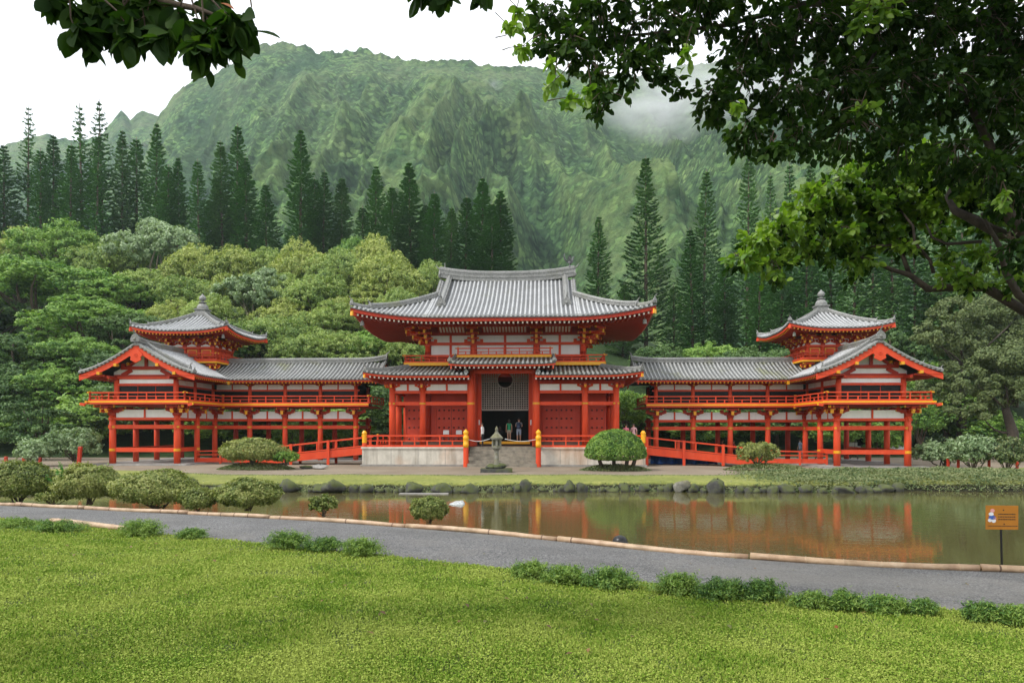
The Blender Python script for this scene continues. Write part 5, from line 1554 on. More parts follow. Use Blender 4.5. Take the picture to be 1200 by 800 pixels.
WR = [(740, 452, 60, 72, 'mid'), (775, 400, 70, 84, 'dark'), (830, 395, 80, 84, 'mid'), (880, 400, 84, 80, 'dark'), (935, 405, 80, 80, 'dark'), (990, 390, 84, 84, 'dark'), (1040, 380, 90, 82, 'dark'), (1075, 420, 80, 74, 'mid'), (1110, 445, 70, 70, 'mid'), (1000, 440, 70, 74, 'mid'), (910, 445, 70, 72, 'mid'), (800, 440, 60, 76, 'mid'),
      (1225, 330, 120, 82, 'mid'), (1150, 300, 110, 90, 'dark')]
WR.sort()
cnt = {}
for i, (px, yt, wp, Y, kd) in enumerate(WR):
    k = cnt[kd] = cnt.get(kd, 0) + 1
    set_tree(W[kd][i % len(W[kd])], px, yt, Y, 11 if kd != 'mid' else 12, 'broadleaf_tree', f'{ORD[k - 1]} from the left of the {WN[kd]} bushy trees behind the right wing', 'tree', 'broadleaf trees right of the hall', wpx=wp * 1.15, wproto=10.0)

M['darkbark'] = stone('dark_bark', (.022, .016, .012), (.075, .055, .040), None, 7)  # darker tone than the brown bark
# big olive tree with stacked rounded boughs and the tree in front of it, right of the pavilion
def custom_tree(name, label, base, lobes, n, leaf, mat, trunk, tmat='darkbark', clumps=40, spread=.26, seed=1):
    r = np.random.default_rng(seed)
    t = thing(name, label, 'tree', base, 0)
    b = np.array(base)
    L = np.array(lobes, float); L[:, :3] -= b
    foliage('crown', L, n, leaf, M[mat], t, r, clumps, spread)
    mb = MB(); tp = [np.array(p) - b for p in trunk[0]]
    mb.tube(tp, trunk[1], 9)
    for l in L: limb(mb, tp[-1] if l[2] > tp[-1][2] else tp[len(tp) // 2], l[:3], trunk[1][-1] * .45, .02, .08, r)
    mb.build('trunk', M[tmat], t, True)
    return t
def lobe(px, py, rpx, Y, fz=.8, dy=0):
    x, y, z = at(px, py, Y + dy); q = rpx * Y / FPX
    return (x, y, z, q, q, q * fz)
Y = 68
custom_tree('broadleaf_tree', 'tall olive green tree with stacked rounded boughs right of the pavilion roof', (at(1128, 530, Y)[0], Y, 0),
            [lobe(1118, 368, 24, Y), lobe(1098, 395, 22, Y, 1, -1), lobe(1086, 398, 16, Y), lobe(1125, 405, 26, Y, .9, 1), lobe(1146, 385, 26, Y, .9, 2), lobe(1120, 440, 24, Y), lobe(1096, 455, 20, Y, .9, 1), lobe(1148, 430, 28, Y, 1, 1), lobe(1118, 480, 20, Y, 1), lobe(1165, 370, 30, Y, .9, 3), lobe(1180, 400, 30, Y, .9, 3), lobe(1200, 360, 34, Y, .9, 4), lobe(1140, 470, 22, Y)],
            60000, .12, 'L_grey', ([(at(1128, 540, Y)[0], Y, -.5), (at(1126, 480, Y)[0], Y, 5), (at(1130, 420, Y)[0], Y, 9)], [.5, .42, .25]), seed=3)
Y = 58
custom_tree('broadleaf_tree', 'grey-green spreading tree with dark leaning trunk at the right edge', (at(1184, 545, Y)[0], Y, 0),
            [lobe(1165, 430, 26, Y), lobe(1192, 425, 30, Y), lobe(1145, 450, 22, Y), lobe(1172, 465, 26, Y), lobe(1205, 455, 32, Y), lobe(1150, 485, 18, Y, .8), lobe(1222, 430, 34, Y), lobe(1180, 445, 30, Y, .8, 2)],
            52000, .10, 'L_grey', ([(at(1184, 545, Y)[0], Y, -.4), (at(1187, 505, Y)[0], Y, 2.4), (at(1178, 478, Y)[0], Y, 4.5)], [.55, .42, .3]), seed=4)

# ---- bushes
def bush(name, label, px, py0, py1, wpx, Y, mat, n, leaf, zg=None, group=None, cat='bush', flat=.9, extra=0, seed=0, spread=.26, lob=9, stems=True, smat='bark', depth=1.0, dense=False):
    """px: middle; py0: top row; py1: foot row; wpx: width"""
    r = np.random.default_rng(seed + int(px) * 7 + int(py0))
    x = (px - 600) * Y / FPX; zb = EYE - (py1 - HOR) * Y / FPX if zg is None else zg
    H = (py1 - py0) * Y / FPX; Wd = wpx * Y / FPX
    t = thing(name, label, cat, (x, Y, zb), 0, group)
    L = [(0, 0, H * .50, Wd * .36, Wd * .36 * depth, H * .46)]
    for k in range(lob):
        a = 2 * math.pi * k / lob + r.uniform(-.3, .3); q = Wd * r.uniform(.20, .31)
        s_ = Wd * r.uniform(.13, .20)
        L.append((q * math.cos(a), q * math.sin(a) * depth, H * r.uniform(.34, .66), s_, s_, min(H * .34, s_ * flat)))
    if dense:
        Wd *= .9
        L = [(0, 0, H * .46, Wd * .40, Wd * .40 * depth, H * .50)] + [(q_[0] * 1.05, q_[1] * 1.05, q_[2] * .92, q_[3], q_[4], q_[5]) for q_ in L[1:]] + [(Wd * .24 * math.cos(k * 1.05), Wd * .24 * math.sin(k * 1.05) * depth, H * .22, Wd * .15, Wd * .15, H * .22) for k in range(6)]
    P, Nn, C = clump_points(L, n, r, 24 if dense else 16, spread, 1.0 if dense else .5)
    P[:, 2] = np.clip(P[:, 2], .02, H * 1.04)
    if dense:                                           # a clipped mound: leaves crowd a lumpy dome drawn in at its foot
        d = unit(n, r); d[:, 2] = np.where(d[:, 2] < -.6, -d[:, 2], d[:, 2]); o_ = r.uniform(0, 40)
        bp = .55 * (fbm(d[:, 0] * 2.6 + o_, d[:, 1] * 2.6 + d[:, 2] * 2.2, 4, 3) - .5)
        rad = (r.uniform(.25, 1.0, n) ** .30) * (1 + bp) * np.where(r.uniform(size=n) < .06, r.uniform(1.0, 1.12, n), 1)
        P = d * rad[:, None] * np.array([Wd * .54, Wd * .48 * depth, H * .56]) + np.array([0, 0, H * .46])
        P[:, 2] = np.clip(P[:, 2], .02, H * 1.1); k_ = .70 + .30 * sstep(0, .5, P[:, 2] / H); P[:, 0] *= k_; P[:, 1] *= k_
        Nn = d + np.array([0, 0, .4])
    V, F = leaf_cloud(P, Nn, leaf, r, .5, .9, .2)
    np_mesh('leaves', V, F, M[mat], t)
    if stems:
        mb = MB()
        for k in range(10):
            a = r.uniform(0, 6.28); q = Wd * r.uniform(.1, .36)
            limb(mb, (r.normal() * Wd * .03, r.normal() * Wd * .03, -.05), (q * math.cos(a), q * math.sin(a) * depth, H * r.uniform(.5, .8)), Wd * .013, Wd * .004, .1, r, 4, 5)
        mb.build('stems', M[smat], t)
    return t
# clipped azaleas between path and pond: (px, top, foot, width)
def path_Y(py, z): return (EYE - z) * FPX / (py - HOR)
AZ = [(22, 541, 589, 80, 'large round bronzed bush cut by the left edge of the picture'), (183, 551, 596, 100, 'widest bronzed round bush beside the path, left of centre'),
      (291, 562, 598, 80, 'cup-shaped bronzed bush on the pond bank below the left ramp'), (503, 582, 613, 46, 'small upright bronzed bush alone beside the bamboo, before the white foam')]
for i, (px, a, b, w_, lb) in enumerate(AZ):
    Yb = path_Y(b, .46) + .75
    bush('azalea_bush', lb, px, a, b - 2, w_, Yb, 'L_azalea', 17000 if w_ > 60 else 8000, .036 if w_ > 60 else .028, None, 'bushes between path and pond', flat=1.2, seed=i, dense=True)
Yb = path_Y(590, .46) + .7
bb = bush('azalea_bush', 'round dark bush with bright green shoots growing out of its top', 106, 545, 589, 78, Yb, 'L_azalea', 16000, .036, None, 'bushes between path and pond', flat=1.2, seed=9, dense=True)
r = np.random.default_rng(3)
for k in range(16):                                    # each shoot: a stem with leaves up it
    a0 = np.array([r.uniform(-.75, .55), r.uniform(-.5, .1), r.uniform(.35, .8)]); d_ = np.array([r.normal() * .16, -.12, .45 * r.uniform(.6, 1.1)])
    m = 16; tt = np.linspace(.15, 1, m); P = a0 + d_ * tt[:, None] + r.normal(size=(m, 3)) * .022
    V, F = leaf_cloud(P, np.tile([0., -.5, .7], (m, 1)), .062, r, .42, .8, .2)
    sh = np_mesh('shoot', V, F, M['L_bright'], bb); mb = MB(); mb.tube([tuple(a0 - d_ * .3), tuple(a0 + d_ * .5), tuple(a0 + d_)], [.008, .006, .003], 5); mb.build('stem', M['L_bright'], sh)
bush('azalea_bush', 'low sprawling bronzed bush just right of the widest round bush', 232, 572, 598, 44, path_Y(598, .46) + .6, 'L_azalea', 6500, .030, None, 'bushes between path and pond', seed=12, dense=True)
bush('azalea_bush', 'small straggly bush leaning over the bamboo edge left of the pond', 380, 579, 603, 40, path_Y(603, .46) + .5, 'L_azalea', 2600, .034, None, 'bushes between path and pond', seed=13)
bush('azalea_bush', 'low yellowish tuft of shrub between the two leftmost round bushes', 62, 576, 590, 46, path_Y(590, .46) + .5, 'L_azalea', 2200, .036, None, 'bushes between path and pond', seed=14)
# junipers along the lawn edge
JU = [(18, 598, 617, 62), (68, 600, 621, 62), (166, 600, 625, 56), (227, 613, 627, 36), (338, 612, 640, 58), (383, 622, 641, 46), (424, 622, 648, 52), (622, 650, 674, 46), (664, 652, 680, 62), (716, 655, 685, 62), (795, 660, 692, 62), (846, 668, 697, 66), (893, 670, 699, 50), (952, 686, 709, 40), (990, 686, 711, 38), (1036, 690, 713, 52), (1082, 698, 716, 32), (1152, 698, 723, 46), (1190, 703, 727, 36)]
for i, (px, a, b, w_) in enumerate(JU):
    Yb = (EYE - .80) * FPX / (b - HOR)
    x = (px - 600) * Yb / FPX; ye = float(near_edge(x)) - .12
    r = np.random.default_rng(100 + i)
    zb = .78; Hh = (b - a) * Yb / FPX; Wd = w_ * Yb / FPX
    t = thing('juniper_shrub', f'{ORD[i]} from the left of the low feathery shrubs edging the lawn', 'shrub', (x, min(Yb, ye), zb), 0, 'feathery shrubs along the lawn edge')
    # arching sprays
    Ps, Ns = [], []
    for k in range(230):
        an = r.uniform(0, 6.28); el = r.uniform(.25, 1.35); Ls = Wd * .5 * r.uniform(.55, 1.05)
        p0 = np.array([r.normal() * Wd * .14, r.normal() * Wd * .09, Hh * r.uniform(.0, .25)])
        d = np.array([math.cos(an) * math.cos(el), math.sin(an) * math.cos(el) * .7, math.sin(el) * Hh / (Wd * .5) * .95])
        m = 34; tt = r.uniform(.15, 1, m)
        P = p0 + d * (Ls * tt)[:, None] + np.array([0, 0, -1]) * (Ls * .32 * tt ** 2)[:, None] + r.normal(size=(m, 3)) * .018
        Ps.append(P); Ns.append(np.tile([d[0] * .4, d[1] * .4, .8], (m, 1)))
    P = np.concatenate(Ps); P[:, 2] = np.clip(P[:, 2], .0, None)
    V, F = leaf_cloud(P, np.concatenate(Ns), .021, r, .24, .8, .1)
    np_mesh('sprays', V, F, M['L_juni'], t)
# bushes on the far bank
bush('clipped_bush', 'spreading clipped bush in front of the left ramp, pale green over brown', 297, 514, 543, 82, 46.5, 'L_azalea', 15000, .07, None, None, flat=.8, seed=21, dense=True, depth=.8)
bush('clipped_bush', 'fresh green low plant at the right foot of the left ramp bush', 335, 528, 544, 36, 46.0, 'L_top', 2600, .08, None, None, seed=22)
bush('clipped_bush', 'rounded clipped bush with bare brown stems below the right ramp', 888, 518, 545, 60, 46.0, 'L_azalea', 9000, .065, None, None, flat=.9, seed=23)
for i, (px, a, b, w_, Y, mt, lb) in enumerate([
    (88, 500, 540, 72, 52, 'L_pale', 'large silvery pale bush left of the left pavilion'), (40, 515, 545, 50, 50, 'L_pale', 'loose pale bush beside the small red posts at left'),
    (1105, 512, 548, 70, 50, 'L_pale', 'pale loose bush just right of the right pavilion'), (1140, 508, 552, 66, 47, 'L_pale', 'pale open bush behind the low red fence posts'), (1180, 512, 552, 50, 46, 'L_cover', 'small dark-stemmed bush at the right edge behind fence posts'),
    (1078, 470, 520, 60, 66, 'L_mid', 'dark glossy bush under the olive tree beside the pavilion'), (738, 458, 512, 46, 66, 'L_top', 'bright green bush seen between hall and right wing'), (1035, 495, 535, 50, 68, 'L_mid', 'green bush seen through the right pavilion posts'),
    (350, 494, 530, 80, 66, 'L_top', 'bright green bush seen under the left corridor'), (395, 500, 530, 60, 68, 'L_mid', 'green bush under the left corridor near the hall')]):
    bush('bush', lb, px, a, b, w_, Y, mt, 6000, .10, None, 'bushes around the temple', seed=30 + i)
UB = [(-12, 470, 90), (150, 445, 110), (200, 450, 110), (250, 458, 100), (300, 462, 100), (345, 466, 100), (400, 462, 100), (440, 450, 80), (110, 455, 100), (60, 470, 100), (15, 462, 100), (770, 470, 90), (820, 468, 90), (870, 470, 90), (925, 468, 90), (975, 470, 90), (1060, 452, 90), (1110, 470, 90), (1160, 478, 90)]
UB.sort()
ubp = take(*[bush('bush', 'x', 600, 400, 500, 100, 80, m_, 9000, .2, 0, None, seed=60 + k_, lob=10, stems=False).children[0] for k_, m_ in enumerate(['L_dark', 'L_mid'])])
for o in [o for o in bpy.data.objects if o.get('label') == 'x']: bpy.data.objects.remove(o)
for i, (px, yt, wp) in enumerate(UB):
    Y = 69 + (i % 3) * 1.5; x, y, z = at(px, yt, Y); zg = float(hill(x, y)); s_ = wp * Y / FPX / 10 * 1.2
    place([ubp[0 if i % 3 else 1]], 'bush', f'{ORD[i]} from the left of the big dark bushes on the slope behind the wings', 'bush', (x, y, zg - .2), s_, i * 1.3, 'dark bushes behind the wings', szz=max(.2, (z - zg + .2) / 10))
# low ground-cover beds and the big round topiary
def mat_cover(name, label, px, py, wpx, hpx, Y, mat, n=5000, leaf=.06, kind=None, cat='ground cover'):
    r = np.random.default_rng(int(px)); x, y, z = at(px, py, Y); z = 0.0
    t_r = wpx * Y / FPX * .5
    a = r.uniform(0, 6.28, n); q = np.sqrt(r.uniform(0, 1, n)); H = hpx * Y / FPX * .75
    P = np.stack([np.cos(a) * q * t_r, np.sin(a) * q * t_r * .55, .02 + H * np.clip(1 - q ** 2.5, 0, 1) * r.uniform(.4, 1.05, n)], 1)
    V, F = leaf_cloud(P, np.tile([0., 0, 1.], (n, 1)), leaf, r, .45, .9, .2)
    o = np_mesh(name, V, F, M[mat]); o.location = (x, y, z)
    return tag(o, label, cat)
mat_cover('ground_cover_bed', 'low green ground cover under the big round clipped tree', 721, 551, 84, 9, 45.2, 'L_cover')
mat_cover('ground_cover_bed', 'low green ground cover around the bush before the left ramp', 300, 545, 90, 10, 46.5, 'L_cover')
mat_cover('ground_cover_bed', 'low green ground cover around the bush before the right ramp', 898, 547, 100, 10, 45.6, 'L_cover', 6000)
def topiary():
    Y = 45.2; x = (721 - 600) * Y / FPX
    t = thing('topiary_tree', 'big clipped dome-shaped tree on several trunks before the hall', 'topiary', (x, Y, 0))
    r = np.random.default_rng(8); n = 26000
    d = unit(n, r); d[:, 2] = np.abs(d[:, 2]) * np.where(r.uniform(size=n) < .12, -.35, 1)
    bumpy = 1 + .05 * (fbm(d[:, 0] * 4 + 5, d[:, 1] * 4 + d[:, 2] * 3, 3, 4) - .5)
    rad = (r.uniform(.72, 1.0, n) ** .35) * bumpy
    P = d * rad[:, None] * np.array([2.05, 1.95, 1.72]) + np.array([0, 0, 1.02])
    P[:, 2] = np.where(P[:, 2] < .82, .82 + (P[:, 2] - .82) * .4, P[:, 2])
    V, F = leaf_cloud(P, d + np.array([0, 0, .3]), .062, r, .5, .85, .2)
    np_mesh('crown', V, F, M['L_top'], t)
    for q in (-.55, -.05, .45, .7):
        mb = MB(); limb(mb, (q * 1.5, r.normal() * .2, -.05), (q * 2.2, r.normal() * .3, 1.5), .15, .10, .06, r); mb.build('trunk', M['bark'], t, True)
topiary()
# cloud-pruned pine left
def cloud_pine():
    Y = 60; x = (40 - 600) * Y / FPX
    t = thing('cloud_pruned_pine', 'dark pine pruned into flat pads at the far left below the slope', 'tree', (x, Y, 0))
    L = []
    for px, py, rp in ((12, 492, 24), (40, 500, 26), (58, 486, 24), (30, 478, 20), (70, 503, 24), (8, 512, 30), (52, 516, 30), (58, 474, 14)):
        a, b_, c = at(px, py, Y); q = rp * Y / FPX; L.append((a - x, (rng.uniform(-1, 1)), c, q, q, q * .22))
    foliage('crown', L, 16000, .11, M['L_dark'], t, np.random.default_rng(2), 40, .2)
    mb = MB(); mb.tube([(0, 0, -.3), (.3, 0, 1.2), (.1, 0, 2.4)], [.22, .16, .1], 8)
    for l in L: limb(mb, (.2, 0, 1), l[:3], .08, .03, .06, np.random.default_rng(1))
    mb.build('trunk', M['bark'], t, True)
cloud_pine()
# right-hand bank clothed in creeping ground cover, uncountable
r = np.random.default_rng(77); n = 44000
X = r.uniform(12, 36, n); q = r.uniform(0, 1, n)
Y0 = y_far(X); Yc = Y0 + .12 + q * 5.6
keep = (X > 13 + 3.5 * fbm(X * .7, Yc * .7, 2, 4)) | (r.uniform(size=n) < sstep(12, 17, X))
X, Yc = X[keep], Yc[keep]; qq = (Yc - Y0[keep]) / (g_edge(X) - Y0[keep])
Z = fbz(X, Yc, qq)
P = np.stack([X, Yc, Z + r.uniform(.0, .16, len(X))], 1)
P[:, 2] += .40 * np.clip(fbm(X * 1.1, Yc * 1.1, 3, 14) - .42, 0, 1)
V, F = leaf_cloud(P, np.tile([0., -.3, 1.], (len(X), 1)), .070, r, .4, .9, .2)
o = np_mesh('ground_cover', V, F, M['L_cover']); o['kind'] = 'stuff'

r = np.random.default_rng(15); n = 16000
X = r.uniform(-24, 20, n); e_ = r.integers(0, 3, n)
Yb = np.where(e_ < 2, y_far(X) + .05 + np.abs(r.normal(size=n)) * .18, g_edge(X) - np.abs(r.normal(size=n)) * .35)
Zb = fbz(X, Yb, (Yb - y_far(X)) / (g_edge(X) - y_far(X)))
hh = np.where(e_ < 2, .11, .05) * r.uniform(.5, 1.4, n)
V, F = leaf_cloud(np.stack([X, Yb, Zb + hh * .4], 1), np.stack([r.normal(size=n) * .3, -np.ones(n), np.full(n, .4)], 1), hh * .6, r, .35, .6, .1)
o = np_mesh('grass', V, F, M['L_cover']); o['kind'] = 'stuff'

# ---- the lawn's grass --------------------------------------------------------------
def lawn():
    m, t, b = nt('grass_blades')
    g = N(t, 'ShaderNodeNewGeometry'); n1 = noise(t, 1.1, 5, .65, coord(t)); n2 = noise(t, .28, 3, .55, coord(t))
    a = N(t, 'ShaderNodeMath', operation='MULTIPLY_ADD'); t.links.new(g.outputs['Random Per Island'], a.inputs[0]); a.inputs[1].default_value = .42; t.links.new(n1, a.inputs[2])
    k = N(t, 'ShaderNodeMath', operation='MULTIPLY_ADD'); t.links.new(n2, k.inputs[0]); k.inputs[1].default_value = .5; t.links.new(a.outputs[0], k.inputs[2])
    c = ramp(t, k.outputs[0], [(.46, (.035, .078, .010)), (.64, (.11, .205, .020)), (.88, (.195, .30, .034)), (1.10, (.33, .40, .08))])
    for e in t.nodes: pass
    t.links.new(c, b.inputs['Base Color']); b.inputs['Roughness'].default_value = .7; b.inputs['Specular IOR Level'].default_value = .10
    tr = N(t, 'ShaderNodeBsdfTranslucent'); ms = N(t, 'ShaderNodeMixShader'); ms.inputs[0].default_value = .25
    t.links.new(c, tr.inputs[0]); t.links.new(b.outputs[0], ms.inputs[1]); t.links.new(tr.outputs[0], ms.inputs[2]); t.links.new(ms.outputs[0], t.nodes['Material Output'].inputs[0])
    r = np.random.default_rng(4); n = 680000
    # density falls with distance from where one can stand
    y = 3.6 * np.exp(r.uniform(0, 1, n) * math.log(20 / 3.6)); x = r.uniform(-1, 1, n) * (y * .86 + .8)
    ok = (y < near_edge(x) + .05) & (fbm(x * 2.2, y * 2.2, 3, 8) + r.uniform(-.3, .3, n) > .30)
    x, y = x[ok], y[ok]; n = len(x)
    z = lawn_z(x, y)
    L = (.020 + .0010 * y) * r.uniform(.6, 1.5, n) * (.75 + .6 * fbm(x * 1.4, y * 1.4, 3, 6)); w_ = (.0034 + .00058 * y) * r.uniform(.8, 1.4, n)
    a = r.uniform(0, 6.28, n); lean = r.uniform(.1, 1.3, n); la = r.uniform(0, 6.28, n)
    dx, dy = np.cos(a) * w_, np.sin(a) * w_
    tx, ty = np.cos(la) * np.sin(lean) * L, np.sin(la) * np.sin(lean) * L; tz = np.cos(lean) * L
    V = np.stack([np.stack([x - dx, y - dy, z], 1), np.stack([x + dx, y + dy, z], 1), np.stack([x + tx * .55 + dx * .8, y + ty * .55 + dy * .8, z + tz * .7 + .004], 1), np.stack([x + tx, y + ty, z + tz], 1)], 1).reshape(-1, 3)
    o = np_mesh('grass', V, np.arange(4 * n).reshape(n, 4), m); o['kind'] = 'stuff'
    # clover and creeping broad leaves among the blades
    n = 330000; y = 3.6 * np.exp(r.uniform(0, 1, n) * math.log(20 / 3.6)); x = r.uniform(-1, 1, n) * (y * .86 + .8)
    ok = (y < near_edge(x) + .03) & (fbm(x * 1.6, y * 1.6, 3, 28) + r.uniform(-.25, .25, n) > .46); x, y = x[ok], y[ok]; n = len(x)
    P = np.stack([x, y, lawn_z(x, y) + r.uniform(.012, .034, n)], 1)
    V, F = leaf_cloud(P, np.tile([0., 0, 1.], (n, 1)), .0050 + .00072 * y, r, .75, .55, .1)
    o = np_mesh('clover', V, F, m); o['kind'] = 'stuff'
lawn()
# ================================================================== NEAR TREES
def true_leaves(P, D, L, r, wid=.58, droop=.16):
    """six-cornered leaves folded along the midrib; P base points, D directions"""
    n = len(P); D = D / np.linalg.norm(D, axis=1, keepdims=True)
    up = np.tile([0., 0, 1.], (n, 1)) + .9 * unit(n, r)
    S = np.cross(D, up); S /= np.linalg.norm(S, axis=1, keepdims=True) + 1e-9
    U = np.cross(S, D)
    l = (L * r.uniform(.7, 1.25, n))[:, None]; w_ = l * wid * r.uniform(.85, 1.15, n)[:, None] * .5
    curl = r.uniform(-.1, .5, n)[:, None]; f = r.uniform(.12, .42, n)[:, None]
    st = ((0, .04), (.16, .60), (.40, .98), (.66, .92), (.87, .52), (1.0, .03))
    rows = []
    for t, k in st:
        c = P + D * l * t - U * l * droop * (t ** 2) * (1 + curl)
        rows += [c + S * w_ * k + U * w_ * f * k, c, c - S * w_ * k + U * w_ * f * k]
    V = np.stack(rows, 1).reshape(-1, 3); m = len(rows)
    i = np.arange(n)[:, None] * m
    F = np.concatenate([i + np.array([[3 * a + b, 3 * a + b + 1, 3 * a + b + 4, 3 * a + b + 3]]) for a in range(len(st) - 1) for b in (0, 1)], 0)
    return V, F

def twig_leaves(lobes, per, L, r, twig_mb=None, base=None, hang=.45, inner=.25):
    """lobes (x, y, z, r, density): twigs through each lobe, every twig ending in a spray of leaves"""
    Ps, Ds = [], []
    for (x, y, z, q, den) in lobes:
        nt_ = max(3, int(den * per * (q / .5) ** 2))
        d = unit(nt_, r); rad = q * r.uniform(inner, 1, nt_) ** .6
        C = np.array([x, y, z]) + d * rad[:, None] * np.array([1, 1, .72])
        for k in range(nt_):
            out = d[k] * .8 + np.array([0, 0, -hang]); out /= np.linalg.norm(out)
            m = r.integers(7, 12)
            if twig_mb is not None and r.uniform() < .5:
                a = C[k] - out * .30 + np.array([0, 0, .05]); twig_mb.tube([tuple(a), tuple((a + C[k]) / 2 + r.normal(size=3) * .02), tuple(C[k] + out * .05)], [.007, .005, .003], 4, 0, False)
            tt = r.uniform(-.16, .06, m)
            P = C[k] + out * tt[:, None] + r.normal(size=(m, 3)) * .012
            D = out * .75 + unit(m, r) * .95 + np.array([0, 0, -hang * .5])
            Ps.append(P); Ds.append(D)
    return true_leaves(np.concatenate(Ps), np.concatenate(Ds), L, r)

M['L_near'] = leaf_mat('shade_toned_canopy_leaves', [(0.0056, 0.0146, 0.0033), (0.0113, 0.0307, 0.0056), (0.0209, 0.0532, 0.0088), (0.0403, 0.0806, 0.0121)], .42, .6, .8, .12)  # shade of the backlit canopy put into a dark leaf colour
M['L_near2'] = leaf_mat('sun_toned_canopy_leaves', [(0.0238, 0.0677, 0.0117), (0.0595, 0.1476, 0.0187), (0.119, 0.2337, 0.0257), (0.2023, 0.3198, 0.041)], .38, .42, .9, .45)  # paler copy: sunlight on the outer leaves put into the colour
M['L_rust'] = leaf_mat('withered_leaf', [(.20, .06, .015), (.30, .10, .03)], .2)

def lob(px, py, rpx, Y, den=1.0):
    x, y, z = at(px, py, Y); return (x, y, z, rpx * Y / FPX, den)
def near_tree():
    r = np.random.default_rng(21)
    B0 = np.array([11.6, 12.6, .3])
    t = thing('shade_tree', 'big backlit shade tree whose boughs hang into the upper right', 'tree', tuple(B0))
    dark = [(640, 25, 34, 8.2), (672, 62, 36, 8.0), (700, 18, 50, 8.4), (712, 122, 26, 7.6), (738, 80, 34, 8.0), (762, 36, 52, 8.6), (700, 95, 22, 7.8), (775, 95, 20, 8.2), (640, 62, 18, 8.0),
            (822, 12, 46, 9.2), (800, 112, 14, 8.2, .8), (836, 122, 34, 8.8), (868, 95, 36, 9.0), (878, 160, 32, 8.6), (905, 178, 22, 8.4), (886, 50, 52, 9.4), (925, 120, 50, 9.2), (940, 165, 30, 8.8), (940, 40, 60, 9.8),
            (985, 105, 58, 9.6), (1000, 160, 46, 9.4), (1010, 40, 66, 10), (1050, 110, 60, 9.8), (1075, 40, 66, 10), (1060, 180, 44, 9.6), (1110, 110, 60, 10), (1120, 185, 42, 9.8), (1140, 40, 66, 10.2), (1175, 130, 56, 10), (1160, 205, 34, 9.6), (1200, 60, 70, 10.4), (1195, 235, 36, 9.6), (1215, 180, 50, 10), (1185, 292, 22, 9.2), (1210, 310, 26, 9.4)]
    more = [(700, -60, 70, 8.6), (790, -50, 70, 9), (880, -50, 80, 9.4), (980, -60, 90, 9.8), (1080, -60, 90, 10), (1180, -60, 90, 10.4), (1290, 60, 90, 10.6), (1300, 200, 90, 10.6), (1290, -60, 90, 10.6), (760, -150, 90, 8), (900, -170, 110, 8.5), (1060, -180, 120, 9), (1220, -180, 120, 9.5), (1000, -330, 150, 7.4), (1250, -330, 160, 8), (1400, 100, 120, 11), (1420, -80, 140, 11),
            (1050, -700, 200, 5.5), (1350, -700, 240, 6.0), (1600, -300, 220, 7.5)]
    lobes = [lob(*a) for a in dark]
    ex = [lob(*a[:4], .5) for a in more]  # unseen boughs added above the frame to shade the lawn
    tw = MB()
    V, F = twig_leaves([(x - B0[0], y - B0[1], z - B0[2], q, d * 1.0) for x, y, z, q, d in lobes], 60, .104, r, tw)
    np_mesh('crown', V, F, M['L_near'], t)
    V, F = twig_leaves([(x - B0[0], y - B0[1], z - B0[2], q, d * .8) for x, y, z, q, d in ex], 40, .16, r)
    np_mesh('crown', V, F, M['L_near'], t)
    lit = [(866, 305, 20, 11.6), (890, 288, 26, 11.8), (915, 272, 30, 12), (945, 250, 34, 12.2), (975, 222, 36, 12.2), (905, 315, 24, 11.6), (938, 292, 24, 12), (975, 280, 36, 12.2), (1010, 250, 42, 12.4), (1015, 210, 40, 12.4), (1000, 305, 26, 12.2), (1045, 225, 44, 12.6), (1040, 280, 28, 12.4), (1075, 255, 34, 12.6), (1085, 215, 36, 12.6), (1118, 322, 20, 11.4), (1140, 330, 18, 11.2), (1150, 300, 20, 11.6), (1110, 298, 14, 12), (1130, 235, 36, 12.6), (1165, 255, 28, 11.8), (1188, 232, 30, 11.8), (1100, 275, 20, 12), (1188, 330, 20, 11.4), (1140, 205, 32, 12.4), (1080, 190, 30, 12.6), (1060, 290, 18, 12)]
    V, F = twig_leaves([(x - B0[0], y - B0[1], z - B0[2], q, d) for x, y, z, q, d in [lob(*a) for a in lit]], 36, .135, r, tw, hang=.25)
    np_mesh('sun_toned_crown', V, F, M['L_near2'], t)
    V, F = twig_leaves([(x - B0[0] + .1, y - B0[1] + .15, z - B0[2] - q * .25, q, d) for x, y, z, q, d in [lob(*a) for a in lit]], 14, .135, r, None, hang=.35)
    np_mesh('shade_toned_crown', V, F, M['L_near'], t)  # dark leaf copy set under the pale one as painted shade
    edge = [(606, 18, 10, 7.7), (613, 58, 11, 7.6), (652, 98, 12, 7.5), (645, 78, 10, 7.6), (690, 112, 10, 7.3), (668, 120, 8, 7.4), (598, 36, 8, 7.7), (862, 128, 12, 8.2), (805, 66, 8, 8), (1030, 14, 26, 9.0), (1005, 30, 16, 9.0), (1010, 128, 14, 9), (1175, 232, 16, 9.2)]
    V, F = twig_leaves([(x - B0[0], y - B0[1], z - B0[2], q, d) for x, y, z, q, d in [lob(*a) for a in edge]], 46, .11, r, tw, hang=.35, inner=.1)
    np_mesh('sun_toned_crown', V, F, M['L_near2'], t)
    tw.build('twigs', M['bark'], t)
    # trunk and limbs
    mb = MB()
    def pl(pts): return [tuple(np.array(at(*p)) - B0) for p in pts]
    fork = (-.2, -.1, 3.3)
    mb.tube([(.1, .1, -.8), (.0, 0, .3), (-.1, 0, 1.8), fork], [.62, .50, .42, .38], 12)
    tr = mb.build('trunk', M['bark'], t, True)
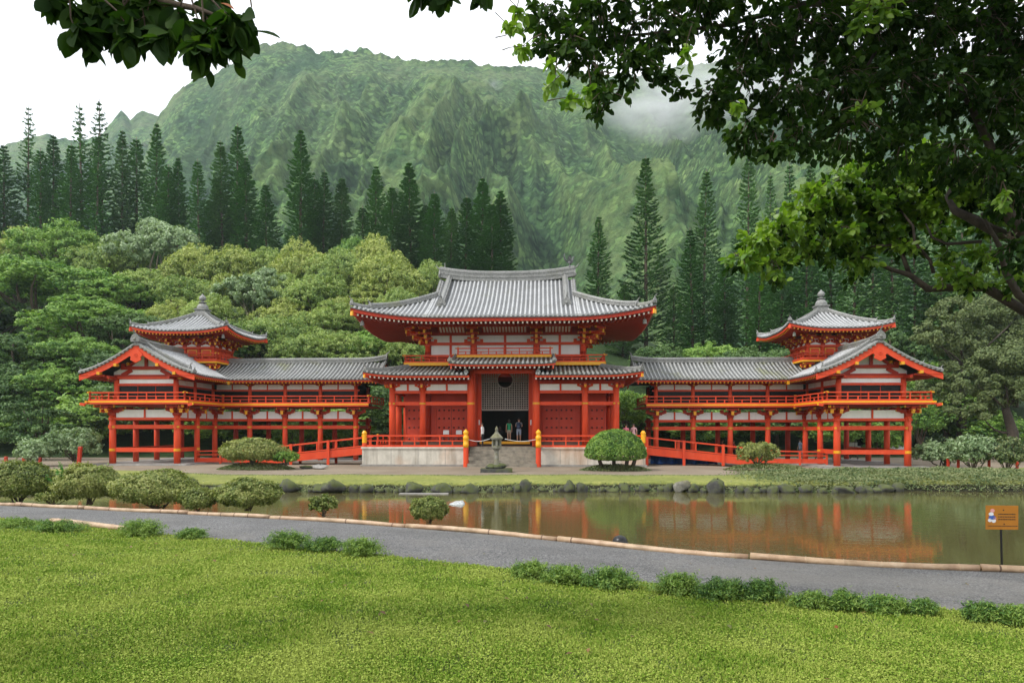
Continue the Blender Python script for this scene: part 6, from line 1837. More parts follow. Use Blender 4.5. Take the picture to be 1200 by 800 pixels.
    limbs = [([fork] + pl([(1280, 395, 12), (1200, 364, 11.6), (1155, 337, 11.6), (1109, 337, 11.8), (1088, 339, 11.9), (1066, 322, 12), (1045, 316, 12), (1014, 302, 12.1), (985, 300, 12.2)]), [.2, .13, .105, .095, .085, .08, .06, .05, .035, .02]),
             ([fork] + pl([(1270, 330, 11), (1200, 272, 10.6), (1180, 250, 10.4), (1168, 225, 10.3), (1160, 170, 10.1), (1120, 90, 9.8)]), [.22, .16, .125, .12, .11, .08, .04]),
             (pl([(1210, 290, 10.8), (1160, 268, 10.8), (1140, 257, 10.9), (1119, 247, 11), (1110, 231, 11.2), (1118, 212, 11.4), (1090, 180, 11.2)]), [.12, .10, .09, .075, .05, .04, .02]),
             (pl([(1240, 380, 11.4), (1194, 346, 11), (1178, 318, 10.9), (1172, 290, 10.6), (1150, 250, 10.4)]), [.1, .075, .065, .05, .02]),
             (pl([(1066, 322, 12), (1058, 300, 12), (1053, 286, 12.1), (1020, 289, 12.2)]), [.05, .045, .04, .02]),
             (pl([(1094, 320, 11.9), (1090, 305, 11.9), (1072, 285, 12), (1070, 265, 12.1), (1050, 240, 12.3)]), [.04, .035, .035, .03, .015]),
             (pl([(1150, 283, 10.9), (1110, 286, 11), (1092, 278, 11.1), (1085, 262, 11.2)]), [.035, .03, .025, .012]),
             ([fork] + pl([(1290, 180, 10.8), (1180, 40, 10.8), (1060, 0, 10.4), (940, 5, 9.9), (850, 30, 9.4), (760, 40, 8.8), (690, 45, 8.3)]), [.22, .17, .12, .085, .055, .035, .022, .010]),
             (pl([(940, 5, 9.9), (925, 90, 9.6), (890, 130, 9.2), (850, 120, 8.9)]), [.035, .028, .018, .008]),
             (pl([(1060, 0, 10.4), (1010, 90, 10), (990, 150, 9.6)]), [.04, .03, .015]),
             (pl([(1180, 60, 10.2), (1150, -60, 10), (1060, -160, 9.2), (1000, -320, 7.6)]), [.12, .1, .07, .03]),
             (pl([(1290, 180, 10.6), (1400, 60, 10.8), (1420, -80, 11)]), [.16, .1, .04])]
    for p, rr in limbs:
        l = MB(); pp = [Vector(q) for q in p]
        l.tube(pp, [q_ * .8 for q_ in rr], 8); l.build('limb', M['darkbark'], t, True)
    return t
near_tree()
def left_tree():
    r = np.random.default_rng(33)
    B0 = np.array([-7.6, 3.2, .9])
    t = thing('shade_tree', 'large-leaved tree whose leafy branch hangs into the upper left', 'tree', tuple(B0))
    L = [(66, 8, 16, 4.5), (88, 22, 24, 4.5), (90, 44, 13, 4.4, 1.3), (115, 34, 20, 4.5), (118, 4, 26, 4.6), (145, 24, 24, 4.5), (150, 44, 11, 4.4, 1.3), (172, 36, 20, 4.5), (180, 10, 28, 4.6), (192, 52, 12, 4.4, 1.3), (208, 34, 22, 4.5), (228, 44, 18, 4.4), (240, 58, 13, 4.4, 1.3), (246, 22, 24, 4.6), (262, 56, 12, 4.4, 1.2), (270, 36, 16, 4.4), (286, 30, 10, 4.4, 1.3), (160, -30, 46, 4.7), (240, -20, 34, 4.7), (100, -50, 50, 4.8)]
    Lf = [lob(*a) for a in L]; tw = MB()
    V, F = twig_leaves([(x - B0[0], y - B0[1], z - B0[2], q, d) for x, y, z, q, d in Lf], 46, .150, r, tw, hang=.8, inner=.1)
    np_mesh('crown', V, F, M['L_near'], t)
    Lf = [lob(*a) for a in [(490, -12, 14, 6), (520, -12, 12, 6), (560, -14, 12, 6.2), (-90, -150, 90, 4.8), (-260, -60, 100, 4.6), (-120, -200, 130, 4.4), (200, -160, 90, 5), (420, -120, 80, 5.8), (60, -200, 110, 4.6)]]
    V, F = twig_leaves([(x - B0[0], y - B0[1], z - B0[2], q, d * .7) for x, y, z, q, d in Lf], 60, .15, r, None, hang=.6)
    np_mesh('crown', V, F, M['L_near'], t)
    P = np.array([at(258, 4, 4.4)]) - B0; V, F = true_leaves(P, np.array([[1., 0, -.25]]), .10, r); np_mesh('withered_leaf', V, F, M['L_rust'], t)
    tw.build('twigs', M['bark'], t)
    def pl(pts): return [tuple(np.array(at(*p)) - B0) for p in pts]
    mb = MB(); mb.tube([(0, 0, -.5), (.1, 0, 1.6), (.1, .1, 3.6), (.3, .2, 5.2)], [.45, .36, .3, .24], 12); mb.build('trunk', M['bark'], t, True)
    for p, rr in (([(.1, .1, 3.6)] + pl([(-250, -60, 4.6), (-60, -60, 4.7), (60, -30, 4.6), (150, -4, 4.6), (230, 10, 4.5), (268, 24, 4.4)]), [.16, .11, .07, .045, .03, .018, .006]),
                  ([(.3, .2, 5.2)] + pl([(60, -260, 4.8), (260, -160, 5.3), (420, -70, 5.8), (500, -30, 6), (560, -25, 6.2)]), [.15, .1, .06, .03, .015, .006])):
        l = MB(); l.tube(p, rr, 8); l.build('limb', M['bark'], t, True)
left_tree()

# ================================================================== EDGE OF THE PATH: BAMBOO
def bamboo_mat():
    m, t, b = nt('dried_bamboo'); v = coord(t)
    n1 = noise(t, 3, 5, .65, v); n2 = noise(t, .8, 3, .6, v)
    c = ramp(t, n1, [(.3, (.20, .125, .07)), (.55, (.42, .30, .185)), (.75, (.60, .48, .34))]); c = mix(t, ramp(t, n2, [(.45, (0, 0, 0)), (.65, (.4, .4, .4))]), c, (.32, .17, .10))
    t.links.new(c, b.inputs['Base Color']); b.inputs['Roughness'].default_value = .5; bump(t, b, n1, .2, .01)
    return m
M['bamboo'] = bamboo_mat(); M['node'] = paint('bamboo_joint', (.10, .06, .04), (.2, .12, .08), .7, 8, False)
def bamboo_run(curve, x0, x1, zf, off, lab, grp, rad=.058):
    x = x0; i = 0; spans = []
    while x < x1:
        L = random.uniform(2.4, 4.2); sl = (curve(x + .5) - curve(x)) / .5; dx = L / math.hypot(1, sl); spans.append((x, min(x + dx, x1 + .5))); x += dx
    for i, (a, b) in enumerate(spans):
        pts = []; rr = []; rings = []
        n = 13; lj = random.uniform(-.01, .02); k0 = random.random()
        c0 = ((a + b) / 2, curve((a + b) / 2) + off, zf)
        t = thing('bamboo_pole', lab(i, len(spans)), 'bamboo pole', c0, 0, grp)
        mb = MB()
        for k in range(n):
            q = k / (n - 1); xx = a + .015 + (b - a - .03) * q
            pts.append((xx - c0[0], curve(xx) + off - c0[1], lj + rad * .8 + .012 * math.sin(q * 5 + i)))
            rr.append(rad * (1.02 - .08 * q) * (1 + .04 * math.sin(k * 2.3 + i)))
        mb.tube(pts, rr, 10); mb.build('culm', M['bamboo'], t, True)
        for k in range(1, n - 1, 2):
            j = MB(); d = (Vector(pts[k + 1]) - Vector(pts[k - 1])).normalized() * .012
            j.tube([Vector(pts[k]) - d * 1.2, Vector(pts[k]), Vector(pts[k]) + d * 1.2], [rr[k] * 1.0, rr[k] * 1.13, rr[k] * 1.0], 10, 0, False); j.build('joint', M['node'] if random.random() < .35 else M['bamboo'], t, True)
bamboo_run(far_edge, -21.0, 12.0, (.49), .015, lambda i, n: f'{ORD[i]} from the left of the bamboo poles laid along the pond side of the path', 'bamboo poles edging the path by the pond')
bamboo_run(near_edge, -9.6, -7.7, .74, .04, lambda i, n: f'bamboo pole half hidden by lawn-side shrubs at left, {ORD[i]} from the left', 'bamboo poles on the lawn side of the path', .06)

# ================================================================== ROCKS
def rock(name, label, x, y, z, sx, sy, sz, seed, mat='rock', group=None, cat='rock', detail=3):
    r = np.random.default_rng(seed)
    n1, n2 = 12 + 4 * detail, 7 + 2 * detail
    th = np.linspace(0, 2 * np.pi, n1, endpoint=False); ph = np.linspace(.08, np.pi - .08, n2)
    T, Pp = np.meshgrid(th, ph, indexing='ij')
    D = np.stack([np.sin(Pp) * np.cos(T), np.sin(Pp) * np.sin(T), np.cos(Pp)], -1)
    o1 = r.uniform(0, 50, 3)
    k = np.ones(T.shape)
    for _ in range(9):                                  # knock flat facets off the lump
        nv = unit(1, r)[0]; c = r.uniform(.48, .92); d = D @ nv; k = np.minimum(k, np.where(d > 1e-3, c / np.maximum(d, 1e-3), 9))
    k = k * (1 + .55 * (fbm(D[..., 0] * 2.2 + D[..., 2] * 1.3 + o1[0], D[..., 1] * 2.2 - D[..., 2] + o1[1], 4, seed) - .5))
    V = D * k[..., None] * np.array([sx, sy, sz])
    V = V.reshape(-1, 3); i, j = np.meshgrid(np.arange(n1), np.arange(n2 - 1), indexing='ij')
    a = (i * n2 + j).ravel(); b = (((i + 1) % n1) * n2 + j).ravel()
    V = np.concatenate([V, [[0, 0, V[:, 2].max() * .98], [0, 0, V[:, 2].min()]]])
    F = np.stack([a, a + 1, b + 1, b], 1)
    o = np_mesh(name, V, F, M[mat], smooth=True)
    bm_fill = MB()
    o.location = (x, y, z); o.rotation_euler = (0, 0, 0)
    me = o.data
    tag(o, label, cat, group)
    return o
rr_ = random.Random(4); x = -16.2; i = 0; RK = []
while x < 21:
    s_ = rr_.choice([.26, .32, .4, .48, .56, .72]) * rr_.uniform(.85, 1.15)
    if 2.0 < (x + 9.9) ** 2 or True: RK.append((x, s_))
    x += s_ * rr_.uniform(1.05, 1.55)
RK = [q for q in RK if abs(q[0] + 9.3) > .55 and abs(q[0] - 9.0) > .4][:60]
for i, (x, s_) in enumerate(RK):
    h = min(.75, s_ * rr_.uniform(.6, 1.15))
    rock('shore_rock', f'{ORD[i]} from the left of the small mossy rocks along the far waterline', x, float(y_far(x)) + .02 + rr_.uniform(-.08, .12), WZ + h * .30, s_ * .74, s_ * .62, h * .62 + .05, 500 + i, 'rock', 'mossy rocks along the far waterline', detail=2)
rock('shore_rock', 'biggest dark rock with a mossy yellow-green cap on the far shore at left', -9.3, float(y_far(-9.3)), -.28, .62, .5, .56, 900)
rock('shore_rock', 'lone upright pale grey rock among mossy ones on the far shore at right', 9.0, float(y_far(9.0)), -.28, .42, .36, .46, 901, 'stone')
rock('flat_rock', 'flat light grey rock on the gravel before the left ramp', -13.1, 46.6, .12, .62, .45, .2, 902, 'slab')
rock('flat_rock', 'low dark rock beside the flat grey rock before the left ramp', -14.1, 46.9, .08, .5, .35, .18, 903, 'rock')
rock('shore_rock', 'mossy rock lying at the left end of the far bank', -17.0, float(y_far(-17.0)) + .2, -.3, .5, .4, .4, 904)
x, y, z = at(528, 577.6, 35.0)
mb = MB(); mb.bx(-1.35, 1.15, -.24, .24, -.06, .03); o = mb.build('stone_ledge', M['slab']); o.location = (at(499, 577, 34.9)[0], 34.9, WZ + .01); tag(o, 'long pale flat stone ledge at the far waterline', 'stone ledge')
# bubbling water
def foam():
    m, t, b = nt('white_foam'); n1 = noise(t, 14, 4, .7, coord(t)); t.links.new(ramp(t, n1, [(.35, (.22, .24, .23)), (.62, (.60, .62, .62))]), b.inputs['Base Color']); b.inputs['Roughness'].default_value = .25; bump(t, b, n1, .8, .03); return m
M['foam'] = foam()
rock('foam_mound', 'white bubbling mound of water in the middle of the pond', at(536, 590, 30.2)[0], 30.2, WZ + .0, .46, .40, .20, 910, 'foam', None, 'fountain', 4)
mb = MB(); mb.lathe([(.13, -.12), (.15, 0), (.14, .07), (.10, .12), (.04, .145), (.01, .15)], (0, 0, 0), 16, 0); mb.lathe([(.155, -.02), (.165, 0), (.155, .02)], (0, 0, 0), 16, 0)
M['black'] = paint('black_plastic', (.012, .012, .013), (.02, .02, .022), .35, 4, False)
o = mb.build('pond_float', M['black'], None, True); x, y, z = at(727, 632, 13.2); o.location = (x, 13.25, .50); tag(o, 'black round float behind the bamboo edge near the pond', 'float')

# ================================================================== SIGN
def sign():
    Y = 11.0; x, y, zt = at(1174, 606, Y); w_, h_ = 36 * Y / FPX, 28 * Y / FPX
    t = thing('warning_sign', 'small orange notice board on a thin black stake at the pond edge', 'sign', (x, Y, .45), R(-4))
    M['orange'] = paint('orange_sign', (.46, .18, .012), (.40, .15, .012), .5, 3, False)
    z0 = zt - .45
    b = MB(); b.bx(-w_ / 2, w_ / 2, -.008, .008, z0 - h_ / 2, z0 + h_ / 2); b.build('board', M['orange'], t)
    s_ = MB(); s_.beam((.03, .025, -.5), (0, .025, z0 - h_ / 2 + .06), .022, .022); s_.build('stake', M['black'], t)
    l = MB(); rr = random.Random(3)
    for q, zz in enumerate((.055, .012, -.03)):                   # rows of lettering too small to read
        x0 = -.06
        while x0 < .20:
            ww = rr.uniform(.012, .035); l.bx(x0, min(x0 + ww, .205), -.0105, -.0083, z0 + zz - .008, z0 + zz + .008); x0 += ww + .009
    l.box(.02, -.0095, z0 + .12, .02, .002, .02); l.box(.03, -.0095, z0 - .105, .018, .002, .018)
    x0 = -.22
    while x0 < .21: ww = rr.uniform(.01, .03); l.bx(x0, x0 + ww, -.0105, -.0083, z0 - .142, z0 - .130); x0 += ww + .007
    l.build('lettering', M['black'], t)
    M['pink'] = paint('pink_print', (.75, .35, .33), (.7, .3, .3), .5, 3, False); M['blue'] = paint('blue_print', (.05, .11, .42), (.06, .14, .4), .5, 3, False); M['wprint'] = paint('white_print', (.8, .8, .8), (.7, .7, .7), .5, 3, False)
    e = MB()
    def disc(cx, cz, ra, rb, mi):
        e.prism([(cx + ra * math.cos(2 * math.pi * k / 10), -.0105, cz + rb * math.sin(2 * math.pi * k / 10)) for k in range(10)], None, (0, .002, 0), mi)
    disc(-.15, z0 + .11, .035, .03, 0); disc(-.17, z0 + .055, .04, .03, 2); disc(-.155, z0 + .0, .055, .035, 1); disc(-.19, z0 - .045, .03, .03, 2); disc(-.13, z0 - .05, .035, .035, 2); disc(-.115, z0 - .015, .025, .02, 0)
    e.build('emblem', [M['pink'], M['blue'], M['wprint']], t)
sign()

# ================================================================== LANTERN
def lantern():
    Y = 43.2; x = (582 - 600) * Y / FPX
    t = thing('stone_lantern', 'grey stone lantern standing on dark rocks before the temple stair', 'lantern', (x, Y, 0))
    b = MB(); b.bx(-1.0, 1.0, -.6, .6, -.05, .24); b.build('base_block', M['rock'], t)
    for k, (a, c, s_) in enumerate(((-.35, -.1, .42), (.3, .05, .4), (.0, -.3, .34), (.0, .2, .4))):
        o = rock('base_rock', None, 0, 0, 0, s_, s_ * .8, .26, 930 + k, 'rock', None, None, 1); o.parent = t; o.location = (a, c, .34)
        for key in ('label', 'category'):
            if key in o: del o[key]
    p = MB(); p.lathe([(0.198, .45), (0.224, .5), (0.145, .58), (0.132, 1.3), (0.145, 1.38), (0.211, 1.42)], (0, 0, 0), 16); p.build('shaft', M['stone'], t, True)
    p = MB(); p.lathe([(0.185, 1.40), (0.343, 1.52), (0.356, 1.62), (0.330, 1.66)], (0, 0, 0), 6); p.build('platform', M['stone'], t)
    p = MB()
    for k in range(6):
        a = 2 * math.pi * k / 6 + math.pi / 6; p.box(.25 * math.cos(a), .25 * math.sin(a), 1.86, .13, .13, .42, 0, a)
    p.lathe([(0.238, 1.66), (0.238, 1.70)], (0, 0, 0), 6); p.lathe([(0.238, 2.02), (0.238, 2.08)], (0, 0, 0), 6); p.lathe([(0.158, 1.68), (0.158, 2.05)], (0, 0, 0), 6); p.build('fire_box', M['stone'], t)
    p = MB(); p.lathe([(0.462, 2.14), (0.475, 2.18), (0.396, 2.24), (0.251, 2.38), (0.132, 2.50)], (0, 0, 0), 6); p.lathe([(0.436, 2.08), (0.462, 2.14)], (0, 0, 0), 6); p.build('cap', M['stone'], t)
    p = MB(); p.lathe([(0.119, 2.48), (0.132, 2.54), (0.066, 2.58), (0.106, 2.66), (0.099, 2.76), (0.040, 2.86), (0.007, 2.92)], (0, 0, 0), 12); p.build('finial', M['stone'], t, True)
lantern()

# ================================================================== SMALL THINGS ROUND THE TEMPLE
def chair(u, lb):
    t = thing('folding_chair', lb, 'chair', TW(u, 1.5, 1.745), TH, 'white chairs on the porch')
    M.setdefault('chairw', paint('white_chair', (.78, .77, .74), (.7, .7, .68), .5, 3, False)); M.setdefault('chairm', paint('chair_metal', (.10, .10, .10), (.14, .14, .14), .4, 3, False))
    s_ = MB(); s_.box(0, 0, .45, .46, .44, .05); s_.build('seat', M['chairw'], t)
    s_ = MB(); s_.hexa([(-.23, .20, .58), (.23, .20, .58), (.23, .24, .58), (-.23, .24, .58), (-.22, .26, .90), (.22, .26, .90), (.22, .30, .90), (-.22, .30, .90)]); s_.build('backrest', M['chairw'], t)
    for sx in (-1, 1):
        for y0, y1 in ((-.2, -.22), (.2, .24)):
            l = MB(); l.tube([(sx * .21, y1, 0), (sx * .21, y0, .43)], .015, 6); l.build('leg', M['chairm'], t)
        l = MB(); l.tube([(sx * .21, .2, .43), (sx * .21, .27, .9)], .014, 6); l.build('back_post', M['chairm'], t)
chair(-4.55, 'white chair on the porch, leftmost of three left of the doorway'); chair(-3.55, 'white chair on the porch, middle one of three left of the doorway'); chair(-2.95, 'white chair on the porch beside the gold-capped post')
# red posts
def post(px, py0, py1, Y, lb, tilt=0.0, w_=.14, grp=None):
    x = (px - 600) * Y / FPX; zb = EYE - (py1 - HOR) * Y / FPX; H = (py1 - py0) * Y / FPX
    t = thing('wooden_post', lb, 'post', (x, Y, max(zb, 0)), 0, grp); t.rotation_euler = (0, tilt, 0)
    b = MB(); b.bx(-w_ / 2, w_ / 2, -w_ / 2, w_ / 2, -.1, H); b.build('shaft', M['dred'], t)
    b = MB(); b.prism([(-w_ * .58, -w_ * .58, H), (w_ * .58, -w_ * .58, H), (w_ * .4, -w_ * .4, H + .06), (-w_ * .4, -w_ * .4, H + .06)], None, (0, w_ * 1.16, 0)); b.build('cap', M['dred'], t)
post(92, 524, 548, 48, 'slightly leaning red post standing alone left of the pavilion', R(5), .2)
for k, (px, a, b) in enumerate(((7, 537, 546), (28, 534, 543), (47, 537, 545))): post(px, a, b, 52, f'short red post at the far left, {ORD[k]} from the left edge', 0, .17, 'short red posts at far left')
for k, (px, a, b) in enumerate(((1111, 541, 551), (1123, 541, 550), (1159, 541, 552), (1192, 540, 554))): post(px, a, b, 47.5, f'short red fence post on the right bank, {ORD[k]} of four from the left', 0, .13, 'short red fence posts at right')
# blue cloth under the right ramp
def cloth():
    M['tarp'] = paint('blue_tarpaulin', (.012, .05, .20), (.02, .08, .28), .45, 2, False)
    r = np.random.default_rng(1); nu, nv = 40, 10
    mb = MB()
    mb.sheet(lambda i, j: (5.0 * i / (nu - 1), .25 * math.sin(i * .9) + .1 * math.sin(i * 2.3 + j) - .4 * j / (nv - 1), .95 * (1 - j / (nv - 1)) * (1 - .35 * i / nu) + .03), nu, nv)
    o = mb.build('tarpaulin', M['tarp'], None, True); o.location = TW(11.2, 2.2, .02); o.rotation_euler = (0, 0, TH); tag(o, 'crumpled blue tarpaulin under the right ramp', 'tarpaulin')
    sm = o.modifiers.new('thickness', 'SOLIDIFY'); sm.thickness = .02
cloth()
def picnic(u, v, lb):
    t = thing('picnic_table', lb, 'table', TW(u, v, .3), TH, 'tables inside the right pavilion')
    wd = M.setdefault('tablew', paint('brown_table_wood', (.13, .07, .04), (.09, .05, .03), .6, 3, False))
    for nm, y, z, w_ in (('tabletop', 0, .74, .8), ('bench', -.75, .45, .26), ('bench', .75, .45, .26)):
        b = MB(); b.box(0, y, z, 1.8, w_, .05); b.build(nm, wd, t)
    for sx in (-.7, .7):
        for sy in (-1, 1):
            l = MB(); l.beam((sx, sy * .7, 0), (sx, sy * .25, .72), .08, .08); l.build('leg', wd, t)
        l = MB(); l.beam((sx, -.85, .41), (sx, .85, .41), .06, .08); l.build('brace', wd, t)
picnic(25.5, 4.2, 'brown picnic table under the right pavilion, the left one'); picnic(27.9, 6.6, 'brown picnic table under the right pavilion, the right one')
# white tilted panel and a small utility cart on the lawn behind the right pavilion
x, y, z = at(1050, 527, 68)
t = thing('white_board', 'plain white board standing behind the right pavilion', 'board', (x, 68, 0))
b = MB(); b.bx(-1.1, 1.1, -.03, .03, .25, 1.15); b.build('panel', M['white'], t)
for sx in (-.9, .9): b = MB(); b.bx(sx - .04, sx + .04, .032, .1, 0, 1.2); b.build('leg', M['tablew'], t)
def cart():
    x = at(1003, 525, 72)[0]
    t = thing('utility_cart', 'small dark utility cart with a roof parked behind the right pavilion', 'cart', (x, 72, 0), R(30))
    gm = M.setdefault('cartp', paint('dark_cart_paint', (.05, .06, .065), (.07, .08, .085), .4, 2, False))
    b = MB(); b.hexa([(-1.2, -.6, .35), (1.2, -.6, .35), (1.2, .6, .35), (-1.2, .6, .35), (-1.15, -.58, .75), (1.05, -.58, .75), (1.05, .58, .75), (-1.15, .58, .75)]); b.bx(.55, 1.08, -.57, .57, .752, 1.0); b.build('body', gm, t)
    b = MB(); b.bx(-1.1, 1.0, -.62, .62, 1.78, 1.86); b.build('roof', gm, t)
    for sx in (-1.05, .95):
        for sy in (-.56, .56): b = MB(); b.tube([(sx, sy, .75), (sx * .97, sy, 1.78)], .025, 6); b.build('roof_post', gm, t)
    b = MB(); b.bx(-.5, .1, -.5, .5, .76, .95); b.bx(-.62, -.5, -.5, .5, .95, 1.35); b.build('seat', M['chairw'], t)
    b = MB(); b.hexa([(1.0, -.5, 1.02), (1.02, -.5, 1.02), (1.02, .5, 1.02), (1.0, .5, 1.02), (.93, -.5, 1.75), (.95, -.5, 1.75), (.95, .5, 1.75), (.93, .5, 1.75)]); b.build('windscreen', M['pane'], t)
    for sx in (-.8, .8):
        for sy in (-.6, .6):
            w_ = MB(); w_.tube([(sx, sy - .08, .24), (sx, sy + .08, .24)], .24, 14); wo = w_.build('wheel', M['black'], t); h = MB(); h.tube([(sx, sy - .09, .24), (sx, sy + .09, .24)], .12, 10); h.build('hub', M['chairm'], wo)
cart()

# ================================================================== PEOPLE
SKIN = paint('skin', (.46, .27, .18), (.40, .23, .15), .55, 4, False)
def fabric(nm, c): return paint(nm, c, tuple(k * .8 for k in c), .85, 5, False)
HAIR = paint('dark_hair', (.02, .013, .009), (.035, .02, .013), .5, 8, False)
def person(label, loc, face, H, shirt, legs, leg_cover=1.0, arm_cover=.3, hair_long=False, pose='stand', lean=0.0, shoe=None, cap=None, slim=1.0):
    """one continuous skinned body; clothing by region; face = heading (0 looks to +Y, away from the viewer)"""
    k = H / 1.72
    t = thing('person', label, 'person', loc, face, 'visitors at the temple')
    V, E, Rr = [], [], []
    def v(p, r, par=None):
        V.append((p[0] * k, p[1] * k, p[2] * k)); Rr.append(r * k)
        if par is not None: E.append((par, len(V) - 1))
        return len(V) - 1
    crouch = pose == 'crouch'; walk = .16 if pose == 'walk' else .03
    hz = .42 if crouch else .94
    pel = v((0, 0, hz), .135 * slim); wa = v((0, .02 + lean * .3, hz + .18), .115 * slim, pel); ch = v((0, .03 + lean * .7, hz + .38), .135 * slim, wa); nk0 = v((0, .03 + lean, hz + .52), .065, ch); nk = v((0, .04 + lean, hz + .58), .052, nk0)
    hd = v((0, .055 + lean * 1.2, hz + .655), .082, nk); h2 = v((0, .055 + lean * 1.2, hz + .735), .080, hd); h3 = v((0, .05 + lean * 1.2, hz + .785), .045, h2)
    segs = {}
    for s_ in (-1, 1):
        sh = v((s_ * .185 * slim, .02 + lean, hz + .475), .058, ch); sw = .05 * s_ * (1 if pose == 'walk' else .3)
        if crouch: el = v((s_ * .25, .18 + lean, hz + .25), .043, sh); wr = v((s_ * .16, .36 + lean, hz + .22), .032, el); ha = v((s_ * .12, .43 + lean, hz + .22), .036, wr)
        elif pose == 'fold': el = v((s_ * .25, .04 + lean, hz + .20), .043, sh); wr = v((s_ * .08, .22 + lean, hz + .22), .032, el); ha = v((0 * s_ + s_ * .02, .25 + lean, hz + .24), .034, wr)
        else: el = v((s_ * .235 * slim, -.01 + sw + lean, hz + .20), .043, sh); wr = v((s_ * .245 * slim, .04 + sw * 2 + lean * .5, hz - .05), .031, el); ha = v((s_ * .24 * slim, .06 + sw * 2 + lean * .5, hz - .15), .034, wr); v((s_ * .235 * slim, .075 + sw * 2 + lean * .5, hz - .21), .018, ha)
        hp = v((s_ * .095 * slim, 0, hz - .06), .098 * slim, pel); w2 = walk * s_
        if crouch: kn = v((s_ * .16, .38, .46), .062, hp); an = v((s_ * .13, .06, .09), .042, kn); fo = v((s_ * .14, .22, .04), .036, an)
        else: kn = v((s_ * .10 * slim, w2 * .6 + .02, .50), .062 * slim, hp); an = v((s_ * .10 * slim, w2 - .03, .09), .040, kn); fo = v((s_ * .115 * slim, w2 + .14, .035), .034, an)
    me = bpy.data.meshes.new('body'); me.from_pydata(V, E, [])
    o = bpy.data.objects.new('body', me); COL.objects.link(o)
    sk = o.modifiers.new('skin', 'SKIN'); sk.use_smooth_shade = True
    o.modifiers.new('sub', 'SUBSURF').levels = 1
    lay = me.skin_vertices[0] if me.skin_vertices else None
    if lay is None:
        bpy.context.view_layer.update(); lay = me.skin_vertices[0]
    for i, r_ in enumerate(Rr): lay.data[i].radius = (r_, r_ * (.78 if i in (1, 2, 0) else 1)); lay.data[i].use_root = (i == 0)
    dg = bpy.context.evaluated_depsgraph_get(); ev = o.evaluated_get(dg)
    nm = bpy.data.meshes.new_from_object(ev); bpy.data.objects.remove(o)
    mats = [SKIN, shirt, legs, shoe or M['black']]
    nm.materials.clear()
    for m in mats: nm.materials.append(m)
    knz = .5 * k
    for p in nm.polygons:
        c = p.center; z = c.z / k; ax = abs(c.x) / k
        mi = 0
        low = hz - .02
        if z < .075: mi = 3
        elif z < low and not (ax > .19 * slim and z > hz - .3 and not crouch):
            cover_to = (hz - .06) - leg_cover * (hz - .06 - .08)
            mi = 2 if (z > cover_to or crouch) else 0
        elif z < hz + .53 and ax < .20 * slim: mi = 1
        elif ax >= .20 * slim:
            arm_end = hz + .50 - arm_cover * .62
            mi = 1 if z > arm_end else 0
        p.material_index = mi; p.use_smooth = True
    b = bpy.data.objects.new('body', nm); COL.objects.link(b); b.parent = t
    # hair cap, ears, nose
    c = (0, (.055 + lean * 1.2) * k, (hz + .70) * k)
    hm = MB(); prof = [(.089 * math.cos(a), .098 * math.sin(a)) for a in np.linspace(-.35 if not hair_long else -.5, 1.5, 7)]
    hm.lathe([(a * k, z_ * k) for a, z_ in prof], (c[0], c[1] - .012 * k, c[2] + .022 * k), 14, 0, 1.08)
    if hair_long: hm.tube([(0, c[1] - .06 * k, c[2]), (0, c[1] - .085 * k, c[2] - .12 * k), (0, c[1] - .08 * k, c[2] - .26 * k)], [.07 * k, .065 * k, .03 * k], 8)
    hm.build('hair', cap or HAIR, t, True)
    fm = MB(); fm.tube([(0, c[1] + .075 * k, c[2] + .02 * k), (0, c[1] + .10 * k, c[2] - .012 * k)], [.008 * k, .016 * k], 6)
    for s_ in (-1, 1): fm.tube([(s_ * .082 * k, c[1], c[2] + .02 * k), (s_ * .09 * k, c[1] - .01 * k, c[2] - .02 * k)], [.014 * k, .012 * k], 6)
    fm.build('nose_and_ears', SKIN, t, True)
    return t
WHT, GRN, DRK, BLU, KHK, PNK, GRY, LBL = (fabric('white_cloth', (.75, .75, .74)), fabric('green_cloth', (.03, .30, .14)), fabric('black_cloth', (.015, .015, .018)), fabric('blue_cloth', (.10, .18, .34)), fabric('khaki_cloth', (.42, .36, .28)), fabric('pink_cloth', (.72, .22, .28)), fabric('grey_cloth', (.25, .26, .28)), fabric('light_blue_cloth', (.35, .45, .58)))
person('person in white shirt and dark trousers at the top of the stair', TW(-1.55, -.1, 1.43), R(70), 1.74, WHT, DRK, 1.0, .85)
person('person in green sleeveless top and pale shorts in the doorway', TW(.32, 2.05, 1.745), R(4), 1.70, GRN, KHK, .30, .02, True, slim=.92)
pp = person('person with backpack, grey shirt and blue shorts in the doorway', TW(1.08, 2.1, 1.745), R(-8), 1.80, GRY, LBL, .45, .3, pose='fold', slim=1.05)
person('person in dark clothes crouching in the doorway shadow', TW(-.42, 2.5, 1.745), R(10), 1.66, DRK, DRK, 1.0, 1.0, True, pose='crouch')
person('person in pink top standing behind the round clipped tree', TW(9.15, 0.4, 1.45), R(170), 1.62, PNK, GRY, 1.0, .3, True)
person('person in white and pink standing right of the pink-topped person', TW(9.75, .6, 1.45), R(150), 1.66, fabric('rose_cloth', (.70, .42, .42)), BLU, 1.0, .4, True)
person('person in light blue shirt walking behind the right corridor', (at(938, 530, 63)[0], 63, .05), R(100), 1.72, LBL, GRY, 1.0, .3, pose='walk')
person('person in dark top walking behind the right ramp rail', (at(846, 530, 60)[0], 60, .05), R(-80), 1.70, DRK, GRY, 1.0, .3, pose='walk')
person('person in red top walking just right of the dark-topped walker', (at(861, 530, 60)[0], 60.4, .05), R(-80), 1.66, fabric('red_cloth', (.5, .05, .05)), DRK, 1.0, .3, pose='walk')
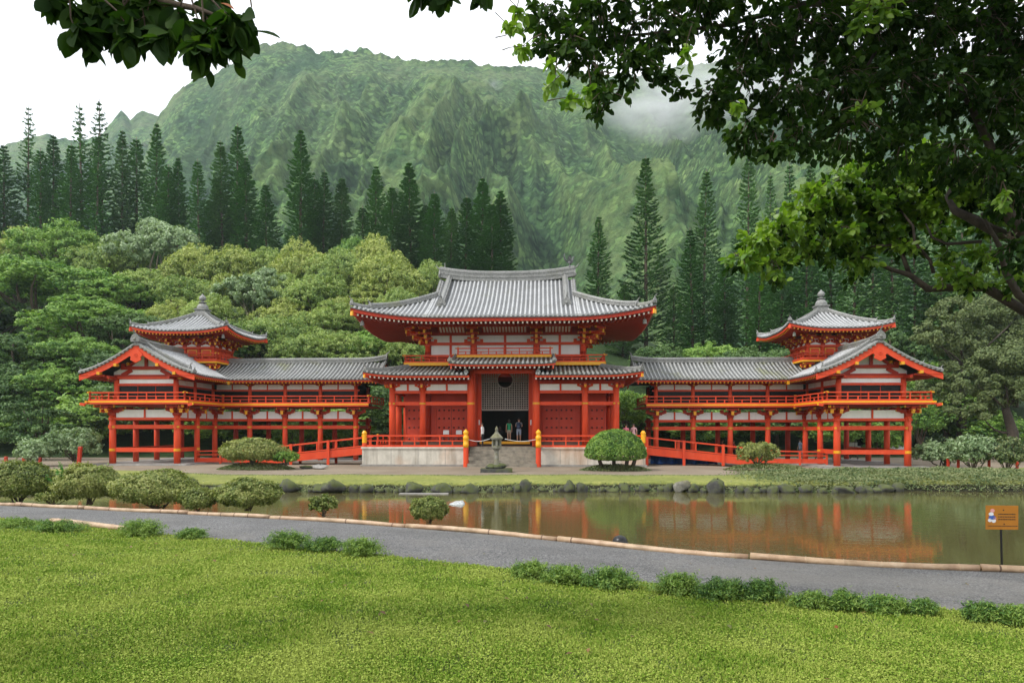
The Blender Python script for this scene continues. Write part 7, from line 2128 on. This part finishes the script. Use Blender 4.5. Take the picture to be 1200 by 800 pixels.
# the backpack
def backpack(host, k):
    L = host.location; t = thing('backpack', 'dark blue backpack worn by the person in blue shorts', 'backpack', tuple(L), host.rotation_euler.z)
    bm = MB(); bm.lathe([(.10, 1.02), (.155, 1.06), (.165, 1.25), (.15, 1.42), (.08, 1.5)], (0, -.17, 0), 12, 0, .62); bm.build('bag', fabric('navy_cloth', (.03, .05, .10)), t, True)
    bm = MB(); bm.lathe([(.07, 1.08), (.10, 1.11), (.10, 1.22), (.06, 1.26)], (0, -.265, 0), 10, 0, .4); bm.build('pocket', fabric('blue_grey_cloth', (.08, .12, .2)), t, True)
    for s_ in (-1, 1):
        bm = MB(); bm.tube([(s_ * .10, -.12, 1.46), (s_ * .12, .02, 1.52), (s_ * .12, .14, 1.40), (s_ * .13, .10, 1.15), (s_ * .12, -.1, 1.08)], .018, 6); bm.build('strap', DRK, t, True)
backpack(pp, 1.0)
# rope across the stair head
rp = MB()
for a, b in ((-2.6, -.9), (.2, 2.6)): rp.tube([(a + (b - a) * q, 0, 2.02 - .5 * math.sin(math.pi * q) * .35) for q in np.linspace(0, 1, 9)], .02, 6)
o = rp.build('barrier_rope', M['chairw'], None, True); o.location = TW(0, -1.72, 0); o.rotation_euler = (0, 0, TH); tag(o, 'pale rope slung between the gold-capped stair posts', 'rope')
# a fallen leaf on the lawn
P = np.array([[0., 0, 0]]); V, F = true_leaves(P, np.array([[1., .3, .1]]), .07, np.random.default_rng(2)); o = np_mesh('fallen_leaf', V, F, M['L_rust']); o.location = (at(966, 742, 6.5)[0], 6.3, float(lawn_z(np.array([2.9]), np.array([6.3]))[0]) + .045); tag(o, 'single orange fallen leaf on the lawn', 'leaf')

r = np.random.default_rng(61); n = 520
x = r.uniform(-9, 8, n); ok = r.uniform(size=n) < .55
y = np.where(ok, near_edge(x) + (far_edge(x) - near_edge(x)) * np.where(r.uniform(size=n) < .5, r.uniform(.02, .98, n), r.choice([.04, .95], n) + r.normal(size=n) * .03), near_edge(x) - r.uniform(.1, 4.5, n))
q = (y - near_edge(x)) / (far_edge(x) - near_edge(x))
z = np.where(ok, .75 - .25 * np.clip(q, 0, 1) + .028, lawn_z(x, y) + .045)
V, F = leaf_cloud(np.stack([x, y, z], 1), np.tile([0., 0, 1.], (n, 1)), np.where(ok, .022, .026) * r.choice([.5, .8, 1.2], n), r, .5, .35, .2)
M['litter'] = leaf_mat('dry_leaf_litter', [(.03, .02, .01), (.09, .05, .02), (.17, .10, .03), (.10, .11, .03)], 0)
o = np_mesh('leaf_litter', V, F, M['litter']); o['kind'] = 'stuff'
